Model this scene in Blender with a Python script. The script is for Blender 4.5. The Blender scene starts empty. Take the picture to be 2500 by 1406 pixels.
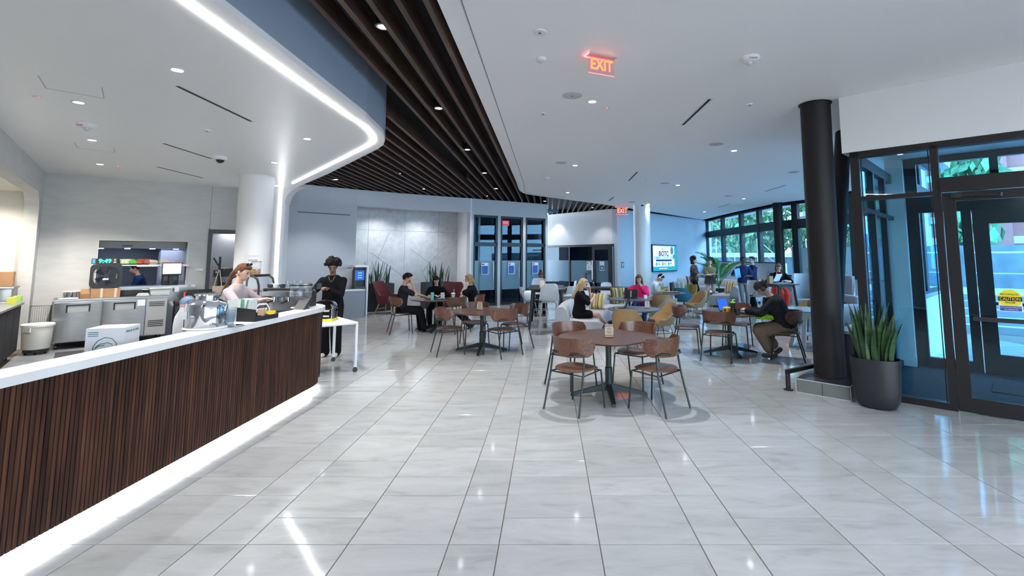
import bpy, bmesh, math, random
from mathutils import Vector, Matrix, Euler
PI = math.pi
R = random.Random(7)
scene = bpy.context.scene
COL = scene.collection

# ---------------------------------------------------------------- camera
CF, CCX, CCY, CH = 1190.0, 1341.0, 508.0, 1.726      # focal length, principal point (2500x1406 frame), eye height
PITCH = math.atan(121 / 1190.0)
cam_d = bpy.data.cameras.new('camera'); cam = bpy.data.objects.new('camera', cam_d); COL.objects.link(cam)
cam_d.sensor_fit = 'HORIZONTAL'; cam_d.sensor_width = 36.0; cam_d.lens = CF * 36 / 2500
cam_d.shift_x = (1250 - CCX) / 2500; cam_d.shift_y = (CCY - 703) / 2500
cam_d.clip_start = 0.05; cam_d.clip_end = 400
cam.location = (0, 0, CH); cam.rotation_euler = (PI / 2 + PITCH, 0, 0)
scene.camera = cam

# ---------------------------------------------------------------- world, exposure
w = bpy.data.worlds.new('sky'); scene.world = w; w.use_nodes = True
nt = w.node_tree; nt.nodes.clear()
wo = nt.nodes.new('ShaderNodeOutputWorld'); bg = nt.nodes.new('ShaderNodeBackground')
tc = nt.nodes.new('ShaderNodeTexCoord'); sx = nt.nodes.new('ShaderNodeSeparateXYZ'); rp = nt.nodes.new('ShaderNodeValToRGB')
nt.links.new(tc.outputs['Generated'], sx.inputs[0]); nt.links.new(sx.outputs['Z'], rp.inputs[0])
rp.color_ramp.elements[0].position = 0.0; rp.color_ramp.elements[0].color = (0.66, 0.82, 1.0, 1)
rp.color_ramp.elements[1].position = 0.6; rp.color_ramp.elements[1].color = (0.44, 0.66, 0.98, 1)
nt.links.new(rp.outputs[0], bg.inputs[0]); nt.links.new(bg.outputs[0], wo.inputs[0])
bg.inputs[1].default_value = 12.5
vs = scene.view_settings
vs.view_transform = 'Standard'; vs.look = 'None'; vs.gamma = 1.0; vs.use_curve_mapping = False
vs.exposure = 0.68
scene.display_settings.display_device = 'sRGB'
try:
    scene.cycles.max_bounces = 8; scene.cycles.transparent_max_bounces = 16
    scene.cycles.sample_clamp_indirect = 6.0
    scene.cycles.caustics_reflective = False; scene.cycles.caustics_refractive = False
except Exception: pass
LAMP = (0.95, 0.97, 1.0)

# ---------------------------------------------------------------- pixel -> place helpers
_c, _s = math.cos(PITCH), math.sin(PITCH)
def ray(u, v):
    a = (u - CCX) / CF; b = (CCY - v) / CF
    return Vector((a, _c - b * _s, _s + b * _c))
def atz(u, v, z=0.0):
    d = ray(u, v); t = (z - CH) / d.z
    return Vector((d.x * t, d.y * t, z))
def aty(u, v, y):
    d = ray(u, v); t = y / d.y
    return Vector((d.x * t, y, CH + d.z * t))
def onp(u, v, A, B):
    d = ray(u, v); n = (B[1] - A[1], -(B[0] - A[0]))
    t = (n[0] * A[0] + n[1] * A[1]) / (n[0] * d.x + n[1] * d.y)
    return Vector((d.x * t, d.y * t, CH + d.z * t))

# ---------------------------------------------------------------- materials
MATS = {}
def _mat(name):
    m = bpy.data.materials.new(name); m.use_nodes = True
    MATS[name] = m
    return m, m.node_tree, m.node_tree.nodes['Principled BSDF']
def M(name, col=(0.8, 0.8, 0.8), rough=0.5, metal=0.0, emit=None, es=0.0, noise=0.0, nscale=8.0, bump=0.0, bscale=40.0, coat=0.0, spec=0.5, stretch=None, alpha=None, trans=0.0, ior=None):
    if name in MATS: return MATS[name]
    m, t, b = _mat(name)
    c = (col[0], col[1], col[2], 1)
    b.inputs['Base Color'].default_value = c
    b.inputs['Roughness'].default_value = rough; b.inputs['Metallic'].default_value = metal
    b.inputs['Coat Weight'].default_value = coat; b.inputs['Specular IOR Level'].default_value = spec
    if trans: b.inputs['Transmission Weight'].default_value = trans
    if ior: b.inputs['IOR'].default_value = ior
    if emit is not None:
        b.inputs['Emission Color'].default_value = (emit[0], emit[1], emit[2], 1); b.inputs['Emission Strength'].default_value = es
    if noise or bump:
        co = t.nodes.new('ShaderNodeTexCoord'); mp = t.nodes.new('ShaderNodeMapping')
        t.links.new(co.outputs['Object'], mp.inputs[0])
        if stretch: mp.inputs['Scale'].default_value = stretch
    if noise:
        n = t.nodes.new('ShaderNodeTexNoise'); n.inputs['Scale'].default_value = nscale; n.inputs['Detail'].default_value = 4
        t.links.new(mp.outputs[0], n.inputs['Vector'])
        rmp = t.nodes.new('ShaderNodeMapRange'); rmp.inputs[1].default_value = 0.3; rmp.inputs[2].default_value = 0.7
        rmp.inputs[3].default_value = 1 - noise; rmp.inputs[4].default_value = 1 + noise
        t.links.new(n.outputs['Fac'], rmp.inputs[0])
        vm = t.nodes.new('ShaderNodeVectorMath'); vm.operation = 'MULTIPLY'; vm.inputs[0].default_value = col[:3]
        t.links.new(rmp.outputs[0], vm.inputs[1]); t.links.new(vm.outputs[0], b.inputs['Base Color'])
    if bump:
        n2 = t.nodes.new('ShaderNodeTexNoise'); n2.inputs['Scale'].default_value = bscale; n2.inputs['Detail'].default_value = 3
        t.links.new(mp.outputs[0], n2.inputs['Vector'])
        bp = t.nodes.new('ShaderNodeBump'); bp.inputs['Strength'].default_value = bump; bp.inputs['Distance'].default_value = 0.01
        t.links.new(n2.outputs['Fac'], bp.inputs['Height']); t.links.new(bp.outputs[0], b.inputs['Normal'])
    return m
def Mwood(name, c1, c2, rough=0.4, scale=(3, 3, 40), rnd=0.0, coat=0.0, warp=6.0):
    """long-grained wood: stretched noise between two browns, optional tint per object"""
    if name in MATS: return MATS[name]
    m, t, b = _mat(name)
    co = t.nodes.new('ShaderNodeTexCoord'); mp = t.nodes.new('ShaderNodeMapping'); mp.inputs['Scale'].default_value = scale
    oi = t.nodes.new('ShaderNodeObjectInfo')
    ad = t.nodes.new('ShaderNodeVectorMath'); ad.operation = 'ADD'
    mu = t.nodes.new('ShaderNodeMath'); mu.operation = 'MULTIPLY'; mu.inputs[1].default_value = 37.0
    t.links.new(oi.outputs['Random'], mu.inputs[0]); t.links.new(co.outputs['Object'], ad.inputs[0]); t.links.new(mu.outputs[0], ad.inputs[1])
    t.links.new(ad.outputs[0], mp.inputs[0])
    n = t.nodes.new('ShaderNodeTexNoise'); n.inputs['Scale'].default_value = warp; n.inputs['Detail'].default_value = 5; n.inputs['Distortion'].default_value = 0.4
    t.links.new(mp.outputs[0], n.inputs['Vector'])
    cr = t.nodes.new('ShaderNodeValToRGB'); cr.color_ramp.elements[0].position = 0.32; cr.color_ramp.elements[1].position = 0.68
    cr.color_ramp.elements[0].color = (*c1, 1); cr.color_ramp.elements[1].color = (*c2, 1)
    t.links.new(n.outputs['Fac'], cr.inputs[0])
    out = cr.outputs[0]
    if rnd:
        hs = t.nodes.new('ShaderNodeHueSaturation'); mr = t.nodes.new('ShaderNodeMapRange')
        mr.inputs[3].default_value = 1 - rnd; mr.inputs[4].default_value = 1 + rnd
        t.links.new(oi.outputs['Random'], mr.inputs[0]); t.links.new(mr.outputs[0], hs.inputs['Value']); t.links.new(out, hs.inputs['Color'])
        out = hs.outputs[0]
    t.links.new(out, b.inputs['Base Color'])
    b.inputs['Roughness'].default_value = rough; b.inputs['Coat Weight'].default_value = coat
    bp = t.nodes.new('ShaderNodeBump'); bp.inputs['Strength'].default_value = 0.06
    t.links.new(n.outputs['Fac'], bp.inputs['Height']); t.links.new(bp.outputs[0], b.inputs['Normal'])
    return m
def Mglass(name, tint=(1, 1, 1), rough=0.0, refl=1.0, frost=None):
    """thin architectural pane: tinted transparency plus a fresnel reflection"""
    if name in MATS: return MATS[name]
    m, t, b = _mat(name); t.nodes.remove(b); o = t.nodes['Material Output']
    tr = t.nodes.new('ShaderNodeBsdfTransparent'); tr.inputs[0].default_value = (*tint, 1)
    gl = t.nodes.new('ShaderNodeBsdfGlossy'); gl.inputs['Roughness'].default_value = rough; gl.inputs[0].default_value = (0.9, 0.95, 1, 1)
    fr = t.nodes.new('ShaderNodeFresnel'); fr.inputs[0].default_value = 1.5
    ge = t.nodes.new('ShaderNodeNewGeometry'); mi = t.nodes.new('ShaderNodeMapRange'); mi.inputs[3].default_value = 1.5; mi.inputs[4].default_value = 1/1.5
    t.links.new(ge.outputs['Backfacing'], mi.inputs[0]); t.links.new(mi.outputs[0], fr.inputs[0])
    mx = t.nodes.new('ShaderNodeMixShader'); k = t.nodes.new('ShaderNodeMath'); k.operation = 'MULTIPLY'; k.inputs[1].default_value = refl
    t.links.new(fr.outputs[0], k.inputs[0]); t.links.new(k.outputs[0], mx.inputs[0])
    base = tr.outputs[0]
    if frost:
        df = t.nodes.new('ShaderNodeBsdfDiffuse'); df.inputs[0].default_value = (*frost[:3], 1)
        tl = t.nodes.new('ShaderNodeBsdfTranslucent'); tl.inputs[0].default_value = (*frost[:3], 1)
        m2 = t.nodes.new('ShaderNodeMixShader'); m2.inputs[0].default_value = 0.5
        t.links.new(df.outputs[0], m2.inputs[1]); t.links.new(tl.outputs[0], m2.inputs[2])
        m3 = t.nodes.new('ShaderNodeMixShader'); m3.inputs[0].default_value = frost[3]
        t.links.new(tr.outputs[0], m3.inputs[1]); t.links.new(m2.outputs[0], m3.inputs[2]); base = m3.outputs[0]
    t.links.new(base, mx.inputs[1]); t.links.new(gl.outputs[0], mx.inputs[2]); t.links.new(mx.outputs[0], o.inputs[0])
    return m
def Memit(name, col, s):
    if name in MATS: return MATS[name]
    m, t, b = _mat(name); t.nodes.remove(b)
    e = t.nodes.new('ShaderNodeEmission'); e.inputs[0].default_value = (*col, 1); e.inputs[1].default_value = s
    t.links.new(e.outputs[0], t.nodes['Material Output'].inputs[0])
    return m

# ---------------------------------------------------------------- mesh builder
class MB:
    def __init__(s, mtx=None): s.v = []; s.f = []; s.m = mtx; s.mi = []; s.cur = 0
    def _add(s, vs, fs):
        k = len(s.v)
        if s.m is not None: vs = [s.m @ Vector(p) for p in vs]
        s.v += [tuple(p) for p in vs]; s.f += [tuple(i + k for i in f) for f in fs]; s.mi += [s.cur] * len(fs)
        return s
    def box(s, x0, y0, z0, x1, y1, z1):
        return s._add([(x0,y0,z0),(x1,y0,z0),(x1,y1,z0),(x0,y1,z0),(x0,y0,z1),(x1,y0,z1),(x1,y1,z1),(x0,y1,z1)],
                      [(0,3,2,1),(4,5,6,7),(0,1,5,4),(1,2,6,5),(2,3,7,6),(3,0,4,7)])
    def cbox(s, c, d): return s.box(c[0]-d[0]/2, c[1]-d[1]/2, c[2]-d[2]/2, c[0]+d[0]/2, c[1]+d[1]/2, c[2]+d[2]/2)
    def rbox(s, x0, y0, z0, x1, y1, z1, r=0.01, n=2):
        """box with rounded vertical corners and small top/bottom chamfers"""
        w_, d_ = x1 - x0, y1 - y0; r = min(r, w_ / 2.01, d_ / 2.01); c = min(r * 0.5, (z1 - z0) / 3)
        def ring(k):
            pts = []
            for cx_, cy_, a0 in ((x1 - r, y1 - r, 0), (x0 + r, y1 - r, PI/2), (x0 + r, y0 + r, PI), (x1 - r, y0 + r, 1.5*PI)):
                for i in range(n + 1):
                    a = a0 + PI/2 * i / n; pts.append((cx_ + (r - k) * math.cos(a), cy_ + (r - k) * math.sin(a)))
            return pts
        return s.loft([[(x, y, z) for x, y in ring(k)] for k, z in ((c, z0), (0, z0 + c), (0, z1 - c), (c, z1))])
    def loft(s, rings, cap=True, closed=True):
        n = len(rings[0]); vs = [p for r_ in rings for p in r_]; fs = []
        for i in range(len(rings) - 1):
            for j in range(n if closed else n - 1):
                a, b = i*n + j, i*n + (j+1) % n
                fs.append((a, b, b + n, a + n))
        if cap and closed: fs.append(tuple(range(n))[::-1]); fs.append(tuple(range((len(rings)-1)*n, len(rings)*n)))
        return s._add(vs, fs)
    def cyl(s, c, r, z0, z1, n=20, r2=None):
        r2 = r if r2 is None else r2
        return s.loft([[(c[0] + q*math.cos(2*PI*i/n), c[1] + q*math.sin(2*PI*i/n), z) for i in range(n)] for q, z in ((r, z0), (r2, z1))])
    def lathe(s, prof, c=(0, 0), n=24, cap=True):
        return s.loft([[(c[0] + q*math.cos(2*PI*i/n), c[1] + q*math.sin(2*PI*i/n), z) for i in range(n)] for q, z in prof], cap)
    def prism(s, poly, z0, z1):
        if sum(poly[i][0]*poly[(i+1) % len(poly)][1] - poly[(i+1) % len(poly)][0]*poly[i][1] for i in range(len(poly))) < 0: poly = poly[::-1]
        return s.loft([[(x, y, z) for x, y in poly] for z in (z0, z1)])
    def ball(s, c, r, n=12, k=8):
        r = (r, r, r) if not hasattr(r, '__len__') else r
        return s.loft([[(c[0] + r[0]*math.sin(t)*math.cos(2*PI*i/n), c[1] + r[1]*math.sin(t)*math.sin(2*PI*i/n), c[2] - r[2]*math.cos(t)) for i in range(n)]
                       for t in [max(0.02, min(PI - 0.02, PI*j/k)) for j in range(k + 1)]])
    def tube(s, pts, r, n=8, cap=True):
        """round bar through points; r a number or one per point"""
        pts = [Vector(p) for p in pts]; rr = r if hasattr(r, '__len__') else [r]*len(pts)
        rings = []; up = None
        for i, p in enumerate(pts):
            d = (pts[min(i+1, len(pts)-1)] - pts[max(i-1, 0)]).normalized()
            if up is None: up = d.orthogonal().normalized()
            else:
                up = up - d * up.dot(d)
                up = up.normalized() if up.length > 1e-6 else d.orthogonal().normalized()
            q = d.cross(up)
            rings.append([tuple(p + (up*math.cos(2*PI*j/n) + q*math.sin(2*PI*j/n))*rr[i]) for j in range(n)])
        return s.loft(rings, cap)
    def bar(s, p, q, w_, h_):
        """rectangular bar from p to q, w across (horizontal), h high"""
        p, q = Vector(p), Vector(q); d = (q - p).normalized(); a = d.cross(Vector((0, 0, 1)))
        a = a.normalized() if a.length > 1e-4 else Vector((1, 0, 0)); b = a.cross(d)
        return s.loft([[tuple(x + a*i*w_/2 + b*j*h_/2) for i, j in ((-1,-1),(1,-1),(1,1),(-1,1))] for x in (p, q)])
    def quad(s, a, b, c, d): return s._add([a, b, c, d], [(0, 1, 2, 3)])
    def mesh(s, name, mats, smooth=None):
        me = bpy.data.meshes.new(name); me.from_pydata(s.v, [], s.f)
        for m in (mats if isinstance(mats, (list, tuple)) else [mats]): me.materials.append(m)
        if any(s.mi): me.polygons.foreach_set('material_index', s.mi)
        bm = bmesh.new(); bm.from_mesh(me); bmesh.ops.recalc_face_normals(bm, faces=bm.faces); bm.to_mesh(me); bm.free()
        if smooth:
            me.polygons.foreach_set('use_smooth', [True]*len(me.polygons)); me.set_sharp_from_angle(angle=math.radians(smooth))
        me.update(); return me
    def build(s, name, mats, parent=None, smooth=None, loc=None, rz=0):
        o = bpy.data.objects.new(name, s.mesh(name, mats, smooth)); COL.objects.link(o)
        if parent is not None: o.parent = parent
        if loc is not None: o.location = loc
        if rz: o.rotation_euler.z = rz
        return o
def tag(o, label=None, cat=None, group=None, kind=None):
    if label: o['label'] = label
    if cat: o['category'] = cat
    if group: o['group'] = group
    if kind: o['kind'] = kind
    return o
def thing(name, label, cat, loc=(0, 0, 0), rz=0, group=None):
    o = bpy.data.objects.new(name, None); COL.objects.link(o); o.empty_display_size = 0.1
    o.location = loc; o.rotation_euler = (0, 0, rz)
    return tag(o, label, cat, group)
def st(o): o['kind'] = 'structure'; return o
def copy_tree(o, parent=None):
    c = o.copy(); COL.objects.link(c); c.parent = parent
    for ch in list(o.children): copy_tree(ch, c)
    return c
def again(root, loc, rz=0, label=None):
    r = copy_tree(root); r.location = loc; r.rotation_euler = (0, 0, rz)
    if label: r['label'] = label
    return r
def share(me, name, parent, loc=(0, 0, 0), rz=0):
    o = bpy.data.objects.new(name, me); COL.objects.link(o); o.parent = parent; o.location = loc; o.rotation_euler.z = rz
    return o
def plane_mtx(A, B, z=0.0):
    """frame on a vertical plane: x along A->B, y to the left of it, z up"""
    d = Vector((B[0]-A[0], B[1]-A[1], 0)).normalized(); n = Vector((-d.y, d.x, 0))
    return Matrix(((d.x, n.x, 0, A[0]), (d.y, n.y, 0, A[1]), (0, 0, 1, z), (0, 0, 0, 1)))
def text(name, body, size, mat, parent, mtx, depth=0.001, align='CENTER', bold=0.0, xs=1.0):
    cu = bpy.data.curves.new(name, 'FONT'); cu.body = body; cu.size = size; cu.align_x = align; cu.align_y = 'CENTER'; cu.extrude = depth; cu.offset = bold; cu.resolution_u = 3
    t = bpy.data.objects.new(name + '_tmp', cu); COL.objects.link(t)
    dg = bpy.context.evaluated_depsgraph_get(); me = bpy.data.meshes.new_from_object(t.evaluated_get(dg))
    bpy.data.objects.remove(t); bpy.data.curves.remove(cu)
    me.materials.clear(); me.materials.append(mat)
    me.transform(mtx @ Matrix.Diagonal((xs, 1, 1, 1)))
    o = bpy.data.objects.new(name, me); COL.objects.link(o)
    if parent is not None: o.parent = parent
    return o
def facing(loc, d):
    """text frame standing upright at loc, reading direction d (2D), facing the viewer on its right side"""
    d = Vector((d[0], d[1], 0)).normalized(); n = d.cross(Vector((0, 0, 1)))
    return Matrix(((d.x, 0, n.x, loc[0]), (d.y, 0, n.y, loc[1]), (0, 1, 0, loc[2]), (0, 0, 0, 1)))
def spot(parent, loc, power, angle=70, blend=0.35, radius=0.03, col=LAMP, rot=None):
    l = bpy.data.lights.new('downlight_lamp', 'SPOT'); l.energy = power; l.spot_size = math.radians(angle); l.spot_blend = blend; l.shadow_soft_size = radius; l.color = col
    o = bpy.data.objects.new('lamp', l); COL.objects.link(o); o.parent = parent; o.location = loc
    if rot: o.rotation_euler = rot
    return o
# ================================================================ MATERIALS used in many places
m_wall = M('wall_paint', (0.53, 0.535, 0.565), 0.6)
m_white = M('white_paint', (0.80, 0.80, 0.80), 0.55)
m_ceil = M('ceiling_paint', (0.92, 0.92, 0.92), 0.6)
m_grey = M('grey_wallcovering', (0.52, 0.52, 0.51), 0.75, noise=0.05, nscale=3, bump=0.15, bscale=160, stretch=(1, 1, 4))
m_black = M('plenum_black', (0.006, 0.007, 0.009), 0.9)
m_bronze = M('bronze_aluminium', (0.030, 0.027, 0.028), 0.38, 0.6)
m_mull = M('mullion_dark', (0.018, 0.021, 0.028), 0.5, 0.3)
m_slatw = Mwood('slat_walnut', (0.035, 0.020, 0.014), (0.11, 0.062, 0.042), 0.5, (6, 0.25, 6), 0.25)
m_glass = Mglass('clear_glass', (0.70, 0.90, 0.985))
m_glass_rear = Mglass('warm_glass_rear', (0.84, 0.805, 0.765))  # unseen side and rear panes; warm tint added to tone down their blue daylight
m_glass_in = Mglass('tinted_glass', (0.50, 0.66, 0.74), refl=0.45)
m_frost = Mglass('frosted_glass', (0.5, 0.7, 0.8), 0.25, 0.6, (0.30, 0.48, 0.58, 0.85))
m_led = Memit('led_white', (0.95, 0.97, 1.0), 14.0)
m_lens = Memit('lamp_lens', (0.97, 0.98, 1.0), 14.0)
m_grille = M('speaker_grille', (0.50, 0.52, 0.54), 0.6)
m_dkgrey = M('dark_grey_metal', (0.06, 0.065, 0.07), 0.45, 0.2)
m_blackp = M('black_plastic', (0.012, 0.012, 0.014), 0.45)
m_steel = M('brushed_steel', (0.43, 0.44, 0.45), 0.28, 0.9, noise=0.10, nscale=4, stretch=(1, 1, 30))
m_chrome = M('chrome', (0.75, 0.78, 0.82), 0.07, 1.0)
m_quartz = M('white_quartz', (0.68, 0.69, 0.70), 0.25, noise=0.05, nscale=5)

# floor tile: polished porcelain, tint per tile
def tile_material(island):
    m, t, b = _mat('porcelain_tile' + ('_far' if island else ''))
    g = t.nodes.new('ShaderNodeNewGeometry'); oi = t.nodes.new('ShaderNodeObjectInfo')
    rnd = g.outputs['Random Per Island'] if island else oi.outputs['Random']
    off = t.nodes.new('ShaderNodeVectorMath'); off.operation = 'SCALE'; off.inputs[0].default_value = (71, 43, 0); t.links.new(rnd, off.inputs['Scale'])
    ad = t.nodes.new('ShaderNodeVectorMath'); t.links.new(g.outputs['Position'], ad.inputs[0]); t.links.new(off.outputs[0], ad.inputs[1])
    mp = t.nodes.new('ShaderNodeMapping'); mp.inputs['Scale'].default_value = (1.2, 4.0, 1); t.links.new(ad.outputs[0], mp.inputs[0])
    n = t.nodes.new('ShaderNodeTexNoise'); n.inputs['Scale'].default_value = 1.6; n.inputs['Detail'].default_value = 8; n.inputs['Roughness'].default_value = 0.65; n.inputs['Distortion'].default_value = 0.6
    t.links.new(mp.outputs[0], n.inputs['Vector'])
    cr = t.nodes.new('ShaderNodeValToRGB'); e = cr.color_ramp.elements
    e[0].position = 0.28; e[0].color = (0.29, 0.29, 0.28, 1); e[1].position = 0.70; e[1].color = (0.42, 0.42, 0.42, 1)
    x = cr.color_ramp.elements.new(0.46); x.color = (0.37, 0.37, 0.37, 1)
    t.links.new(n.outputs['Fac'], cr.inputs[0])
    hs = t.nodes.new('ShaderNodeHueSaturation'); mr = t.nodes.new('ShaderNodeMapRange'); mr.inputs[3].default_value = 0.93; mr.inputs[4].default_value = 1.06
    t.links.new(rnd, mr.inputs[0]); t.links.new(mr.outputs[0], hs.inputs['Value']); t.links.new(cr.outputs[0], hs.inputs['Color'])
    t.links.new(hs.outputs[0], b.inputs['Base Color'])
    b.inputs['Roughness'].default_value = 0.07; b.inputs['Specular IOR Level'].default_value = 0.5
    n2 = t.nodes.new('ShaderNodeTexNoise'); n2.inputs['Scale'].default_value = 2.2; t.links.new(g.outputs['Position'], n2.inputs['Vector'])
    bp = t.nodes.new('ShaderNodeBump'); bp.inputs['Strength'].default_value = 0.05; bp.inputs['Distance'].default_value = 0.02
    t.links.new(n2.outputs['Fac'], bp.inputs['Height']); t.links.new(bp.outputs[0], b.inputs['Normal'])
    return m
m_tile = tile_material(False); m_tile_far = tile_material(True)
m_grout = M('grout', (0.16, 0.12, 0.09), 0.9)

# ================================================================ FLOOR
ZC = 3.85          # main ceiling
ZS = 3.43          # soffit over the bar
floor = st(MB().box(-12, -3, -0.2, 13, 31, -0.006).build('floor', m_grout))
U = 0.305
def visible(x, y):
    if y < 0.5: return False
    u = CCX + CF * x / y
    return -200 < u < 2950
def inroom(x, y):
    if x < -3.45 and y < 7.6: return False
    if x < -6.6 or y > 28 or x > 9.6: return False
    return True
tiles = []
for k in range(-6, 8):
    x0 = -0.61 + k * 5 * U
    for cx0, wu, seq, ph in ((x0, 1, (2,), 0), (x0 + U, 2, (1, 2), 0), (x0 + 3*U, 2, (2, 1), 0)):
        y = 3.14 - 6 * U; i = 0
        while y < 28:
            h = seq[i % len(seq)]; i += 1
            mx, my = cx0 + wu*U/2, y + h*U/2
            if visible(mx, max(my, 1.5)) and inroom(mx, my) and my > 1.4: tiles.append((my*my + mx*mx*0.2, mx, my, wu, h))
            y += h * U
tiles.sort()
tile_me = {}
def tile_shape(mb, mx, my, wu, h):
    a, b, c = wu*U/2 - 0.003, h*U/2 - 0.003, 0.0015
    return mb.loft([[(mx + sx_*(a-k), my + sy_*(b-k), z) for sx_, sy_ in ((-1,-1),(1,-1),(1,1),(-1,1))] for k, z in ((0, -0.012), (0, -0.0015), (c, 0.0))])
for q, mx, my, wu, h in tiles[:300]:
    if (wu, h) not in tile_me: tile_me[(wu, h)] = tile_shape(MB(), 0, 0, wu, h).mesh('tile', m_tile)
    share(tile_me[(wu, h)], 'tile', floor, (mx, my, 0))
far = MB()
for q, mx, my, wu, h in tiles[300:]: tile_shape(far, mx, my, wu, h)
tag(far.build('tiling', m_tile_far, floor), kind='stuff')

# ================================================================ BACK WALL (curved, blue-grey) with niche and three glazed doors
BW = [(-9.2, 11.6), (-7.45, 13.65), (-6.75, 14.45), (-6.0, 15.15), (-5.0, 16.0), (-3.9, 16.78), (-2.85, 17.42), (-1.85, 18.12), (-0.07, 19.45)]
GA, GB = (-2.70, 17.50), (-1.02, 18.72)        # plane of the glazed doors
def wall_run(mb, pts, z0, z1, th):
    """vertical wall of thickness th to the left of the walking direction"""
    off = []
    for i, p in enumerate(pts):
        a = Vector(pts[max(i-1, 0)]); b = Vector(pts[min(i+1, len(pts)-1)]); d = (b - a).normalized(); off.append((p[0] - d.y*th, p[1] + d.x*th))
    for i in range(len(pts) - 1):
        q = [pts[i], pts[i+1], off[i+1], off[i]]
        mb.loft([[(x, y, z) for x, y in q] for z in (z0, z1)])
    return mb
nx0, nx1 = (-6.0, 15.15), (-2.83, 17.40)
wb = st(wall_run(MB(), [(-9.2, 11.6), (-7.9, 13.1), (-7.2, 13.95), (-6.6, 14.6), nx0], 0, ZC, 0.25).build('wall_back', m_wall, None, 30))
wh = st(wall_run(MB(), [nx0, (-5.0, 15.95), (-3.9, 16.72), nx1], 3.34, ZC, 0.25).build('wall_header', m_wall, None, 30))
gm = plane_mtx(GA, GB)
def gs(u, v=640): return (gm.inverted() @ onp(u, v, GA, GB)).x
s0, s1, s2, s3, s4, s5, s6, s7 = gs(1146), gs(1155.5), gs(1214), gs(1222), gs(1276), gs(1283.5), gs(1331), gs(1337)
mb = MB(gm)
for a, b in ((s0, s1), (s2, s3), (s4, s5), (s6, s7)): mb.box(a, 0, 0, b, 0.25, 3.27)
mb.box(s0, 0, 3.27, s7, 0.25, ZC)
st(mb.build('wall_glazed', m_wall))
st(MB(gm).box(s7 - 0.25, 0.25, 0, s7, 5.5, ZC).build('wall_return', m_wall))
# groove trim on the curved wall
st(wall_run(MB(), [(-7.22, 13.91), (-6.62, 14.56), (-6.15, 15.0)], 3.02, 3.05, 0.02).build('trim_groove', M('groove', (0.12, 0.16, 0.22), 0.7)))
# niche
NB = [(-6.55, 16.6), (-3.55, 18.9)]
m_felt = M('felt_panel', (0.46, 0.475, 0.50), 0.9, noise=0.10, nscale=6, bump=0.9, bscale=22)
nd = (Vector(NB[1]) - Vector(NB[0])); nl = nd.length; nm = plane_mtx(*NB)
wn = st(MB(nm).box(-0.5, 0.03, 0, nl, 0.25, ZC).build('wall_niche', M('joint_dark', (0.16, 0.17, 0.18), 0.9)))
for i in range(-1, 3):
    for z0, z1 in ((0.0, 2.68), (2.68, 3.8)):
        MB(nm).box(max(-0.5, i*1.3 + 0.38) + 0.004, 0, z0 + 0.004, min(nl, i*1.3 + 1.68) - 0.004, 0.03, z1 - 0.004).build('panel', m_felt, wn)
for p, q in (((0.5, 1.9), (2.0, 0.8)), ((1.9, 2.05), (3.4, 1.0)), ((2.35, 1.2), (3.3, 2.2)), ((0.45, 1.0), (1.1, 2.6))):
    a = nm @ Vector((p[0], -0.001, p[1])); b = nm @ Vector((q[0], -0.001, q[1]))
    MB().bar(a, b, 0.004, 0.010).build('groove', MATS['joint_dark'], wn)
m_nside = M('white_paint_niche', (0.78, 0.77, 0.77), 0.6)
st(MB().prism([NB[1], nx1, (nx1[0] + 0.12, nx1[1] + 0.1), (NB[1][0] + 0.2, NB[1][1] + 0.15)], 0, ZC).build('wall_niche_side', m_nside))
st(MB().prism([nx0, (nx0[0] - 0.15, nx0[1] + 0.1), (NB[0][0] - 0.55, NB[0][1] + 0.1), (NB[0][0] - 0.4, NB[0][1] - 0.28)], 0, ZC).build('wall_niche_end', m_nside))
st(MB().prism([(-6.1, 15.3), (-2.8, 17.5), (-3.4, 19.1), (-7.2, 16.4)], 3.5, 3.6).build('ceiling_niche', m_white))

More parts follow.
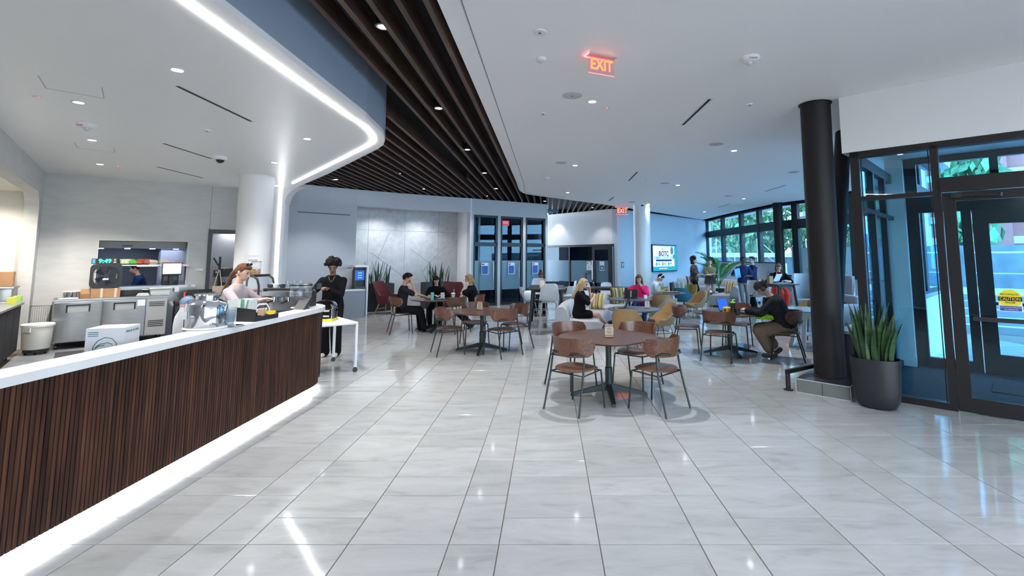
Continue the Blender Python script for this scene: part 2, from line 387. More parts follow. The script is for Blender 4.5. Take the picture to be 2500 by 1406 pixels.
# the three doors
def poster(parent_m, x, z, i):
    p = thing('poster', ('leftmost', 'middle', 'rightmost')[i] + ' of the three small white and blue notices on the glazed doors', 'poster', parent_m @ Vector((x, -0.03, z)))
    mm = parent_m.to_3x3().to_4x4()
    MB(mm).box(-0.14, -0.004, -0.21, 0.14, 0, 0.21).build('paper', M('poster_white', (0.75, 0.78, 0.85), 0.6), p)
    MB(mm).box(-0.12, -0.006, -0.19, 0.12, -0.004, 0.10).build('blue_panel', M('poster_blue', (0.03, 0.12, 0.45), 0.6, noise=0.5, nscale=14), p)
    MB(mm).box(-0.12, -0.006, 0.13, -0.03, -0.004, 0.18).build('red_mark', M('poster_red', (0.5, 0.03, 0.06), 0.6), p)
for i, (a, b) in enumerate(((s1, s2), (s3, s4), (s5, s6))):
    d = st(MB(gm).box(a, -0.02, 0, a+0.05, 0.12, 3.27).box(b-0.09, -0.02, 0, b, 0.12, 3.27).box(a, -0.02, 3.19, b, 0.12, 3.27).box(a, -0.02, 2.14, b, 0.12, 2.28).box(a, -0.02, 0, b, 0.12, 0.09).build('door_%d' % (i+1), m_bronze))
    MB(gm).box(a+0.05, 0.02, 2.28, b-0.09, 0.03, 3.19).build('transom_pane', m_glass_in, d)
    MB(gm).box(a+0.05, 0.02, 1.62, b-0.09, 0.03, 2.14).build('upper_pane', m_glass_in, d)
    MB(gm).box(a+0.05, 0.02, 0.56, b-0.09, 0.03, 1.62).build('frosted_pane', m_frost, d)
    MB(gm).box(a+0.05, 0.02, 0.09, b-0.09, 0.03, 0.56).build('lower_pane', m_glass_in, d)
    MB(gm).tube([(b-0.19, -0.06, 0.85), (b-0.19, -0.06, 1.55)], 0.014).tube([(b-0.19, -0.06, 0.95), (b-0.19, 0.02, 0.95)], 0.01).tube([(b-0.19, -0.06, 1.47), (b-0.19, 0.02, 1.47)], 0.01).build('handle', m_steel, d)
    poster(gm, (a+b)/2 - 0.04, 1.33, i)
# space behind the doors
st(MB(gm).box(-0.6, 4.2, 0, 4.0, 4.3, ZC).build('wall_corridor', M('corridor_wall', (0.10, 0.14, 0.18), 0.8)))
st(MB().prism([(-2.68, 17.60), (-3.30, 18.98), (-5.2, 22.0), (-5.0, 22.1), (-3.08, 19.0), (-2.5, 17.65)], 0, ZC).build('wall_corridor_end', MATS['corridor_wall']))
st(MB(gm).box(-0.7, 0.25, 3.6, 4.0, 4.3, 3.7).build('ceiling_corridor', MATS['corridor_wall']))

# ================================================================ MEETING ROOM C
CA, CB = (-0.05, 24.2), (2.92, 21.0)
cm = plane_mtx(CA, CB)
def cs(u): return (cm.inverted() @ onp(u, 640, CA, CB)).x
cl = (Vector(CB) - Vector(CA)).length
ga, gb = cs(1336), cs(1500)
m_cream = M('warm_white_paint', (0.70, 0.68, 0.68), 0.6)
st(MB(cm).box(-1.5, 0, 2.30, cl, 0.2, ZC).box(gb, 0, 0, cl, 0.2, 2.30).build('wall_meeting_room', m_cream))
q1, q2, q3, q4 = cs(1390.5), cs(1449), cs(1491), cs(1494)
wf = st(MB(cm).box(-1.5, -0.03, 2.22, gb, 0.08, 2.32).box(q1-0.04, -0.03, 0, q1+0.04, 0.08, 2.25).box(q2-0.06, -0.03, 0, q2+0.10, 0.08, 2.25).box(q3-0.12, -0.03, 0, q4+0.05, 0.08, 2.25).box(-1.5, -0.03, 0, gb, 0.08, 0.06)
        .box(q2+0.1, -0.02, 2.08, q3-0.12, 0.05, 2.22).box(gb-0.03, -0.03, 0, gb, 0.08, 2.25).build('window_1', m_bronze))
for a, b in ((-1.5, q1-0.04), (q1+0.04, q2-0.06), (q2+0.1, q3-0.12), (q4+0.05, gb-0.03)):
    MB(cm).box(a, 0.01, 1.60, b, 0.02, 2.22).build('upper_pane', m_glass_in, wf)
    MB(cm).box(a, 0.01, 0.62, b, 0.02, 1.60).build('frosted_pane', m_frost, wf)
    MB(cm).box(a, 0.01, 0.06, b, 0.02, 0.62).build('lower_pane', m_glass_in, wf)
MB(cm).tube([(q2+0.02, -0.09, 0.75), (q2+0.02, -0.09, 1.6)], 0.018).tube([(q2+0.02, -0.09, 0.82), (q2+0.02, 0, 0.82)], 0.012).tube([(q2+0.02, -0.09, 1.5), (q2+0.02, 0, 1.5)], 0.012).build('handle', m_steel, wf)
MB(cm).ball((q2+0.05, -0.05, 0.62), 0.035).build('lock', m_steel, wf)
st(MB(cm).box(-1.5, 4.5, 0, cl - 0.5, 4.6, ZC).build('wall_room_c', M('room_navy', (0.02, 0.05, 0.16), 0.9)))
st(MB(cm).box(-1.6, 0, 0, -1.5, 4.6, ZC).build('wall_room_c_end', MATS['room_navy'])); st(MB(cm).box(-1.5, 0.2, 2.9, cl - 0.5, 4.6, 3.0).build('ceiling_room_c', M('room_ceiling', (0.2, 0.25, 0.35), 0.9)))
cd = (cm.to_3x3() @ Vector((1, 0, 0)))
lx, lz = cs(1434), 0.80; mb = MB(cm)
arc_c = [(0.20*math.copysign(abs(math.cos(t_))**0.8, math.cos(t_)), 0.315*math.copysign(abs(math.sin(t_))**0.8, math.sin(t_))) for t_ in [math.radians(38 + 284*i/28) for i in range(29)]]
mb.loft([[(lx + x*k_, y_, lz + z*k2) for k_, k2, y_ in ((1.0, 1.0, -0.012), (0.58, 0.74, -0.012), (0.58, 0.74, -0.004), (1.0, 1.0, -0.004))] for x, z in arc_c])
letter = mb.build('letter_c', M('letter_dark', (0.02, 0.03, 0.05), 0.5))
tag(letter, 'large dark letter C on the frosted glass of the meeting room', 'letter')
for nm_, lab, u, z, w_, h_, c in (('room_notice', 'small white notice with a red dot above the letter C', 1438, 1.48, 0.24, 0.13, (0.75, 0.72, 0.75)), ('paper_notice', 'wider white paper notice directly above the letter C', 1438.5, 1.29, 0.30, 0.24, (0.72, 0.76, 0.8)), ('door_notice', 'white and blue notice on the meeting room door glass', 1470, 1.36, 0.27, 0.40, (0.72, 0.76, 0.85))):
    p = thing(nm_, lab, 'notice', cm @ Vector((cs(u), -0.01, z))); rot = cm.to_3x3().to_4x4()
    MB(rot).box(-w_/2, -0.004, -h_/2, w_/2, 0, h_/2).build('paper', M('notice_' + nm_, c, 0.6), p)
    if nm_ == 'door_notice':
        MB(rot).box(-w_*0.4, -0.006, -h_*0.42, w_*0.4, -0.004, h_*0.05).build('blue_panel', M('notice_navy', (0.02, 0.06, 0.25), 0.6), p)
        MB(rot).box(-w_*0.15, -0.008, -h_*0.3, w_*0.15, -0.006, -h_*0.1).build('white_mark', M('notice_mark', (0.7, 0.8, 0.9), 0.6), p)
    elif nm_ == 'room_notice': MB(rot).cbox((-0.06, -0.005, 0), (0.05, 0.004, 0.05)).build('red_dot', M('notice_red', (0.6, 0.03, 0.08), 0.6), p)
    else:
        for k in range(3): MB(rot).cbox((0.02, -0.005, 0.05 - k*0.05), (0.18, 0.004, 0.012)).build('text_line', M('notice_ink', (0.15, 0.15, 0.2), 0.6), p)

# ================================================================ TV WALL
TA, TB = CB, (8.95, 27.7)
tm = plane_mtx(TA, TB)
tl = (Vector(TB) - Vector(TA)).length
m_tvwall = M('pale_blue_paint', (0.54, 0.67, 0.80), 0.6)
st(MB(tm).box(0, 0, 0, tl + 0.6, 0.25, ZC - 0.02).build('wall_tv', m_tvwall))
# ================================================================ CEILINGS
edge = [(-0.93, -3.0), (-0.93, 13.6)] + [tuple(atz(u, v, ZC).xy) for u, v in ((1266, 461), (1270, 467), (1278, 471.5), (1292, 475), (1315, 478.5), (1350, 483), (1420, 492), (1480, 500), (1600, 518), (1716, 537))]
far_r = (9.9, 27.6)
ceil = st(MB().prism(edge + [far_r, (10.3, 16.0), (10.3, 13.6), (9.5, 11.4), (7.8, 9.8), (5.85, 8.1), (8.4, 5.7), (9.7, 0.9), (9.7, -3.0)], ZC, ZC + 0.25).build('ceiling', m_ceil))
# slim shadow-gap line set back from the edge
eo = [(-0.93 + 0.20, -3.0), (-0.93 + 0.20, 13.9)] + [tuple(atz(u, v, ZC).xy) for u, v in ((1281, 468), (1300, 474), (1330, 478))]
mb = MB()
for a, b in zip(eo, eo[1:]): mb.bar((*a, ZC - 0.001), (*b, ZC - 0.001), 0.012, 0.006)
st(mb.build('trim_gap', M('shadow_gap', (0.25, 0.27, 0.29), 0.8)))
st(MB().box(-12, -3, 4.75, 11, 31, 4.85).build('ceiling_plenum', m_black))
st(wall_run(MB(), [(-9.2, 11.7), (-7.9, 13.2), (-6.6, 14.7), (-6.0, 15.25), (-3.9, 16.85), (-0.05, 19.55)], ZC, 4.75, 0.2).build('wall_plenum', m_black))
st(MB().prism([CA, CB, (CB[0] + 0.1, CB[1] + 0.2), (CA[0], CA[1] + 0.3)], ZC, 4.75).build('wall_plenum_room', m_black))
st(MB(tm).box(0, 0.02, ZC - 0.02, tl, 0.25, 4.75).build('wall_plenum_tv', m_black))
st(MB().box(-0.93, -3, ZC + 0.25, -0.90, 14.0, 4.75).build('wall_plenum_side', m_black))

# soffit over the bar
sof = [(-2.23, -3.0), (-2.23, 5.8)] + [tuple(atz(u, v, ZS).xy) for u, v in ((905, 298), (925, 316), (936, 329), (940, 342), (936, 354), (922, 364), (900, 375), (850, 400), (800, 425), (730, 455))]
sofpoly = sof + [(-6.75, 12.4), (-7.6, 12.6), (-10.5, 9.9), (-10.2, 9.6), (-7.25, 6.2), (-7.25, -3.0)]
m_sof = M('soffit_paint', (0.92, 0.92, 0.92), 0.35)
st(MB().prism(sofpoly, ZS, ZS + 0.06).build('ceiling_soffit', m_sof))
so = [(x + (0.0 if i < 3 else 0.0), y) for i, (x, y) in enumerate(sof)]
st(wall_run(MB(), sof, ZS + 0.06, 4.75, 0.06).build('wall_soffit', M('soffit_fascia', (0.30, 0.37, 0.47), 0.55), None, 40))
# LED line in the soffit
ledp = [(-2.43, -3.0), (-2.43, 5.9)] + [tuple(atz(u, v, ZS).xy) for u, v in ((880, 301), (898, 316), (908, 328), (912, 339), (907, 350), (892, 359), (850, 380), (800, 405), (715, 447))]
mb = MB()
for a, b in zip(ledp, ledp[1:]): mb.bar((*a, ZS - 0.0075), (*b, ZS - 0.0075), 0.038, 0.012)
led = tag(mb.build('led_strip', m_led), 'glowing white LED line running along the soffit edge above the bar', 'light strip')
# white portal post under the soffit, with its curved haunch and LED
POY = 11.72
post = st(MB().rbox(-6.82, POY, 0, -6.40, POY + 0.26, ZS, 0.05, 3).build('wall_post', M('post_white', (0.80, 0.80, 0.81), 0.4), None, 40))
arc = [(-6.40, ZS)] + [(-6.40 + 0.40*(1 - math.cos(a)), ZS - 0.40*(1 - math.sin(a))) for a in [PI/2*i/8 for i in range(9)]][::1]
mb = MB(); pts = [(x, z) for x, z in arc]
mb.loft([[(x, y, z) for x, z in pts] for y in (POY, POY + 0.26)])
mb.build('haunch', MATS['post_white'], post, 40)
tag(MB().box(-6.53, POY - 0.012, 0.9, -6.49, POY - 0.001, ZS - 0.01).build('led_strip', m_led), 'vertical white LED line on the white post behind the bar', 'light strip')

# slats
def wally(x):
    pts = [(-9.2, 11.6), (-7.9, 13.1), (-7.2, 13.95), (-6.6, 14.6), (-6.0, 15.15), (-5.0, 15.95), (-3.9, 16.72), (-2.83, 17.40), (-0.07, 19.45), (-0.05, 24.2), (2.92, 21.0), (8.95, 27.7), (9.5, 28)]
    for a, b in zip(pts, pts[1:]):
        if a[0] <= x <= b[0]: return a[1] + (b[1] - a[1]) * (x - a[0]) / max(1e-6, b[0] - a[0])
    return 28
def poly_y(x, pts):
    for a, b in zip(pts, pts[1:]):
        lo, hi = min(a[0], b[0]), max(a[0], b[0])
        if lo <= x <= hi and hi - lo > 1e-6: return a[1] + (b[1] - a[1]) * (x - a[0]) / (b[0] - a[0])
    return None
slats = st(MB().box(-0.9, -2.9, 4.70, -0.7, -2.7, 4.74).build('ceiling_slats', m_black))
x = -1.03; xs = []
while x > -8.4: xs.append(x); x -= 0.236
x = -1.03 + 0.236
while x < 8.6: xs.append(x); x += 0.236
for x in xs:
    y1 = wally(x) - 0.01
    if -2.2 < x < -0.95: y0 = -2.0
    elif x <= -2.2: y0 = poly_y(x, sof[2:] + [(-7.6, 13.2)]); y0 = (y0 + 0.08) if y0 else 13.0
    else: y0 = poly_y(x, edge[2:]); y0 = (y0 + 0.03) if y0 else 27
    if y1 - y0 < 0.12: continue
    MB().box(x - 0.026, y0, ZC + 0.005, x + 0.026, y1, ZC + 0.19).build('slat', m_slatw, slats)

# ================================================================ COLUMNS
m_colblk = M('column_black', (0.012, 0.010, 0.011), 0.55, 0.0, spec=0.3)
m_colwht = M('column_white', (0.78, 0.78, 0.79), 0.45)
def column(nm_, lab, x, y, r, z0, z1, m):
    c = thing(nm_, lab, 'column', (x, y, z0))
    MB().lathe([(r, 0), (r, z1 - z0 - 0.001)], n=40).build('shaft', m, c, 40)
    MB().lathe([(r + 0.006, z1 - z0 - 0.012), (r + 0.02, z1 - z0 - 0.012), (r + 0.02, z1 - z0 - 0.001), (r + 0.006, z1 - z0 - 0.001)], n=40).build('collar', m, c, 40)
    return c
column('column', 'thick round white column standing behind the bar counter', -6.15, 10.15, 0.325, 0, ZS, m_colwht)
column('column', 'round white column beside the wall television', 3.72, 19.55, 0.335, 0, ZC, m_colwht)
column('column', 'slim black column standing in the window wall', 8.92, 18.95, 0.175, 0, ZC, m_colblk)
bc = column('column', 'big black round column standing on the tiled plinth by the entrance', 3.69, 6.59, 0.188, 0.175, ZC, m_colblk)
MB().lathe([(0.188, 0.0), (0.20, 0.0), (0.20, 0.012), (0.188, 0.02)], n=40).build('base_ring', m_colblk, bc, 40)
br = tag(MB().tube([(3.91, 6.93, 0.28), (4.88, 7.93, ZC - 0.07)], 0.115, 20).build('diagonal_brace', m_colblk, None, 40), 'slanting black steel brace leaning away behind the big black column', 'brace')

# plinth under the black column, faced with grey tile
PA, PB = atz(1945, 957), atz(2077, 980)
pm = plane_mtx(PA, PB); pw = (PB - PA).length
pl = thing('plinth', 'low plinth of grey tiles under the big black column', 'plinth', (PA.x, PA.y, 0)); pr = pm.to_3x3().to_4x4()
m_ptile = M('plinth_tile', (0.13, 0.14, 0.13), 0.35, noise=0.12, nscale=4); m_trimw = M('edge_trim', (0.55, 0.57, 0.6), 0.35, 0.5)
m_slate = M('plinth_top', (0.035, 0.04, 0.045), 0.35)
MB(pr).box(0.004, 0.004, 0, pw - 0.004, 1.05, 0.165).build('core', m_grout, pl)
MB(pr).box(0.0, 0.0, 0.165, pw, 1.06, 0.175).build('top', m_slate, pl)
for a, b in ((0, pw/2), (pw/2, pw)): MB(pr).box(a + 0.004, -0.006, 0.01, b - 0.004, 0.004, 0.165).build('tile', m_ptile, pl)
for a, b in ((0, 0.53), (0.53, 1.05)): MB(pr).box(pw - 0.004, a + 0.004, 0.01, pw + 0.006, b - 0.004, 0.165).build('tile', m_ptile, pl)
MB(pr).box(-0.006, -0.010, 0, pw + 0.008, -0.004, 0.010).box(-0.006, -0.010, 0.165, pw + 0.008, -0.004, 0.175).box(-0.006, -0.010, 0, 0.002, -0.004, 0.175).box(pw + 0.004, -0.010, 0, pw + 0.010, -0.002, 0.175).box(pw + 0.004, 0, 0, pw + 0.010, 1.05, 0.010).box(pw + 0.004, 0, 0.165, pw + 0.010, 1.05, 0.175).build('trim', m_trimw, pl)
# short handrail beside the plinth
hp = atz(1925, 952); hr = thing('handrail', 'short black metal handrail with a floor flange beside the plinth', 'handrail', (hp.x, hp.y, 0))
MB().box(-0.022, -0.022, 0, 0.022, 0.022, 0.215).build('post', m_colblk, hr)
MB().cyl((0, 0), 0.06, 0, 0.010, 16).build('flange', m_colblk, hr)
MB().bar((-0.02, -0.012, 0.235), (0.92, 0.56, 0.25), 0.045, 0.05).build('rail', m_colblk, hr)
MB().box(0.88, 0.53, 0, 0.92, 0.57, 0.25).build('post', m_colblk, hr)

# ================================================================ ENTRANCE VESTIBULE
VD = Vector((0.725, -0.688, 0)).normalized(); VN = Vector((-VD.y, VD.x, 0)); V0 = Vector((3.9475, 6.3092, 0))
VM = Matrix(((VD.x, VN.x, 0, V0.x), (VD.y, VN.y, 0, V0.y), (0, 0, 1, 0), (0, 0, 0, 1)))   # x along the inner screen, y outwards
VDEP = 2.6
st(MB(VM).box(-0.08, -0.02, 3.10, 6.0, 0.3, ZC).build('wall_bulkhead', M('bulkhead_paint', (0.66, 0.65, 0.64), 0.6)))
def glazing(nm_, mm, L, z0, z1, n):
    """a run of storey-high curtain wall: sill, head, mullions, panes"""
    w_ = st(MB(mm).box(0, 0, 0, L, 0.12, z0).box(0, 0, z1, L, 0.12, z1 + 0.08).build(nm_, m_bronze))
    for i in range(n + 1): MB(mm).box(L*i/n - 0.04, 0, z0, L*i/n + 0.04, 0.12, z1).build('mullion', m_bronze, w_)
    for i in range(n): MB(mm).box(L*i/n + 0.04, 0.05, z0, L*(i+1)/n - 0.04, 0.06, z1).build('pane', m_glass_rear, w_)
glazing('window_6', VM @ Matrix.Translation((3.2, 0, 0)), 2.8, 0.08, 3.02, 2)
glazing('window_7', plane_mtx((VM @ Vector((6.0, 0, 0))).xy, (9.4, -3.0)), 5.1, 0.08, 3.3, 4)
glazing('added_window_8', plane_mtx((9.6, -3.0), (0.4, -3.0)), 9.2, 0.08, 3.4, 6); st(MB().box(-7.3, -3.15, 0, 0.4, -3.0, 3.48).build('wall_rear_left', m_white))  # rear glazing added unseen behind the camera to let daylight onto the ceiling
st(MB().box(-7.3, -3.2, 3.48, 9.7, -3.0, 4.85).build('wall_rear', m_white)); st(MB().prism([(8.2, 2.3), (9.5, -3.0), (9.7, -3.0), (8.4, 2.4)], 3.38, 4.85).build('wall_right', m_white))
st(MB().box(-7.3, -3, 0, -7.25, 6.2, ZS).build('wall_left', m_grey))
fr = st(MB(VM).box(0, 0, 0, 0.10, 0.12, 3.10).box(0.0, 0, 3.02, 3.2, 0.12, 3.10).box(0.83, 0, 0, 0.905, 0.12, 3.06).box(0.10, 0, 0, 0.83, 0.12, 0.075).box(0.10, 0, 2.46, 0.83, 0.12, 2.51)
        .box(2.06, 0, 0, 2.14, 0.12, 3.06).box(0.905, -0.03, 2.49, 2.06, 0.14, 2.66).box(2.14, 0, 0, 3.2, 0.12, 0.075).build('window_2', m_bronze))
MB(VM).box(0.10, 0.05, 0.075, 0.83, 0.06, 2.46).build('pane', m_glass, fr)
MB(VM).box(0.10, 0.05, 2.51, 0.83, 0.06, 3.02).build('pane', m_glass, fr)
MB(VM).box(0.905, 0.05, 2.66, 2.06, 0.06, 3.02).build('pane', m_glass, fr)
MB(VM).box(2.14, 0.05, 0.075, 3.2, 0.06, 3.02).build('pane', m_glass, fr)
MB(VM).box(0.112, 0.03, 0.075, 0.122, 0.05, 3.02).box(0.805, 0.03, 0.075, 0.815, 0.05, 3.02).build('gasket', m_blackp, fr)
dr = st(MB(VM).box(0.915, 0.02, 0.01, 1.03, 0.07, 2.48).box(1.94, 0.02, 0.01, 2.05, 0.07, 2.48).box(1.03, 0.02, 0.01, 1.94, 0.07, 0.17).box(1.03, 0.02, 2.38, 1.94, 0.07, 2.48).build('door_4', m_bronze))
MB(VM).box(1.03, 0.04, 0.17, 1.94, 0.05, 2.38).build('pane', m_glass, dr)
MB(VM).box(1.0, -0.04, 2.41, 1.09, 0.02, 2.47).bar((1.03, -0.02, 2.44), (1.42, -0.05, 2.415), 0.03, 0.018).cyl((1.42, -0.04), 0.02, 2.40, 2.44).build('door_closer', m_blackp, dr)
MB(VM).bar((1.10, -0.03, 1.05), (1.90, -0.03, 1.05), 0.03, 0.045).build('push_bar', m_blackp, dr)
sg = thing('caution_sticker', 'round yellow and blue automatic caution door sticker on the entrance door glass', 'sticker', VM @ Vector((1.415, 0.036, 1.27)))
srot = VM.to_3x3().to_4x4(); m_yel = M('sign_yellow', (0.85, 0.68, 0.02), 0.5, emit=(0.85, 0.68, 0.02), es=0.0); m_ink = M('sign_black', (0.01, 0.01, 0.01), 0.5)
m_swht = M('sign_white', (0.75, 0.78, 0.8), 0.5); m_sblue = M('sign_blue', (0.02, 0.07, 0.38), 0.5)
def disc(mb, cx_, cz, r, y0, y1, n=36): return mb.loft([[(cx_ + r*math.cos(2*PI*i/n), y, cz + r*math.sin(2*PI*i/n)) for i in range(n)] for y in (y0, y1)])
disc(MB(srot), 0, 0.015, 0.098, -0.003, 0.0).build('yellow_disc', m_yel, sg)
MB(srot).box(-0.094, -0.002, -0.125, 0.094, 0.0, -0.02).build('white_field', m_swht, sg)
MB(srot).box(-0.086, -0.004, -0.118, 0.086, -0.002, -0.066).build('blue_field', m_sblue, sg)
MB(srot).box(-0.096, -0.005, -0.012, 0.096, -0.003, 0.033).build('black_band', m_ink, sg)
def vtext(nm_, body, size, m, x, z, y=-0.0055, xs=1.0): return text(nm_, body, size, m, sg, srot @ Matrix.Translation((x, y, z)) @ Matrix.Rotation(PI/2, 4, 'X'), 0.0006, xs=xs)
vtext('lettering', 'AUTOMATIC', 0.026, m_ink, 0, 0.058); vtext('lettering', 'CAUTION', 0.045, m_yel, 0, 0.010, -0.006, 0.82); vtext('lettering', 'DOOR', 0.027, m_ink, 0, -0.030)
vtext('lettering', 'ACTIVATE SWITCH', 0.019, m_swht, 0, -0.082); vtext('lettering', 'TO OPERATE', 0.019, m_swht, 0, -0.104)
# vestibule floor, side and outer screens
m_carpet = M('entrance_carpet', (0.045, 0.05, 0.06), 0.95, noise=0.5, nscale=60)
st(MB(VM).box(0.05, 0.13, 0.0, 3.4, VDEP + 0.05, 0.008).build('floor_vestibule', m_carpet))
tag(MB(VM).rbox(1.15, 1.3, 0.008, 1.95, 1.85, 0.02, 0.02).build('door_mat', M('mat_rubber', (0.02, 0.02, 0.022), 0.8, noise=0.4, nscale=90)), 'dark ribbed door mat on the vestibule carpet', 'mat')
sd = st(MB(VM).box(0, 0.12, 0, 0.08, VDEP, 0.09).box(0, 0.12, 2.95, 0.08, VDEP, 3.10).box(0, 0.95, 0, 0.08, 1.05, 3.0).box(0, 1.80, 0, 0.08, 1.92, 3.0).box(0, 0.12, 2.34, 0.08, VDEP, 2.40).build('window_3', m_bronze))
for a, b in ((0.12, 0.95), (1.05, 1.80), (1.92, VDEP)):
    MB(VM).box(0.03, a, 0.09, 0.04, b, 2.34).build('pane', m_glass, sd); MB(VM).box(0.03, a, 2.40, 0.04, b, 2.95).build('pane', m_glass, sd)
st(MB(VM).box(0.0, VDEP - 0.15, 0, 0.24, VDEP + 0.1, 3.4).build('wall_pier', m_white))
MB(VM).box(-0.01, VDEP - 0.162, 0, 0.25, VDEP - 0.15, 0.10).build('baseboard_pier', m_white, bpy.data.objects['wall_pier'])
st(MB(VM).box(0, 0.3, 3.35, 3.4, VDEP + 0.1, 3.45).build('ceiling_vestibule', m_white))
of = st(MB(VM).box(0.24, VDEP, 0, 0.40, VDEP + 0.1, 3.35).box(0.92, VDEP, 0, 1.04, VDEP + 0.1, 2.75).box(0.4, VDEP, 0, 0.92, VDEP + 0.1, 0.16).box(0.4, VDEP, 2.45, 3.4, VDEP + 0.1, 2.75).box(0.4, VDEP, 3.25, 3.4, VDEP + 0.1, 3.35).box(1.3, VDEP, 2.75, 1.4, VDEP + 0.1, 3.25).box(2.10, VDEP, 0, 2.2, VDEP + 0.1, 2.75).box(2.2, VDEP, 0, 3.4, VDEP + 0.1, 0.16).build('window_4', m_bronze))
for a, b, z0, z1 in ((0.40, 0.92, 0.16, 2.45), (0.40, 1.3, 2.75, 3.25), (1.4, 3.4, 2.75, 3.25), (2.2, 3.4, 0.16, 2.45)): MB(VM).box(a, VDEP + 0.04, z0, b, VDEP + 0.05, z1).build('pane', m_glass, of)
od = st(MB(VM).box(1.05, VDEP + 0.02, 0.01, 1.235, VDEP + 0.07, 2.45).box(1.94, VDEP + 0.02, 0.01, 2.09, VDEP + 0.07, 2.45).box(1.235, VDEP + 0.02, 0.01, 1.94, VDEP + 0.07, 0.30).box(1.235, VDEP + 0.02, 2.24, 1.94, VDEP + 0.07, 2.45).build('door_5', m_bronze))
MB(VM).box(1.235, VDEP + 0.04, 0.30, 1.94, VDEP + 0.05, 2.24).build('pane', m_glass, od)
MB(VM).bar((1.2, VDEP - 0.02, 1.05), (2.0, VDEP - 0.02, 1.05), 0.03, 0.045).build('push_bar', m_blackp, od)
st(MB(VM).box(3.38, 0.1, 0, 3.5, VDEP + 0.1, 3.45).build('wall_vestibule', m_white))
st(MB(VM).box(0.0, VDEP - 0.05, 3.35, 3.5, VDEP + 0.25, 4.85).box(0.0, 0.3, 3.45, 3.5, VDEP, 3.5).build('wall_facade', m_bronze))

# ================================================================ WINDOW WALL (lounge)
def wray(u, x=None, y=None):
    k = (u - CCX) / CF
    return (x, x / k) if x is not None else (k * y, y)
WP = [(8.95, 27.72), wray(1765, 8.95), wray(1811, 9.0), wray(1855, 9.08), wray(1901, 9.15), wray(1944, 9.42), wray(1985, 9.7), (9.95, 15.9), (10.0, 13.6), (9.3, 11.6), (7.6, 10.0), (5.80, 8.22)]
ww = st(MB().box(8.9, 27.7, ZC - 0.02, 8.95, 27.75, ZC).build('window_5', m_mull))
m_sill = M('half_wall_paint', (0.58, 0.62, 0.68), 0.6)
for i, (a, b) in enumerate(zip(WP, WP[1:])):
    z0 = 1.50 if i < 4 else 1.02
    mm = plane_mtx(a, b); L = (Vector(b) - Vector(a)).length
    st(MB(mm).box(0, 0.02, 0, L, 0.28, z0).build('wall_window_%d' % (i + 1), m_sill))
    MB(mm).box(-0.13, -0.07, z0, 0.13, 0.08, ZC).build('mullion', m_mull, ww)
    MB(mm).box(0, -0.06, 2.84, L, 0.10, 3.18).box(0, -0.06, 3.76, L, 0.10, ZC).box(0, -0.06, z0, L, 0.10, z0 + 0.05).build('rail', m_mull, ww)
    MB(mm).box(0.13, 0.02, z0 + 0.05, L - 0.13, 0.03, 2.84).build('pane', m_glass, ww)
    MB(mm).box(0.13, 0.02, 3.18, L - 0.13, 0.03, 3.76).build('pane', m_glass, ww)
st(wall_run(MB(), WP, ZC, 4.85, -0.3).build('wall_upper', m_bronze))
# low wall between the vestibule and the windows, with ledge
st(MB().prism([(4.02, 6.52), (5.75, 8.25), (5.62, 8.38), (3.9, 6.66)], 0, 0.72).build('wall_low', M('low_wall_grey', (0.20, 0.21, 0.23), 0.6)))
st(MB().prism([(4.04, 6.46), (5.8, 8.2), (5.58, 8.42), (3.84, 6.68)], 0.72, 0.76).build('trim_ledge', m_white))
# ================================================================ OUTSIDE
m_pave = M('plaza_concrete', (0.36, 0.36, 0.36), 0.8, noise=0.08, nscale=2)
m_conc = M('cast_concrete', (0.17, 0.175, 0.175), 0.85, noise=0.18, nscale=3)
m_brick = M('red_brick', (0.34, 0.10, 0.08), 0.85, noise=0.15, nscale=9); m_stone = M('pale_stone', (0.55, 0.50, 0.42), 0.85)
m_rail = M('rail_steel', (0.55, 0.58, 0.62), 0.3, 0.7)
st(MB().prism([(4.0, 9.6), (10.2, 15.9), (9.4, 28.2), (-5, 31), (-5, 90), (90, 90), (90, -20), (-25, -20), (-25, -3.4), (9.8, -3.4), (9.0, 2.2)], -0.25, -0.012).build('ground', m_pave))
EX = Vector((0.725, -0.688, 0)).normalized(); EN = Vector((-EX.y, EX.x, 0))
def exm(p): return Matrix(((EX.x, EN.x, 0, p[0]), (EX.y, EN.y, 0, p[1]), (0, 0, 1, 0), (0, 0, 0, 1)))
XM = exm((10.2, 11.4))
steps = thing('concrete_steps', 'flight of wide concrete steps outside the entrance doors', 'steps', XM @ Vector((0, 0, 0)))
xr = XM.to_3x3().to_4x4()
for i in range(5): MB(xr).box(-1.5, i*0.42, -0.01, 9, 2.6, 0.155*(i+1) - 0.001).build('step', m_pave, steps)
ter = st(MB(XM).box(-1.5, 2.6, -0.02, 14, 16, 0.775).build('ground_terrace', m_pave))
rw = tag(MB(XM).box(-6.0, 5.6, -0.01, 14, 5.95, 2.12).build('retaining_wall', m_conc), 'long stained concrete wall above the outdoor steps', 'wall')
lw = thing('planter_wall', 'low dark brick wall with a pale coping beside the steps', 'wall', XM @ Vector((3.2, 2.7, 0)))
MB(xr).box(0, 0, 0.3, 4.5, 0.35, 1.18).build('brickwork', M('dark_brick', (0.06, 0.08, 0.10), 0.8, noise=0.3, nscale=10), lw); MB(xr).box(-0.05, -0.05, 1.18, 4.6, 0.4, 1.30).build('coping', m_pave, lw)
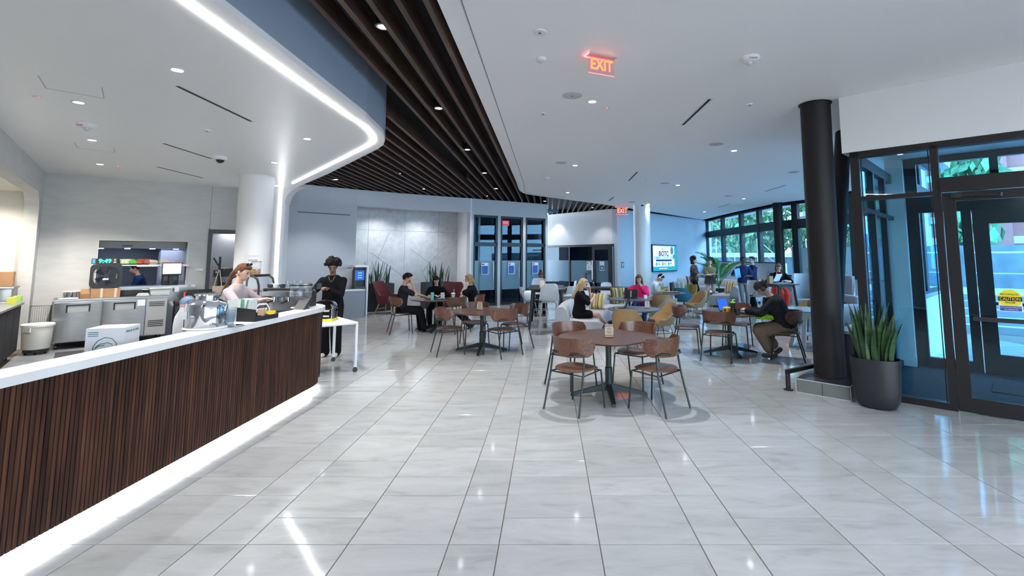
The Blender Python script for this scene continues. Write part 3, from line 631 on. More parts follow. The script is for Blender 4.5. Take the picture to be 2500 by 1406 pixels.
def railing(lab, pts, h=0.95, infill=True, drop=False):
    p0 = Vector(pts[0]); r = thing('stair_railing', lab, 'railing', p0, 0, 'outdoor railings')
    q = [Vector(p) - p0 for p in pts]
    for a, g_ in zip(q, pts): MB().tube([a - Vector((0, 0, g_[2] if drop else 0)), a + Vector((0, 0, h))], 0.022).build('post', m_rail, r)
    MB().tube([a + Vector((0, 0, h)) for a in q], 0.028).build('top_rail', m_rail, r)
    if infill:
        MB().tube([a + Vector((0, 0, h*0.45)) for a in q], 0.014).build('mid_rail', m_rail, r)
    return r
def xp(x, y, z): return tuple(XM @ Vector((x, y, z)))
railing('steel stair railing seen through the left pane of the entrance doors', [xp(-0.9, -0.3, 0), xp(-0.9, 2.3, 0.75)])
railing('steel stair railing seen beside the caution sticker', [xp(1.5, -0.5, 0), xp(1.5, 2.3, 0.75)])
railing('steel guard rail on the terrace behind the outdoor steps', [xp(-0.5, 4.0, 0.775), xp(1.4, 4.0, 0.775), xp(3.0, 4.0, 0.775)], 1.1)
railing('steel guard rail on the terrace above the dark brick wall', [xp(3.4, 3.4, 0.775), xp(5.2, 3.4, 0.775), xp(7.0, 3.4, 0.775)], 1.1)
# brick building across the street
bb = thing('brick_building', 'red brick building with pale stone bands across the street', 'building', xp(-4, 17, 0))
MB(xr).box(0, 0, 0, 30, 8, 16).build('wall', m_brick, bb)
for i in range(11): MB(xr).box(-0.04, -0.06, 2.4 + i*1.1, 30, 0, 2.75 + i*1.1).build('stone_band', m_stone, bb)
MB(xr).box(-0.05, -0.25, 0, 30, 0, 2.1).build('stone_base', m_stone, bb)
for i in range(9):
    for k, z in enumerate((3.2, 8.2)):
        wd = MB(xr).box(2.0 + i*3.2, -0.12, z, 3.5 + i*3.2, -0.02, z + 3.0).build('window', m_mull, bb)
        MB(xr).box(2.12 + i*3.2, -0.14, z + 0.12, 3.38 + i*3.2, -0.12, z + 2.88).build('pane', M('far_pane', (0.25, 0.35, 0.45), 0.1), wd)
    MB(xr).box(3.9 + i*3.2, -0.5, 0, 4.5 + i*3.2, 0, 15).build('pilaster', m_stone if i % 2 else m_brick, bb)
# parking barrier and ticket kiosk
kb = thing('ticket_kiosk', 'white parking ticket kiosk above the concrete wall', 'kiosk', xp(1.55, 6.6, 0.775))
MB(xr).box(0, 0, 0, 0.75, 0.6, 1.95).build('body', M('kiosk_white', (0.75, 0.76, 0.78), 0.4), kb); MB(xr).box(0.03, -0.02, 0.9, 0.42, 0, 1.85).build('panel', M('kiosk_blue', (0.04, 0.14, 0.28), 0.4), kb); MB(xr).box(0.12, -0.03, 1.35, 0.36, -0.02, 1.7).build('screen', m_blackp, kb)
ba = thing('barrier_arm', 'red and white striped parking barrier arm', 'barrier', xp(2.6, 6.7, 0.775))
MB(xr).box(0, 0, 0, 0.35, 0.35, 1.1).build('post', MATS['kiosk_white'], ba)
m_strr = M('barrier_red', (0.6, 0.03, 0.03), 0.5)
for i in range(14): MB(xr).box(-0.9 + i*0.35, -0.06, 1.50, -0.55 + i*0.35, -0.02, 1.62).build('stripe', m_strr if i % 3 == 0 else MATS['kiosk_white'], ba)
# trees
m_leaf = M('tree_leaves', (0.075, 0.17, 0.065), 0.7, noise=0.35, nscale=1.2)
m_leaf2 = M('tree_leaves_pale', (0.11, 0.21, 0.085), 0.7, noise=0.35, nscale=1.2); m_bark = M('bark', (0.06, 0.045, 0.035), 0.9)
def leaf_cloud(rng, blobs, n, size):
    mb = MB()
    for i in range(n):
        c, r = blobs[i % len(blobs)]
        while True:
            d = Vector((rng.uniform(-1, 1), rng.uniform(-1, 1), rng.uniform(-1, 1)))
            if 0.3 < d.length < 1: break
        p = Vector(c) + Vector((d.x*r[0], d.y*r[1], d.z*r[2])); a = Euler((rng.uniform(0, 6), rng.uniform(0, 6), rng.uniform(0, 6))).to_matrix(); s_ = size * rng.uniform(0.6, 1.3)
        mb._add([p + a @ Vector(q)*s_ for q in ((-1, 0, 0), (0, -0.45, 0.1), (1, 0, 0), (0, 0.45, 0.1))], [(0, 1, 2, 3)])
    return mb
def tree(lab, x, y, h, rx, seed, m):
    t_ = thing('tree', lab, 'tree', (x, y, -0.02), 0, 'trees outside the windows'); rng = random.Random(seed)
    MB().tube([(0, 0, 0), (0.05, 0, h*0.3), (0.0, 0.1, h*0.6)], [0.22, 0.17, 0.08], 8).build('trunk', m_bark, t_, 40)
    blobs = [((rng.uniform(-0.5, 0.5)*rx, rng.uniform(-0.5, 0.5)*rx, h*rng.uniform(0.16, 0.82)), (rx*rng.uniform(0.5, 0.75),)*2 + (h*rng.uniform(0.14, 0.24),)) for _ in range(12)]
    leaf_cloud(rng, blobs, 5200, 0.30).build('crown', m, t_)
tree('leafy tree filling the leftmost lounge window', 15.5, 43, 10, 3.2, 1, m_leaf)
tree('leafy tree behind the second lounge window from the left', 19.8, 46, 9, 3.0, 2, m_leaf2)
tree('leafy tree behind the third lounge window from the left', 24.2, 44, 10, 3.2, 3, m_leaf)
tree('leafy tree just left of the slim black window column', 27.0, 39.5, 9, 2.9, 4, m_leaf2)
tree('small round tree seen right of the slim black window column', 33.5, 52, 7.5, 2.8, 5, m_leaf)
tree('leafy tree seen left of the big black column', 30.5, 35.5, 9.5, 2.9, 6, m_leaf)
tree('leafy tree seen through the glass right of the big black column', 27, 28.5, 8.5, 2.6, 7, m_leaf2)
tree('tree seen at the top left corner of the entrance door glass', *xp(-2.2, 10, 0)[:2], 7.5, 2.6, 8, m_leaf)
# low walls, ramps and railings seen from the lounge
gw = thing('garden_wall', 'low dark brick garden wall with white coping outside the lounge windows', 'wall', (11.5, 33.0, 0))
MB().box(-1.5, 0, 0, 10, 0.4, 1.75).build('brickwork', MATS['dark_brick'], gw); MB().box(-1.6, -0.1, 1.75, 10.1, 0.5, 2.05).build('coping', m_pave, gw)
gw2 = thing('concrete_wall', 'pale concrete wall panels outside right of the slim window column', 'wall', (15.5, 27.0, 0))
for i in range(5): MB().box(i*0.95, 0, 0, i*0.95 + 0.92, 0.3, 1.75).build('panel', m_conc, gw2)
for k, (x, lab) in enumerate(((10.6, 'leftmost'), (13.2, 'second'), (16.3, 'third'))):
    railing(lab + ' white sloping stair railing outside the lounge windows', [(x, 31.0, 1.9), (x + 1.3, 31.4, 0.9)], 1.0, True, True)
railing('white sloping railing outside, just left of the slim window column', [(16.0, 29.0, 1.1), (17.3, 29.3, 0.3)], 0.9, True, True)
railing('pale sloping railing outside between the two black columns', [(14.6, 23.0, 1.0), (16.4, 23.0, 0.2)], 0.95, True, True)
pv = thing('brick_pavilion', 'small brick pavilion with a pale roof far outside the windows', 'building', (26.5, 50.0, 0))
MB().box(0, 0, 0, 5, 4, 4.2).build('wall', m_brick, pv); MB().box(-0.6, -0.6, 4.2, 5.6, 4.6, 4.7).build('roof', m_pave, pv); MB().box(1.5, -0.05, 0, 3.2, 0, 3.0).build('doorway', m_mull, pv)
cp = thing('canopy', 'flat pale canopy roof outside above the lounge windows', 'canopy', (17.5, 33.5, 0))
MB().prism([(0, 0), (8, 0), (9, 3), (1, 4)], 4.6, 4.9).build('roof', m_conc, cp); MB().cyl((1.5, 1.5), 0.18, 0, 4.6, 16).build('post', M('canopy_post', (0.12, 0.2, 0.35), 0.5), cp)
# ================================================================ BAR COUNTER
bar = thing('bar_counter', 'long curved bar counter clad in dark walnut slats with a white top', 'counter', (-3.3, 4.0, 0))
BO = Vector((-3.3, 4.0, 0))
AC, AR = (-3.75, 6.35), 0.75           # centre of the rounded end, radius of the slat face
def bar_path(off, step=0.03, y0=1.0):
    """points and headings along the slat face, offset outwards by off"""
    out = []; L1 = 6.35 - y0; L2 = AR * PI * 0.62; n = int((L1 + L2) / step)
    for i in range(n + 1):
        s_ = i * step
        if s_ < L1: out.append((-3.0 + off, y0 + s_, 0.0))
        else:
            a = (s_ - L1) / AR; out.append((AC[0] + (AR + off)*math.cos(a), AC[1] + (AR + off)*math.sin(a), a))
    return out
def bar_solid(off, inner, z0, z1, nm_, m, sm=30, inner_pts=None):
    f_ = bar_path(off, 0.12); o_ = [(x, y) for x, y, a in f_]
    i_ = inner_pts or [(-3.0 + inner, 1.0), (-3.0 + inner, 7.0)]
    return MB(Matrix.Translation(-BO)).prism(o_ + i_[::-1], z0, z1).build(nm_, m, bar, sm)
m_slat = Mwood('bar_walnut', (0.014, 0.006, 0.004), (0.080, 0.030, 0.016), 0.6, (5, 5, 0.35), 0.32, warp=5)
m_slat.node_tree.nodes['Principled BSDF'].inputs['Specular IOR Level'].default_value = 0.25
bar_solid(-0.016, -0.20, 0.10, 1.025, 'backing', M('bar_backing', (0.012, 0.007, 0.006), 0.7))
bar_solid(-0.13, -0.30, 0.0, 0.10, 'toe_kick', M('toe_white', (0.75, 0.75, 0.78), 0.4))
bar_solid(0.05, -0.20, 1.025, 1.08, 'worktop', m_quartz, 30, [(-3.19, 1.0), (-3.19, 6.75), (-3.45, 7.0), (-3.95, 7.05)])
slat_me = MB().box(-0.016, -0.0115, 0.10, 0.0, 0.0115, 1.025).mesh('slat', m_slat)
for x, y, a in bar_path(0.0, 0.0305, 2.3): share(slat_me, 'slat', bar, (x - BO.x, y - BO.y, 0), a)
mb = MB(Matrix.Translation(-BO)); lp = bar_path(-0.075, 0.12)
for a, b in zip(lp, lp[1:]): mb.bar((a[0], a[1], 0.093), (b[0], b[1], 0.093), 0.03, 0.012)
mb.build('toe_light', Memit('toe_led', (0.92, 0.95, 1.0), 32.0), bar)
# lower work deck behind the ledge
deck = thing('work_deck', 'stainless work deck with grey boards behind the bar ledge', 'counter', (-3.55, 4.0, 0))
MB().box(-0.17, -2.6, 0.84, 0.34, 2.75, 0.88).build('deck_top', m_steel, deck); MB().box(-0.15, -2.6, 0.05, 0.30, 2.7, 0.84).build('cabinet', m_dkgrey, deck)
m_board = M('grey_board', (0.16, 0.18, 0.20), 0.5)
for i in range(4): MB().box(-0.16 + i*0.08, -0.15, 0.885, -0.085 + i*0.08, 0.55, 0.905 + 0.01*i).build('board', m_board, deck)
m_redp = M('red_plastic', (0.75, 0.05, 0.03), 0.4)
for y in (-0.02, 0.2): MB().box(-0.02, y, 0.94, 0.02, y + 0.06, 0.955).build('red_clip', m_redp, deck)
st(MB().prism([(-3.3, 1.0), (-3.3, 7.0), (-4.6, 9.6), (-6.3, 12.5), (-7.4, 12.4), (-10.2, 9.75), (-7.3, 6.3), (-7.3, 1.0)], -0.006, 0.004).build('floor_kitchen', M('kitchen_floor', (0.17, 0.18, 0.19), 0.4, noise=0.25, nscale=2, stretch=(1, 6, 1))))

# ================================================================ KITCHEN WALLS
KA, KB = (-10.12, 9.68), (-7.76, 11.95)
KD = Vector((KB[0]-KA[0], KB[1]-KA[1], 0)).normalized(); KR = math.atan2(KD.y, KD.x); KM = plane_mtx(KA, KB)
def kp(u, v, t=0.0):
    """pixel -> (x along the kitchen wall, height) on the plane t in front of it"""
    n = Vector((-KD.y, KD.x, 0)); a = Vector((*KA, 0)) + n*t; b = a + KD
    p = KM.inverted() @ onp(u, v, a, b); return p.x, p.z
def kthing(nm_, lab, cat, x, t, z, group=None): return thing(nm_, lab, cat, KM @ Vector((x, t, z)), KR, group)
OX0, OX1, OZ0, OZ1 = 0.88, 2.40, 1.10, 2.09
DX = 2.83
wk = st(MB(KM).box(-0.2, 0, 0, OX0, 0.2, ZS).box(OX0, 0, OZ1, OX1, 0.2, ZS).box(OX0, 0, 0, OX1, 0.2, OZ0).box(OX1, 0, 0, DX, 0.2, ZS).box(DX, 0, 2.36, 4.4, 0.2, ZS).box(3.85, 0, 0, 4.4, 0.2, 2.36).build('wall_kitchen', m_grey))
MB(KM).box(2.795, -0.003, 2.36, 2.803, 0.0, ZS).build('seam', M('seam', (0.22, 0.22, 0.22), 0.8), wk)
st(MB(KM).box(DX - 0.045, -0.03, 0, DX + 0.03, 0.22, 2.40).box(DX + 0.03, -0.03, 2.31, 3.85, 0.22, 2.40).box(3.80, -0.03, 0, 3.87, 0.22, 2.4).build('trim_1', m_dkgrey))
# opening in the left kitchen wall with a rounded top corner, and the alcove behind it
KLm = plane_mtx((-7.22, 6.27), KA); ll = (Vector(KA) - Vector((-7.22, 6.27))).length
ox = ll - 0.30; rr_ = 0.42; zt = 2.97
arcp = [(ox, 0.0), (ox - 0.12, zt - rr_)] + [(ox - 0.12 - rr_*(1 - math.cos(a)), zt - rr_ + rr_*math.sin(a)) for a in [PI/2*i/8 for i in range(9)]] + [(-1.0, zt)]
mb = MB(KLm)
mb.loft([[(x, y, z) for x, z in ([(ll, 0)] + arcp[:11] + [(ox - 0.12 - rr_, ZS), (ll, ZS)])] for y in (0, 0.2)])
mb.box(-1.0, 0, zt, ox - 0.12 - rr_, 0.2, ZS)
st(mb.build('wall_alcove_front', m_grey))
m_crm = M('cream_paint', (0.78, 0.75, 0.68), 0.6)
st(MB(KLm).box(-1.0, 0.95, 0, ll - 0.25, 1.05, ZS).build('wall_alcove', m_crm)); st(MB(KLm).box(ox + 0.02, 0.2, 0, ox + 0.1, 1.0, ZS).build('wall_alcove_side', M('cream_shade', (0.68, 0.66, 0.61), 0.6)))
st(MB(KLm).box(-1, 0.2, zt + 0.02, ll, 1.0, zt + 0.08).build('ceiling_alcove', m_crm))
# kitchen behind the pass-through
m_kwall = M('kitchen_back', (0.30, 0.33, 0.40), 0.6)
st(MB(KM).box(-0.3, 2.2, 0, 2.75, 2.3, 3.0).build('wall_kitchen_back', m_kwall)); st(MB(KM).box(-0.4, 0.2, 0, -0.3, 2.3, 3.0).build('wall_kitchen_end', m_kwall)); st(MB(KM).box(2.62, 0.2, 0, 2.72, 2.3, 3.0).build('wall_kitchen_side', m_kwall)); st(MB(KM).box(-0.4, 0.2, 2.6, 4.4, 2.4, 2.7).build('ceiling_kitchen', m_white))
st(MB(KM).box(2.72, 2.3, 0, 4.5, 2.4, 3.0).build('wall_store', m_white))
st(MB(KM).box(OX0 - 0.012, -0.008, OZ0, OX0, 0.2, OZ1).box(OX1, -0.008, OZ0, OX1 + 0.012, 0.2, OZ1).box(OX0, -0.008, OZ1, OX1, 0.2, OZ1 + 0.012).build('trim_2', M('cream_trim', (0.7, 0.68, 0.6), 0.5)))
hd = kthing('extractor_hood', 'stainless extractor hood with a row of lamps inside the kitchen hatch', 'hood', 1.64, 0.25, 1.95)
MB().box(-0.95, 0, 0, 0.95, 0.9, 0.4).build('body', M('hood_steel', (0.20, 0.195, 0.185), 0.5, 0.5), hd); MB().box(-0.95, -0.02, -0.02, 0.95, 0.02, 0.0).build('front_lip', M('lip_blue', (0.15, 0.2, 0.5), 0.4), hd)
MB().box(-0.38, -0.03, 0.02, -0.2, -0.005, 0.05).build('name_plate', m_blackp, hd)
for i, x in enumerate((-0.72, -0.28, 0.15, 0.58)): MB().cyl((x, 0.05), 0.05, -0.03, -0.02, 14).build('lamp_lens', Memit('hood_lamp', (0.6, 0.72, 1.0), 22.0), hd)
l = bpy.data.lights.new('hood_light', 'AREA'); l.shape = 'RECTANGLE'; l.size = 1.5; l.size_y = 0.4; l.energy = 3.5; l.color = (0.55, 0.68, 1.0); lo = bpy.data.objects.new('hood_light', l); COL.objects.link(lo); lo.parent = hd; lo.location = (0, 0.35, -0.05)
sh = kthing('hatch_shelf', 'stainless shelf across the kitchen hatch, loaded with food boxes', 'shelf', 1.64, 0.02, 1.55)
MB().box(-0.76, -0.06, 0, 0.79, 0.3, 0.02).build('board', m_steel, sh); MB().box(-0.12, -0.07, -0.02, 0.25, -0.06, 0.012).build('label_strip', m_swht, sh); MB().box(0.45, -0.07, -0.02, 0.8, -0.06, 0.012).build('label_strip', m_swht, sh)
for x in (-0.74, 0.76): MB().tube([(x, 0.1, -0.42), (x, 0.1, 0)], 0.014).build('support', m_steel, sh)
ct = kthing('hatch_counter', 'stainless counter along the sill of the kitchen hatch', 'counter', 1.64, 0.0, 1.04)
MB().box(-0.78, -0.14, 0, 0.80, 0.5, 0.07).build('board', m_steel, ct); MB().box(0.56, -0.152, -0.08, 0.64, -0.14, 0.03).build('paper_tag', m_swht, ct)
st(MB(KM).box(OX0, -0.004, 0.75, OX1 + 0.25, 0.0, 1.03).build('trim_3', m_steel))
# food on the shelf
def clam(x, lab, open_=0.0):
    c = kthing('takeout_box', lab, 'box', x, 0.12, 1.57, 'takeout boxes on the hatch shelf'); m = M('bagasse', (0.66, 0.56, 0.44), 0.8)
    MB().loft([[(sx_*a, sy_*a*0.8, z) for sx_, sy_ in ((-1,-1),(1,-1),(1,1),(-1,1))] for a, z in ((0.065, 0), (0.085, 0.05), (0.09, 0.055))]).build('base', m, c)
    MB().loft([[(sx_*a, sy_*a*0.8, z) for sx_, sy_ in ((-1,-1),(1,-1),(1,1),(-1,1))] for a, z in ((0.09, 0.057), (0.085, 0.065), (0.06, 0.105))]).build('lid', m, c)
clam(1.80, 'tan takeout box on the hatch shelf, left of the pair'); clam(2.0, 'tan takeout box on the hatch shelf, right of the pair')
c = kthing('takeout_tray', 'low open tan tray beside the takeout boxes on the hatch shelf', 'tray', 2.15, 0.12, 1.57); MB().loft([[(sx_*a, sy_*a*0.8, z) for sx_, sy_ in ((-1,-1),(1,-1),(1,1),(-1,1))] for a, z in ((0.05, 0), (0.065, 0.05), (0.06, 0.05), (0.045, 0.008))]).build('tray', MATS['bagasse'], c)
for i in range(3): tag(MB().lathe([(0.03, 0), (0.04, 0.07), (0.036, 0.07)], n=14).build('paper_cup', M('striped_cup', (0.7, 0.45, 0.35), 0.7), None, None, KM @ Vector((2.245 + i*0.075, 0.12, 1.57))), ('left', 'middle', 'right')[i] + ' of three striped paper cups at the end of the hatch shelf', 'cup', 'cups on the hatch shelf')
def bag(x, lab, m, n=3):
    b = kthing('snack_bag', lab, 'bag', x, 0.1, 1.57, 'snack bags on the hatch shelf'); rng = random.Random(int(x*100)); 
    MB().ball((0, 0, 0.05), (0.085, 0.06, 0.055), 12, 8).build('bag', m, b, 60)
    MB().box(-0.09, -0.003, 0.085, 0.09, 0.003, 0.125).build('crimp', m, b)
bag(1.33, 'pale green bag of salad leaves on the hatch shelf', M('bag_pale', (0.55, 0.65, 0.35), 0.4, noise=0.4, nscale=18)); bag(1.47, 'bright green topped bag on the hatch shelf', M('bag_green', (0.10, 0.45, 0.06), 0.4, noise=0.4, nscale=18)); bag(1.57, 'red bag of chips nearer the green bags on the hatch shelf', M('bag_red', (0.5, 0.06, 0.04), 0.35, noise=0.5, nscale=18)); bag(1.70, 'red and cream bag of chips beside the takeout boxes', M('bag_red2', (0.45, 0.10, 0.07), 0.35, noise=0.6, nscale=22))
c = kthing('food_container', 'clear grey container behind the digital clock', 'container', 1.0, 0.12, 1.57); MB().rbox(-0.12, -0.06, 0, 0.12, 0.06, 0.09, 0.03).build('container', M('grey_clear', (0.4, 0.42, 0.45), 0.3), c, 40)
# wall clock, fan, monitor
x, z = kp(256, 643, -0.52)
ck = kthing('digital_clock', 'digital clock reading 9:49 on top of the black fan', 'clock', x, -0.52, 0.93 + 0.181 + 0.49 + 0.002)
MB().rbox(-0.20, -0.02, 0, 0.20, 0.03, 0.105, 0.008).build('case', m_blackp, ck)
m_grn = Memit('clock_green', (0.05, 1.0, 0.55), 2.2)
text('digits', '9:49', 0.115, m_grn, ck, Matrix.Translation((0.0, -0.024, 0.052)) @ Matrix.Rotation(PI/2, 4, 'X'), 0.001, bold=0.003)
MB().box(-0.19, -0.024, 0.01, -0.145, -0.02, 0.095).build('side_icons', Memit('clock_blue', (0.1, 0.45, 0.9), 1.0), ck); MB().box(0.135, -0.024, 0.065, 0.165, -0.02, 0.095).build('sun_icon', Memit('clock_orange', (1.0, 0.4, 0.05), 1.2), ck)
text('lettering', '59', 0.045, Memit('clock_white', (0.7, 0.85, 1), 1.4), ck, Matrix.Translation((0.15, -0.024, 0.028)) @ Matrix.Rotation(PI/2, 4, 'X'), 0.001)

# ================================================================ FRIDGE BENCH
FT = -0.87
fx0 = kp(127, 780, FT)[0]; fx1 = kp(408, 745, FT)[0]; fh = 0.93; fw = fx1 - fx0
fg = kthing('fridge_bench', 'stainless two-door fridge bench with a vented end panel', 'fridge', fx0, FT, 0)
MB().box(0, 0.02, 0.13, fw, 0.80, fh - 0.035).build('body', m_steel, fg); MB().rbox(-0.02, -0.02, fh - 0.035, fw + 0.02, 0.82, fh, 0.01).build('top', m_steel, fg)
d1, d2 = fw*0.40, fw*0.795
for a, b in ((0.01, d1 - 0.006), (d1 + 0.006, d2 - 0.006)):
    dd = MB().rbox(a, -0.035, 0.15, b, 0.018, fh - 0.05, 0.012).build('door', m_steel, fg, 40); c_ = (a + b)/2
    MB().box(c_ - 0.17, -0.05, fh - 0.24, c_ - 0.145, -0.034, fh - 0.10).box(c_ + 0.145, -0.05, fh - 0.24, c_ + 0.17, -0.034, fh - 0.10).box(c_ - 0.17, -0.05, fh - 0.12, c_ + 0.17, -0.034, fh - 0.095).build('handle_frame', m_blackp, dd)
    MB().box(c_ - 0.145, -0.038, fh - 0.24, c_ + 0.145, -0.034, fh - 0.12).build('handle_plate', M('dull_steel', (0.42, 0.42, 0.42), 0.45, 0.6), dd)
vp = MB().box(d2 + 0.006, -0.02, 0.15, fw - 0.005, 0.018, fh - 0.05).build('vent_panel', MATS['dull_steel'], fg)
for z in (0.80, 0.765, 0.73, 0.42, 0.385, 0.35, 0.315): MB().box(d2 + 0.05, -0.026, z, fw - 0.05, -0.02, z + 0.016).build('vent_slot', m_blackp, vp)
for x in (0.08, fw - 0.08):
    for y in (0.1, 0.7): MB().lathe([(0.02, 0.10), (0.02, 0.13)], (x, y), 10).tube([(x - 0.015, y, 0.045), (x + 0.015, y, 0.045)], 0.045, 14).build('caster', m_blackp, fg)
MB().box(d2 - 0.14, -0.040, fh - 0.18, d2 - 0.02, -0.036, fh - 0.06).build('paper_note', m_swht, fg)
def ftop(nm_, lab, cat, u, dy, group=None, dz=0.0): return kthing(nm_, lab, cat, kp(u, 730, FT + dy)[0], FT + dy, fh + 0.001 + dz, group)
bx_ = ftop('cardboard_box', 'brown cardboard box carrying the black fan', 'box', 256, 0.35); m_card = M('cardboard', (0.36, 0.20, 0.10), 0.8, noise=0.1, nscale=5)
MB().box(-0.22, -0.14, 0, 0.22, 0.16, 0.175).build('carton', m_card, bx_)
for x in (-0.06, 0.15): MB().box(x - 0.02, -0.143, 0, x + 0.015, 0.163, 0.178).build('tape', M('packing_tape', (0.62, 0.52, 0.4), 0.4), bx_)
fan = ftop('box_fan', 'square black box fan standing on the cardboard box', 'fan', 254, 0.35, None, 0.18)
fs = 0.245
def rsq(h_, r, y, n=6): 
    return [(cx_ + r*math.cos(a0 + PI/2*i/n), y, cz + fs + r*math.sin(a0 + PI/2*i/n)) for cx_, cz, a0 in ((h_-r, h_-r, 0), (-h_+r, h_-r, PI/2), (-h_+r, -h_+r, PI), (h_-r, -h_+r, 1.5*PI)) for i in range(n+1)]
mb = MB(); mb.loft([rsq(fs, 0.09, -0.06), rsq(fs, 0.09, 0.06), rsq(fs - 0.05, 0.12, 0.06), rsq(fs - 0.05, 0.16, -0.06), rsq(fs, 0.09, -0.06)], cap=False); mb.build('frame', m_blackp, fan, 40)
for i in range(5):
    a = 2*PI*i/5; MB().loft([[(q*math.cos(a + t_), 0.01 + dy, fs + q*math.sin(a + t_)) for q, t_, dy in ((0.04, -0.3, -0.02), (0.18, -0.35, -0.02), (0.18, 0.25, 0.02), (0.04, 0.4, 0.02))], [(q*math.cos(a + t_), 0.014 + dy, fs + q*math.sin(a + t_)) for q, t_, dy in ((0.04, -0.3, -0.02), (0.18, -0.35, -0.02), (0.18, 0.25, 0.02), (0.04, 0.4, 0.02))]]).build('blade', M('fan_blade', (0.03, 0.03, 0.035), 0.3), fan)
mb = MB()
for i in range(36):
    a = 2*PI*i/36; mb.tube([(0.05*math.cos(a), -0.045, fs + 0.05*math.sin(a)), (0.195*math.cos(a + 0.12), -0.045, fs + 0.195*math.sin(a + 0.12))], 0.0022, 4)
for q in (0.09, 0.14, 0.19): mb.tube([(q*math.cos(2*PI*i/28), -0.047, fs + q*math.sin(2*PI*i/28)) for i in range(29)], 0.003, 4)
mb.build('grille', m_blackp, fan); MB().loft([[(0.045*math.cos(2*PI*i/18), y, fs + 0.045*math.sin(2*PI*i/18)) for i in range(18)] for y in (-0.055, 0.0)]).build('hub', m_blackp, fan)
MB().box(-0.05, -0.06, fs - 0.08, 0.04, -0.05, fs - 0.045).build('label_plate', M('fan_label', (0.5, 0.52, 0.55), 0.4), fan)
ms = kthing('monitor', 'small flat monitor with a white screen at the kitchen hatch', 'monitor', 2.13, -0.12, 1.11); m_scr = Memit('screen_white', (0.75, 0.85, 1.0), 1.3)
MB().rbox(-0.18, -0.012, 0.23, 0.18, 0.012, 0.50, 0.008).build('bezel', m_blackp, ms); MB().box(-0.165, -0.014, 0.255, 0.165, -0.012, 0.485).build('screen', m_scr, ms); MB().box(-0.03, 0.012, 0.0, 0.03, 0.05, 0.3).box(-0.1, -0.06, 0, 0.1, 0.08, 0.012).build('stand', m_blackp, ms)
c = kthing('printer', 'black receipt printer under the kitchen monitor', 'printer', 2.13, 0.10, 1.11); MB().rbox(-0.15, -0.07, 0, 0.15, 0.1, 0.24, 0.02).build('body', m_blackp, c, 40); MB().box(-0.12, -0.075, 0.1, 0.12, -0.07, 0.2).build('front', M('printer_front', (0.03, 0.03, 0.04), 0.3), c)
for i, (u, dy) in enumerate(((162, 0.30), (176, 0.22), (186, 0.35))):
    c = ftop('steel_pitcher', ('leftmost', 'middle', 'rightmost')[i] + ' of three small steel tins on the fridge bench', 'tin', u, dy, 'steel tins on the fridge bench'); MB().lathe([(0.055, 0), (0.055, 0.13), (0.05, 0.13), (0.05, 0.02)], n=18).build('tin', m_chrome, c, 40); MB().cyl((0, 0), 0.058, 0.131, 0.143, 18).build('lid', m_swht, c, 40)
c = ftop('folded_cloths', 'flat white folded cloths on the left end of the fridge bench', 'cloth', 170, 0.10); MB().rbox(-0.16, -0.06, 0, 0.12, 0.06, 0.025, 0.02).build('cloth', m_swht, c, 40)
c = ftop('paper_sack', 'crumpled brown paper bag on the fridge bench left of the fan', 'bag', 206, 0.40); MB().loft([[(sx_*a, sy_*b_, z) for sx_, sy_ in ((-1,-1),(0.2,-1.1),(1,-1),(1,1),(0,1.1),(-1,1))] for a, b_, z in ((0.07, 0.05, 0), (0.08, 0.06, 0.08), (0.065, 0.04, 0.16), (0.07, 0.03, 0.175))]).build('sack', m_card, c)
c = ftop('black_tray', 'black plastic trays beside the white tub on the fridge bench', 'tray', 315, 0.55); MB().rbox(-0.22, -0.1, 0, 0.22, 0.1, 0.11, 0.02).build('tray', m_blackp, c, 40)
c = ftop('napkin_stack', 'loose stack of white cloths in front of the white tub', 'napkins', 348, 0.25)
for i in range(4): MB().rbox(-0.11 + 0.01*i, -0.07, 0.014*i, 0.11 - 0.008*i, 0.07, 0.014*i + 0.012, 0.02).build('cloth', m_swht, c)
c = ftop('paper_bowl', 'shallow white paper bowl behind the napkins', 'bowl', 356, 0.62); MB().lathe([(0.05, 0.07), (0.1, 0.11), (0.095, 0.112), (0.04, 0.078)], n=20).build('bowl', m_swht, c, 40)
MB().rbox(-0.07, -0.07, 0, 0.07, 0.07, 0.07, 0.01).build('base_block', m_blackp, c)
c = ftop('bus_tub', 'white plastic tub on the right end of the fridge bench', 'tub', 388, 0.42)
MB().loft([[(sx_*a, sy_*a*0.75, z) for sx_, sy_ in ((-1,-1),(1,-1),(1,1),(-1,1))] for a, z in ((0.15, 0), (0.17, 0.13), (0.165, 0.13), (0.145, 0.01))]).build('tub', M('tub_white', (0.62, 0.68, 0.68), 0.4), c); MB().rbox(-0.19, -0.145, 0.125, 0.19, 0.145, 0.15, 0.02).build('rim', MATS['tub_white'], c)
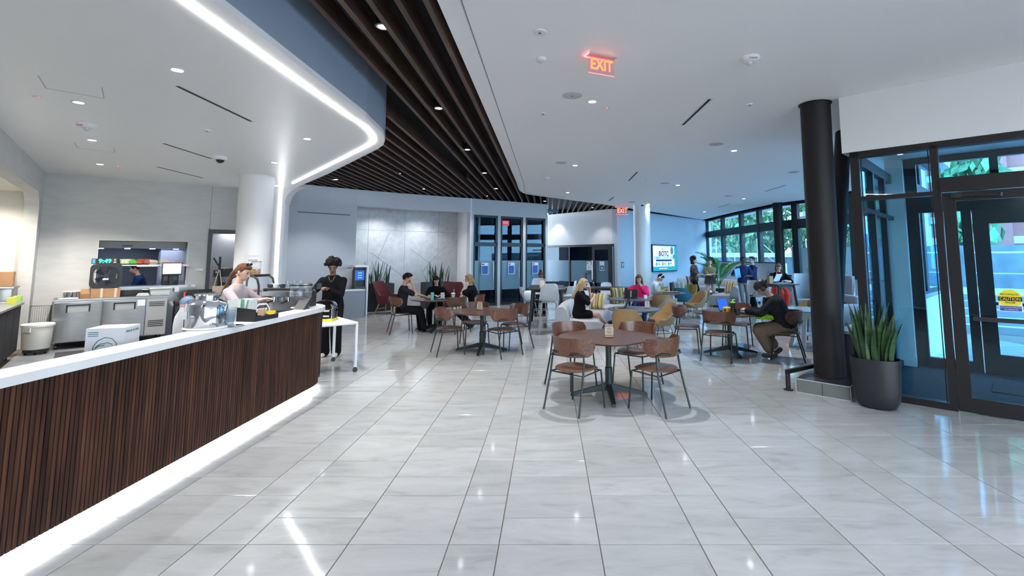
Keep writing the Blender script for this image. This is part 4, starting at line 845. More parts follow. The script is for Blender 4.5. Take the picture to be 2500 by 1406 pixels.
# bin, rack, mats, stool, case on the floor
tp = atz(82, 848)
tb = thing('ingredient_bin', 'round white bin on a black dolly by the fridge bench', 'bin', (-9.24, 8.98, 0)); tb.scale = (0.74, 0.74, 0.9); m_bin = M('bin_white', (0.62, 0.62, 0.58), 0.45)
MB().cyl((0, 0), 0.23, 0.05, 0.11, 24).build('dolly', m_blackp, tb)
for i in range(4): MB().ball((0.17*math.cos(PI/4 + i*PI/2), 0.17*math.sin(PI/4 + i*PI/2), 0.028), 0.028, 8, 6).build('wheel', m_blackp, tb)
MB().lathe([(0.24, 0.11), (0.255, 0.13), (0.28, 0.55), (0.0, 0.55)], n=30).build('drum', m_bin, tb, 40); MB().lathe([(0.0, 0.55), (0.30, 0.55), (0.305, 0.59), (0.28, 0.605), (0.0, 0.61)], n=30).build('lid', M('lid_white', (0.72, 0.72, 0.68), 0.4), tb, 40); MB().box(-0.05, -0.30, 0.46, 0.12, -0.27, 0.55).build('latch', m_bin, tb)
rk = kthing('wire_rack', 'folded grey wire rack leaning beside the fridge bench', 'rack', fx0 - 0.28, -0.30, 0); mb = MB()
mb.tube([(-0.2, 0.02, 0), (-0.2, 0.02, 0.72), (-0.08, 0.02, 0.72), (-0.08, 0.02, 0.80), (0.24, 0.02, 0.80), (0.24, 0.02, 0)], 0.009, 6).build('frame', m_dkgrey, rk)
mb = MB()
for i in range(15): mb.tube([(-0.18 + i*0.029, 0.02, 0.02), (-0.18 + i*0.029, 0.02, 0.71 if i < 4 else 0.79)], 0.003, 4)
mb.build('wires', m_dkgrey, rk)
for i, (u, v) in enumerate(((200, 862),)):
    p = atz(u, v); tag(MB().rbox(-0.35, -0.6, 0, 1.3, 0.3, 0.012, 0.03).build('floor_mat', MATS['mat_rubber'], None, None, (p.x, p.y, 0.004), KR), 'black rubber mat on the kitchen floor before the fridge', 'mat')
c = thing('crate', 'small black crate on the kitchen floor by the bench', 'crate', (*atz(215, 845).xy, 0)); MB().box(-0.09, -0.1, 0, 0.14, 0.1, 0.22).build('box', m_blackp, c); MB().box(-0.1, -0.11, 0.2, 0.15, 0.11, 0.22).build('rim', m_blackp, c)
hc = kthing('folded_chair', 'folded black perforated plastic chair beside the fridge bench', 'chair', kp(487, 720, -0.6)[0], -0.6, 0); mb = MB()
mb.loft([[(x, 0.03*math.cos(x*3), z) for x, z in ((-0.26, 0.78), (0.26, 0.78), (0.235, 1.02), (-0.22, 1.02))], [(x, 0.03*math.cos(x*3) + 0.02, z) for x, z in ((-0.26, 0.78), (0.26, 0.78), (0.235, 1.02), (-0.22, 1.02))]]); mb.build('backrest', m_blackp, hc)
for z in (0.84, 0.88, 0.92, 0.96):
    for i in range(8): MB().box(-0.19 + i*0.05, 0.005, z, -0.17 + i*0.05, 0.012, z + 0.018).build('perforation', M('void_grey', (0.05, 0.05, 0.055), 0.8), hc)
for x in (-0.27, 0.27): MB().cbox((x, -0.01, 0.93), (0.03, 0.03, 0.09)).build('red_end', m_redp, hc); MB().tube([(x*0.9, 0.03, 0), (x*0.9, 0.03, 0.95)], 0.014).build('leg', m_blackp, hc)
MB().box(-0.25, -0.05, 0.45, 0.25, 0.03, 0.48).build('seat', m_blackp, hc)
wb_ = kthing('waste_bin', 'dark waste bin standing between the bench and the doorway', 'bin', kp(432, 770, -0.6)[0] + 0.12, -0.75, 0); MB().rbox(-0.2, -0.16, 0, 0.2, 0.16, 0.72, 0.03).build('body', M('bin_dark', (0.02, 0.02, 0.024), 0.5), wb_, 40); MB().rbox(-0.21, -0.17, 0.72, 0.21, 0.17, 0.80, 0.03).build('lid', m_blackp, wb_, 40); MB().box(-0.02, -0.172, 0.60, 0.07, -0.16, 0.63).build('red_badge', m_redp, wb_)
rk2 = kthing('coat_stand', 'black coat stand with bare branches in the doorway', 'coat stand', kp(533, 700, -0.35)[0], -0.35, 0)
MB().tube([(0, 0, 0), (0, 0, 1.75)], 0.024, 10).build('pole', m_blackp, rk2); MB().cyl((0, 0), 0.19, 0, 0.02, 20).build('base', m_blackp, rk2)
for a, z in (((-0.13, 0, 0.22), 1.5), ((0.12, 0, 0.18), 1.28)): MB().tube([(0, 0, z), (a[0], a[1], z + a[2])], 0.017, 8).build('branch', m_blackp, rk2)
tt = kthing('tote_bag', 'cream canvas tote bag hanging from the coat stand', 'bag', kp(531, 720, -0.4)[0], -0.41, 0.72); m_canvas = M('canvas', (0.55, 0.47, 0.36), 0.9, bump=0.2, bscale=60)
MB().loft([[(x, y, z) for x, y in ((-w_, -0.02), (w_, -0.02), (w_, 0.01), (-w_, 0.01))] for w_, z in ((0.13, 0), (0.14, 0.15), (0.11, 0.35))]).build('body', m_canvas, tt)
MB().tube([(-0.08, 0, 0.34), (-0.01, 0, 0.72), (0.01, 0, 0.72), (0.07, 0, 0.34)], 0.010, 6).build('strap', m_canvas, tt)
c = kthing('card_reader', 'black card reader box in the doorway beside the coat stand', 'box', kp(528, 660, -0.05)[0], -0.04, 1.27); MB().rbox(-0.05, -0.03, 0, 0.05, 0.03, 0.16, 0.01).build('case', m_blackp, c); MB().box(-0.015, -0.034, 0.10, 0.015, -0.03, 0.13).build('light', m_swht, c)
c = kthing('towel_dispenser', 'black paper towel dispenser in the lit doorway', 'dispenser', 3.35, 0.65, 1.05); MB().rbox(-0.2, -0.1, 0, 0.2, 0.1, 0.42, 0.03).build('case', m_blackp, c, 40); MB().box(-0.16, -0.106, 0.06, 0.16, -0.1, 0.2).build('window', M('disp_window', (0.05, 0.05, 0.05), 0.2), c)
c = kthing('steel_locker', 'tall stainless cabinet seen through the kitchen doorway', 'cabinet', 3.1, 1.2, 0); MB().box(-0.35, 0, 0, 0.15, 0.6, 2.1).build('body', m_steel, c); MB().box(-0.34, -0.02, 0.05, 0.14, 0, 2.05).build('door', m_steel, c)
c = kthing('door_sign', 'narrow white door sign beside the kitchen doorway', 'sign', kp(485, 658, -0.01)[0], -0.012, 1.44); MB().box(-0.085, -0.006, -0.02, 0.085, 0.006, 0.03).build('plate', m_swht, c); MB().box(-0.07, -0.008, 0.0, 0.0, -0.006, 0.012).build('text_line', m_grille, c)
c = kthing('light_switch', 'white wall switch low on the kitchen wall', 'switch', kp(472, 693, -0.01)[0], -0.01, 1.08); MB().box(-0.04, -0.006, -0.03, 0.04, 0.006, 0.03).build('plate', m_swht, c)
# alcove counter
ac = thing('alcove_counter', 'black cabinet with a steel top in the left kitchen alcove', 'counter', KLm @ Vector((0, 0, 0)), math.atan2(KLm[1][0], KLm[0][0]))
xe = (KLm.inverted() @ onp(49, 740, (KLm @ Vector((0, 0, 0))), (KLm @ Vector((1, 0, 0))))).x
MB().box(-0.5, 0.0, 0.12, xe, 0.93, 0.92).build('cabinet', M('cabinet_black', (0.008, 0.008, 0.011), 0.6, spec=0.2), ac); MB().rbox(-0.5, -0.05, 0.92, xe + 0.03, 0.94, 0.955, 0.008).build('top', m_steel, ac)
for i in range(5): dd = MB().box(xe - 0.62*(i + 1) + 0.01, -0.018, 0.14, xe - 0.62*i - 0.01, 0.0, 0.90).build('door', MATS['cabinet_black'], ac)
for i in range(3): MB().cyl((xe - 0.1 - i*1.3, 0.1), 0.03, 0, 0.12, 10).build('foot', m_blackp, ac)
def alc(nm_, lab, cat, u, v, t=0.30, z=0.956):
    n = Vector((KLm[0][1], KLm[1][1], 0)); o = Vector((KLm[0][3], KLm[1][3], 0)) + n*t; dx_ = Vector((KLm[0][0], KLm[1][0], 0))
    p = onp(u, v, o, o + dx_); return thing(nm_, lab, cat, (p.x, p.y, z), math.atan2(dx_.y, dx_.x))
c = alc('steel_machine', 'stainless steel machine on the alcove counter at the picture edge', 'machine', 8, 720); MB().rbox(-0.35, -0.15, 0, 0.22, 0.2, 0.22, 0.015).build('body', m_steel, c, 40); MB().rbox(-0.37, -0.17, 0.22, 0.24, 0.22, 0.25, 0.01).build('lid', m_steel, c, 40)
c = alc('cardboard_box', 'small brown carton on the steel machine in the alcove', 'box', 14, 690, 0.30, 1.207); MB().box(-0.1, -0.1, 0, 0.1, 0.1, 0.26).build('carton', m_card, c); MB().box(-0.1, -0.103, 0.2, 0.1, -0.1, 0.24).build('flap', m_card, c)
c = alc('tea_box', 'green and yellow tea box on the alcove counter', 'box', 30, 735, 0.06); MB().box(-0.12, -0.05, 0, 0.0, 0.05, 0.11).build('carton', M('tea_yellow', (0.6, 0.62, 0.08), 0.5), c); MB().box(-0.09, -0.053, 0.03, -0.04, -0.05, 0.08).build('label_mark', m_swht, c)
c = alc('tea_box', 'plain lime green tea box beside the yellow one', 'box', 41, 735, 0.06); MB().box(-0.02, -0.05, 0, 0.10, 0.05, 0.10).build('carton', M('tea_green', (0.30, 0.55, 0.08), 0.5), c); MB().box(-0.02, -0.052, 0.085, 0.10, -0.05, 0.1).build('lid', MATS['tea_yellow'], c)
for i in range(3):
    c = alc('dark_jar', ('left', 'middle', 'right')[i] + ' of three dark jars behind the tea boxes', 'jar', 24 + i*9, 712, 0.25); c['group'] = 'dark jars in the alcove'
    MB().lathe([(0.05, 0), (0.05, 0.16), (0.035, 0.19)], n=12).build('body', m_blackp, c, 40); MB().lathe([(0.037, 0.19), (0.037, 0.22)], n=12).build('lid', m_dkgrey, c, 40)
c = alc('white_box', 'small white box at the end of the alcove counter', 'box', 34, 705, 0.55); MB().box(-0.2, -0.05, 0, 0.06, 0.05, 0.30).build('box', m_swht, c)
# ================================================================ CAFE CHAIRS AND TABLES
m_ply = Mwood('walnut_ply', (0.055, 0.020, 0.010), (0.155, 0.062, 0.031), 0.35, (14, 2.0, 14), 0.15, 0.2, 4)
m_leather = M('brown_leather', (0.045, 0.022, 0.017), 0.35, noise=0.15, nscale=10)
m_tube = M('green_black_steel', (0.015, 0.025, 0.027), 0.4, 0.3)
def superell(a, b, n, k=40, rot=0.0):
    out = []
    for i in range(k):
        t = 2*PI*i/k; c_, s_ = math.cos(t), math.sin(t)
        x = a*math.copysign(abs(c_)**(2/n), c_); y = b*math.copysign(abs(s_)**(2/n), s_)
        out.append((x*math.cos(rot) - y*math.sin(rot), x*math.sin(rot) + y*math.cos(rot)))
    return out
def make_cafe_chair():
    """faces +y"""
    t = thing('cafe_chair', '', 'chair')
    o1 = superell(0.235, 0.225, 2.6, 36)
    sm = MB(); sm.loft([[(x*k, y*k + 0.01, z + 0.018*abs(x)/0.235*k) for x, y in o1] for k, z in ((0.93, 0.432), (1.0, 0.438), (1.0, 0.447), (0.96, 0.452))]); sm.build('seat', m_ply, t, 40)
    MB().loft([[(x*k, y*k + 0.045, z) for x, y in o1] for k, z in ((0.80, 0.451), (0.80, 0.459), (0.74, 0.465), (0.1, 0.459))]).build('seat_pad', m_leather, t, 50)
    mb = MB(); N = 22; ri = []; ro = []
    rings = []
    for i in range(N + 1):
        a = math.radians(184 + 172*i/N); e = abs(2*i/N - 1); q = 0.268
        zt = 0.825 - 0.012*e**4; zb = 0.612 + 0.10*max(0, (e - 0.70)/0.30)**2
        if e > 0.93: zt -= 0.05*((e - 0.93)/0.07)
        c_ = (0.0, 0.035); y_s = 0.98
        f = lambda r, z: (c_[0] + r*math.cos(a), c_[1] + r*y_s*math.sin(a) - (z - 0.62)*0.16, z)
        rings.append([f(q, zb), f(q + 0.012, zb), f(q + 0.012, zt), f(q, zt)])
    mb.loft(rings).build('backrest', m_ply, t, 40)
    for s_ in (-1, 1):
        MB().tube([(s_*0.238, 0.235, 0.0), (s_*0.215, 0.205, 0.38), (s_*0.212, 0.20, 0.425), (s_*0.19, 0.17, 0.43)], 0.0115, 8).build('leg', m_tube, t, 60)
        MB().tube([(s_*0.255, -0.275, 0.0), (s_*0.238, -0.175, 0.40), (s_*0.232, -0.150, 0.56), (s_*0.225, -0.145, 0.63), (s_*0.19, -0.190, 0.655), (s_*0.10, -0.252, 0.645)], 0.0115, 8).build('leg', m_tube, t, 60)
    MB().tube([(-0.237, -0.17, 0.415), (-0.205, 0.19, 0.425), (0.205, 0.19, 0.425), (0.237, -0.17, 0.415), (-0.237, -0.17, 0.415)], 0.009, 6).build('seat_frame', m_tube, t, 60)
    return t
chair0 = make_cafe_chair(); chair_used = [0]
def cafe_chair(x, y, toward, label, group):
    rz = math.atan2(toward[1] - y, toward[0] - x) - PI/2
    if not chair_used[0]: chair_used[0] = 1; c = chair0; c.location = (x, y, 0); c.rotation_euler = (0, 0, rz); c['label'] = label
    else: c = again(chair0, (x, y, 0), rz, label)
    c['group'] = group; return c
m_ttop = Mwood('table_walnut', (0.055, 0.022, 0.012), (0.125, 0.054, 0.030), 0.34, (2.0, 14, 14), 0.1, 0.1, 3)
def make_cafe_table():
    t = thing('cafe_table', '', 'table')
    o = superell(0.565, 0.565, 3.0, 56, PI/4)
    MB().loft([[(x*k, y*k, z) for x, y in o] for k, z in ((0.955, 0.712), (1.0, 0.728), (1.0, 0.734), (0.995, 0.737))]).build('table_top', m_ttop, t, 40)
    MB().lathe([(0.045, 0.10), (0.047, 0.35), (0.036, 0.36), (0.036, 0.69), (0.12, 0.70), (0.12, 0.712)], n=20).build('column', m_tube, t, 30)
    for i in range(4):
        a = PI/2*i; d = Vector((math.cos(a), math.sin(a), 0)); n_ = Vector((-d.y, d.x, 0))
        MB().loft([[tuple(d*r_ + n_*w_*sx_ + Vector((0, 0, z))) for sx_, z in ((-1, z0), (1, z0), (1, z1), (-1, z1))] for r_, w_, z0, z1 in ((0.02, 0.030, 0.075, 0.155), (0.46, 0.024, 0.012, 0.045), (0.48, 0.022, 0.0, 0.035))]).build('foot', m_tube, t)
    return t
table0 = make_cafe_table()
TB1, TB2, TB3, TB4 = (0.75, 6.33), (-1.26, 9.30), (-2.72, 11.9), (3.28, 9.05)
GC, GT = 'walnut and steel cafe chairs', 'rounded walnut cafe tables'
def place_table(p, lab, first=False):
    c = table0 if first else again(table0, (p[0], p[1], 0)); c.location = (p[0], p[1], 0); c['label'] = lab; c['group'] = GT
place_table(TB1, 'empty rounded walnut table nearest to the camera', True); place_table(TB2, 'empty rounded walnut table left of centre in front of the seated trio'); place_table(TB3, 'rounded walnut table with three people seated around it'); place_table(TB4, 'rounded walnut table where the man in a cap works')
for dx, dy, lab in ((-0.44, -0.50, 'front left chair at the nearest empty table'), (0.50, -0.50, 'front right chair at the nearest empty table'), (-0.44, 0.52, 'back left chair at the nearest empty table'), (0.44, 0.52, 'back right chair at the nearest empty table')):
    cafe_chair(TB1[0] + dx, TB1[1] + dy, TB1, lab + ', walnut on dark steel legs', GC)
for dx, dy, lab in ((-0.56, -0.26, 'left chair at the empty table in front of the seated trio'), (0.42, -0.40, 'front right chair at the empty table before the seated trio'), (-0.22, 0.62, 'far chair at the empty table before the seated trio'), (0.60, 0.33, 'back right chair at the empty table before the seated trio')):
    cafe_chair(TB2[0] + dx, TB2[1] + dy, TB2, lab + ', walnut and steel', GC)
cafe_chair(TB3[0] - 0.72, TB3[1] - 0.40, (TB3[0] + 0.5, TB3[1] + 0.15), 'walnut chair under the young man in the black shirt', GC)
cafe_chair(TB3[0] + 0.52, TB3[1] - 0.35, TB3, 'empty walnut chair at the table of the seated trio', GC)
cafe_chair(TB3[0] + 0.86, TB3[1] + 0.36, (TB3[0] - 0.2, TB3[1] + 0.2), 'walnut chair under the blonde woman with glasses', GC)
cafe_chair(TB3[0] - 0.18, TB3[1] + 0.80, TB3, 'walnut chair under the long-haired woman in black', GC)
cafe_chair(TB4[0] - 0.70, TB4[1] + 0.28, TB4, 'left rear walnut chair at the table of the man in a cap', GC)
cafe_chair(TB4[0] - 0.36, TB4[1] - 0.52, TB4, 'front left walnut chair at the table of the man in a cap', GC)
cafe_chair(4.09, 8.58, (3.26, 9.02), 'walnut chair the man in a cap sits on', GC)
cafe_chair(TB4[0] + 0.40, TB4[1] + 0.72, TB4, 'far walnut chair hidden behind the man in a cap', GC)
cafe_chair(5.75, 10.45, (5.0, 9.7), 'walnut chair at the pale blue table behind the black column', GC)
# menu stands
m_card2 = M('menu_card', (0.55, 0.47, 0.36), 0.7); m_chk = M('menu_red', (0.30, 0.06, 0.04), 0.7)
def menu(x, y, z, lab, sc=1.0, rz=0.0, plain=False):
    t = thing('menu_stand', lab, 'menu', (x, y, z), rz, 'table menu stands'); w_, h_ = 0.052*sc, 0.16*sc
    MB().box(-w_ - 0.003, -0.022, 0, w_ + 0.003, 0.022, 0.010).build('base', m_blackp, t)
    MB().loft([[(sx_*w_, yy, z_) for sx_, yy in ((-1, -a), (1, -a), (1, a), (-1, a))] for a, z_ in ((0.02, 0.01), (0.004, h_))]).build('card', m_card2, t)
    if not plain:
        mb = MB()
        for r_ in range(2):
            for i in range(8):
                for zz in (0.018, h_ - 0.026):
                    if (i + r_) % 2 == 0: mb.box(-w_ + i*w_/4, -0.0245 + zz*0.10, zz + r_*0.009, -w_ + (i+1)*w_/4, -0.0195 + zz*0.10, zz + r_*0.009 + 0.009)
        mb.build('checker_border', m_chk, t)
        mb = MB()
        for i, (ww_, zz) in enumerate(((0.02, 0.118), (0.03, 0.106), (0.026, 0.094), (0.034, 0.074), (0.034, 0.064), (0.022, 0.052))): mb.box(-ww_*sc, -0.023 + zz*sc*0.10, zz*sc, ww_*sc, -0.0185 + zz*sc*0.10, zz*sc + 0.004)
        mb.build('printed_lines', M('menu_ink', (0.12, 0.10, 0.08), 0.7), t)
p = aty(1487, 820, 6.2); menu(p.x, 6.2, 0.738, 'checkered menu stand on the nearest empty table', 1.0, 0.05)
p = aty(1171, 763, 9.35); menu(p.x, 9.35, 0.738, 'cream menu stand on the empty table before the trio', 1.0, -0.3)
p = aty(1080, 732, 11.8); menu(p.x, 11.8, 0.738, 'tall plain menu stand on the table of the seated trio', 1.0, 0.8, True)

# ================================================================ LOUNGE FURNITURE
m_tan = M('tan_leather', (0.33, 0.20, 0.085), 0.5, noise=0.08, nscale=12); m_tanout = M('tan_outside', (0.30, 0.22, 0.13), 0.6)
m_wire = M('black_wire', (0.015, 0.015, 0.016), 0.4, 0.4)
def shell_chair(lab, x, y, rz, m_in, m_out, group, legs='wire'):
    """angular shell lounge chair facing +y"""
    t = thing('lounge_chair', lab, 'chair', (x, y, 0), rz, group); t.scale = (0.87, 0.87, 0.91); N = 28; rings = []
    prof = []
    for i in range(N + 1):
        ph = -1 + 2*i/N; a = -PI/2 + ph*math.radians(128); e = abs(ph)
        h_ = 0.84 if e < 0.28 else 0.84 - (0.84 - 0.47)*min(1, (e - 0.28)/0.52)**0.8
        q0 = 0.26 + 0.03*e; q1 = q0 + 0.04 + 0.10*(h_ - 0.42)/0.42
        dx_, dy_ = math.cos(a), math.sin(a)
        prof.append([(dx_*q0, dy_*q0, 0.36), (dx_*(q1*0.94), dy_*(q1*0.94), (0.36 + h_)/2), (dx_*q1, dy_*q1, h_), (dx_*(q1 - 0.028), dy_*(q1 - 0.028), h_), (dx_*(q1*0.94 - 0.035), dy_*(q1*0.94 - 0.035), (0.40 + h_)/2), (dx_*(q0 - 0.03), dy_*(q0 - 0.03), 0.38)])
    mb = MB(); mb.loft(prof); mb.mi = [0]*len(mb.f)
    for k in range(len(mb.f) - 2):
        if k % 6 in (3, 4): mb.mi[k] = 1
    mb.build('shell', [m_out, m_in], t, 50)
    o = superell(0.27, 0.28, 3.0, 28)
    MB().loft([[(px*k, py*k + 0.05, z) for px, py in o] for k, z in ((0.9, 0.34), (1.0, 0.37), (1.0, 0.42), (0.92, 0.45), (0.3, 0.455))]).build('seat', m_in, t, 50)
    MB().box(-0.22, -0.262, 0.60, 0.22, -0.256, 0.606).build('seam', m_out, t)
    if legs == 'wire':
        for sx_ in (-1, 1):
            for sy_ in (-1, 1): MB().tube([(sx_*0.16, sy_*0.15 + 0.02, 0.35), (sx_*0.26, sy_*0.26 + 0.02, 0.0)], 0.008, 6).build('leg', m_wire, t)
        MB().tube([(-0.21, -0.2, 0.17), (0.21, -0.2, 0.17), (0.21, 0.24, 0.17), (-0.21, 0.24, 0.17), (-0.21, -0.2, 0.17)], 0.006, 5).build('brace', m_wire, t)
    else:
        MB().cyl((0, 0.02), 0.028, 0.03, 0.36, 12).build('stem', m_wire, t)
        for i in range(4): MB().bar((0, 0.02, 0.03), (0.30*math.cos(PI/4 + i*PI/2), 0.02 + 0.30*math.sin(PI/4 + i*PI/2), 0.015), 0.04, 0.02).build('foot', m_wire, t)
    return t
GL = 'angular lounge chairs'
def face(x, y, tx, ty): return math.atan2(ty - y, tx - x) - PI/2
shell_chair('tan leather lounge chair with its back to the camera, at the near dark table', 1.52, 9.62, face(1.52, 9.62, 1.85, 10.6), m_tan, m_tan, GL)
shell_chair('tan lounge chair right of the near dark table, facing left', 2.38, 10.55, face(2.38, 10.55, 1.3, 10.2), m_tan, m_tanout, GL)
m_taupe = M('taupe_leather', (0.22, 0.19, 0.16), 0.6)
shell_chair('taupe-backed lounge chair behind the right tan chair', 2.72, 11.9, face(2.72, 11.9, 2.0, 12.9), m_tan, m_taupe, GL)
shell_chair('tan lounge chair with its back turned, left of the white-legged table', 3.02, 13.3, face(3.02, 13.3, 3.3, 14.6), m_tan, m_tan, GL)
shell_chair('tan lounge chair facing left, right of the white-legged table', 4.22, 14.3, face(4.22, 14.3, 3.2, 14.0), m_tan, m_tanout, GL)
m_teal = M('teal_fabric', (0.02, 0.13, 0.20), 0.8)
shell_chair('teal blue lounge chair behind the white-legged table', 4.35, 16.0, face(4.35, 16.0, 5.2, 17.2), m_teal, m_teal, GL, 'star')
m_olive = M('olive_leather', (0.25, 0.19, 0.05), 0.6)
shell_chair('olive lounge chair partly hidden behind the teal chair', 4.95, 17.6, face(4.95, 17.6, 4.2, 16.8), m_olive, m_olive, GL, 'star')
shell_chair('olive lounge chair under the person with white headphones', 3.10, 15.42, face(3.10, 15.42, 4.4, 15.0), m_olive, m_olive, GL, 'star')
shell_chair('olive lounge chair with a pale green cushion behind the headphones person', 3.72, 16.75, face(3.72, 16.75, 3.5, 18), m_olive, m_olive, GL, 'star')
shell_chair('tan lounge chair behind the pale blue table by the black column', 6.1, 11.6, face(6.1, 11.6, 6.4, 13), M('mustard', (0.42, 0.30, 0.12), 0.6), MATS['mustard'], GL)
m_laminate = M('blue_grey_laminate', (0.075, 0.095, 0.13), 0.35)
def round_table(lab, x, y, r, z, top, base='disc'):
    t = thing('lounge_table', lab, 'table', (x, y, 0), 0, 'round lounge tables')
    MB().lathe([(0, z - 0.025), (r - 0.02, z - 0.025), (r, z - 0.012), (r, z), (0, z)], n=44).build('table_top', top, t, 30)
    if base == 'disc': MB().cyl((0, 0), 0.03, 0.02, z - 0.025, 14).build('column', m_wire, t, 40); MB().lathe([(0.30, 0), (0.30, 0.008), (0.03, 0.03)], n=32).build('base', m_wire, t, 40)
    else:
        m = M('white_steel', (0.68, 0.72, 0.76), 0.4)
        for sx_ in (-1, 1):
            for sy_ in (-1, 1): MB().bar((sx_*0.10, sy_*0.10, z - 0.03), (sx_*0.24, sy_*0.24, 0.02), 0.07, 0.05).build('leg', m, t)
        MB().box(-0.30, -0.30, 0, 0.30, -0.20, 0.02).box(-0.30, 0.20, 0, 0.30, 0.30, 0.02).build('foot', m, t); MB().rbox(-0.19, -0.19, 0.26, 0.19, 0.19, 0.28, 0.04).build('shelf', m, t); MB().rbox(-0.2, -0.2, z - 0.06, 0.2, 0.2, z - 0.026, 0.03).build('bracket', m, t)
    return t
round_table('dark round table with a laptop and cup in front of the woman in black', 1.78, 10.42, 0.55, 0.66, m_laminate)
round_table('dark round table with the black laptop of the woman in pink', 2.02, 12.45, 0.56, 0.70, m_laminate)
round_table('dark round table on white splayed legs with a food tray', 3.45, 14.35, 0.50, 0.72, m_laminate, 'a')
round_table('pale glossy table on white splayed legs behind the black column', 4.98, 9.55, 0.52, 0.74, M('blue_gloss', (0.30, 0.42, 0.50), 0.12), 'a')

m_sofa = M('grey_sofa_fabric', (0.40, 0.40, 0.42), 0.9, noise=0.05, nscale=30, bump=0.2, bscale=120)
def sofa(lab, path, depth=0.95, back=0.68, seat=0.40, side=1, group='curved grey sofas', endback=True):
    """seat and back swept along the path of the back edge; seat lies to the right of the walking direction for side=1"""
    p0 = Vector((path[0][0], path[0][1], 0)); t = thing('curved_sofa', lab, 'sofa', p0, 0, group)
    pts = [Vector((x, y, 0)) - p0 for x, y in path]
    def sweep(prof):
        rings = []
        for i, p in enumerate(pts):
            d = (pts[min(i+1, len(pts)-1)] - pts[max(i-1, 0)]).normalized(); n_ = Vector((d.y, -d.x, 0))*side
            e = 1.0
            rings.append([tuple(p + n_*a + Vector((0, 0, z))) for a, z in prof])
        return MB().loft(rings)
    b_ = 0.24
    sweep([(0.06, 0.06), (depth - 0.10, 0.06), (depth, 0.12), (depth, seat - 0.06), (depth - 0.06, seat), (0.20, seat + 0.005), (0.0, seat - 0.05), (0.0, 0.12)]).build('seat', m_sofa, t, 50)
    sweep([(-0.02, 0.10), (b_, 0.20), (b_ + 0.04, seat), (b_ - 0.02, back - 0.08), (b_ - 0.10, back), (0.06, back), (-0.02, back - 0.08)]).build('backrest', m_sofa, t, 60)
    sweep([(0.14, 0.0), (depth - 0.16, 0.0), (depth - 0.16, 0.07), (0.14, 0.07)]).build('plinth', m_blackp, t)
    return t
def curve(pts, n=6):
    out = []
    P = [Vector(p) for p in pts]; P = [P[0]*2 - P[1]] + P + [P[-1]*2 - P[-2]]
    for i in range(1, len(P) - 2):
        for k in range(n):
            u = k/n; a, b, c_, d = P[i-1], P[i], P[i+1], P[i+2]
            out.append(tuple(0.5*((2*b) + (c_ - a)*u + (2*a - 5*b + 4*c_ - d)*u*u + (3*b - a - 3*c_ + d)*u**3)))
    out.append(tuple(P[-2])); return out
sofa('long curved light grey sofa where the woman in black sits', curve([(0.14, 10.35), (0.24, 11.4), (0.55, 12.8), (1.1, 13.9), (1.75, 14.6), (2.3, 14.95)]), 0.95, 0.70, 0.40, 1)
sofa('grey curved sofa with its rounded end towards the camera, by the standing group', curve([(6.5, 17.0), (6.95, 17.8), (7.5, 18.4), (8.1, 18.7)]), 1.0, 0.72, 0.40, -1)
sofa('far grey sofa along the lounge half wall', curve([(8.5, 20.2), (8.2, 22.2), (7.4, 23.6), (6.2, 23.9)]), 0.9, 0.76, 0.42, -1)
def cushion(lab, x, y, z, rz, tilt, mats_, s_=0.22, group='lounge cushions'):
    t = thing('cushion', lab, 'cushion', (x, y, z), rz, group); R3 = Matrix.Rotation(tilt, 4, 'X')
    n = 12; mb = MB(R3)
    def g(i, j, sg): 
        u_, v_ = -1 + 2*i/n, -1 + 2*j/n; k = (1 - u_**4)*(1 - v_**4); return (u_*s_*(1 - 0.06*(1 - abs(v_))), sg*0.075*k**0.5, s_ + v_*s_*(1 - 0.06*(1 - abs(u_))))
    for sg in (-1, 1):
        vs_ = [g(i, j, sg) for j in range(n+1) for i in range(n+1)]; fs_ = []; k0 = len(mb.f)
        for j in range(n):
            for i in range(n): fs_.append((j*(n+1)+i, j*(n+1)+i+1, (j+1)*(n+1)+i+1, (j+1)*(n+1)+i))
        mb._add(vs_, fs_)
        for k, (j, i) in enumerate([(j, i) for j in range(n) for i in range(n)]): mb.mi[k0 + k] = mats_[1][i % len(mats_[1])]
    mb.build('cover', mats_[0], t, 60)
mc = [M('cush_ochre', (0.50, 0.34, 0.07), 0.9), M('cush_cream', (0.55, 0.48, 0.35), 0.9), M('cush_brown', (0.16, 0.08, 0.05), 0.9), M('cush_olive', (0.22, 0.24, 0.08), 0.9), M('cush_grey', (0.25, 0.27, 0.30), 0.9)]
cushion('striped ochre and cream cushion beside the black laptop on the grey sofa', 1.22, 12.75, 0.405, -0.5, -0.25, (mc, [0, 1, 2, 0, 1, 3, 0, 2, 1, 0, 3, 1]), 0.21)
cushion('brown and olive striped cushion left of the woman in pink', 2.0, 14.25, 0.41, 0.2, -0.2, (mc, [2, 3, 0, 2, 1, 3]), 0.23)
cushion('pale green cushion behind the phone of the man with headphones', 3.72, 16.72, 0.456, 0.2, -0.2, (mc, [3, 1, 3, 3]), 0.2)
cushion('grey cushion beside the teal lounge chair', 4.55, 17.3, 0.46, -0.1, -0.25, (mc, [4, 4, 1, 4]), 0.22)
cushion('patterned ochre cushion propped on the end of the far curved sofa', 6.62, 18.1, 0.41, -0.9, -0.35, (mc, [0, 1, 2, 1, 0, 4]), 0.24)
cushion('dark patterned cushion behind the woman with crossed arms', 6.55, 22.6, 0.42, 0.2, -0.25, (mc, [2, 4, 1, 2]), 0.24)
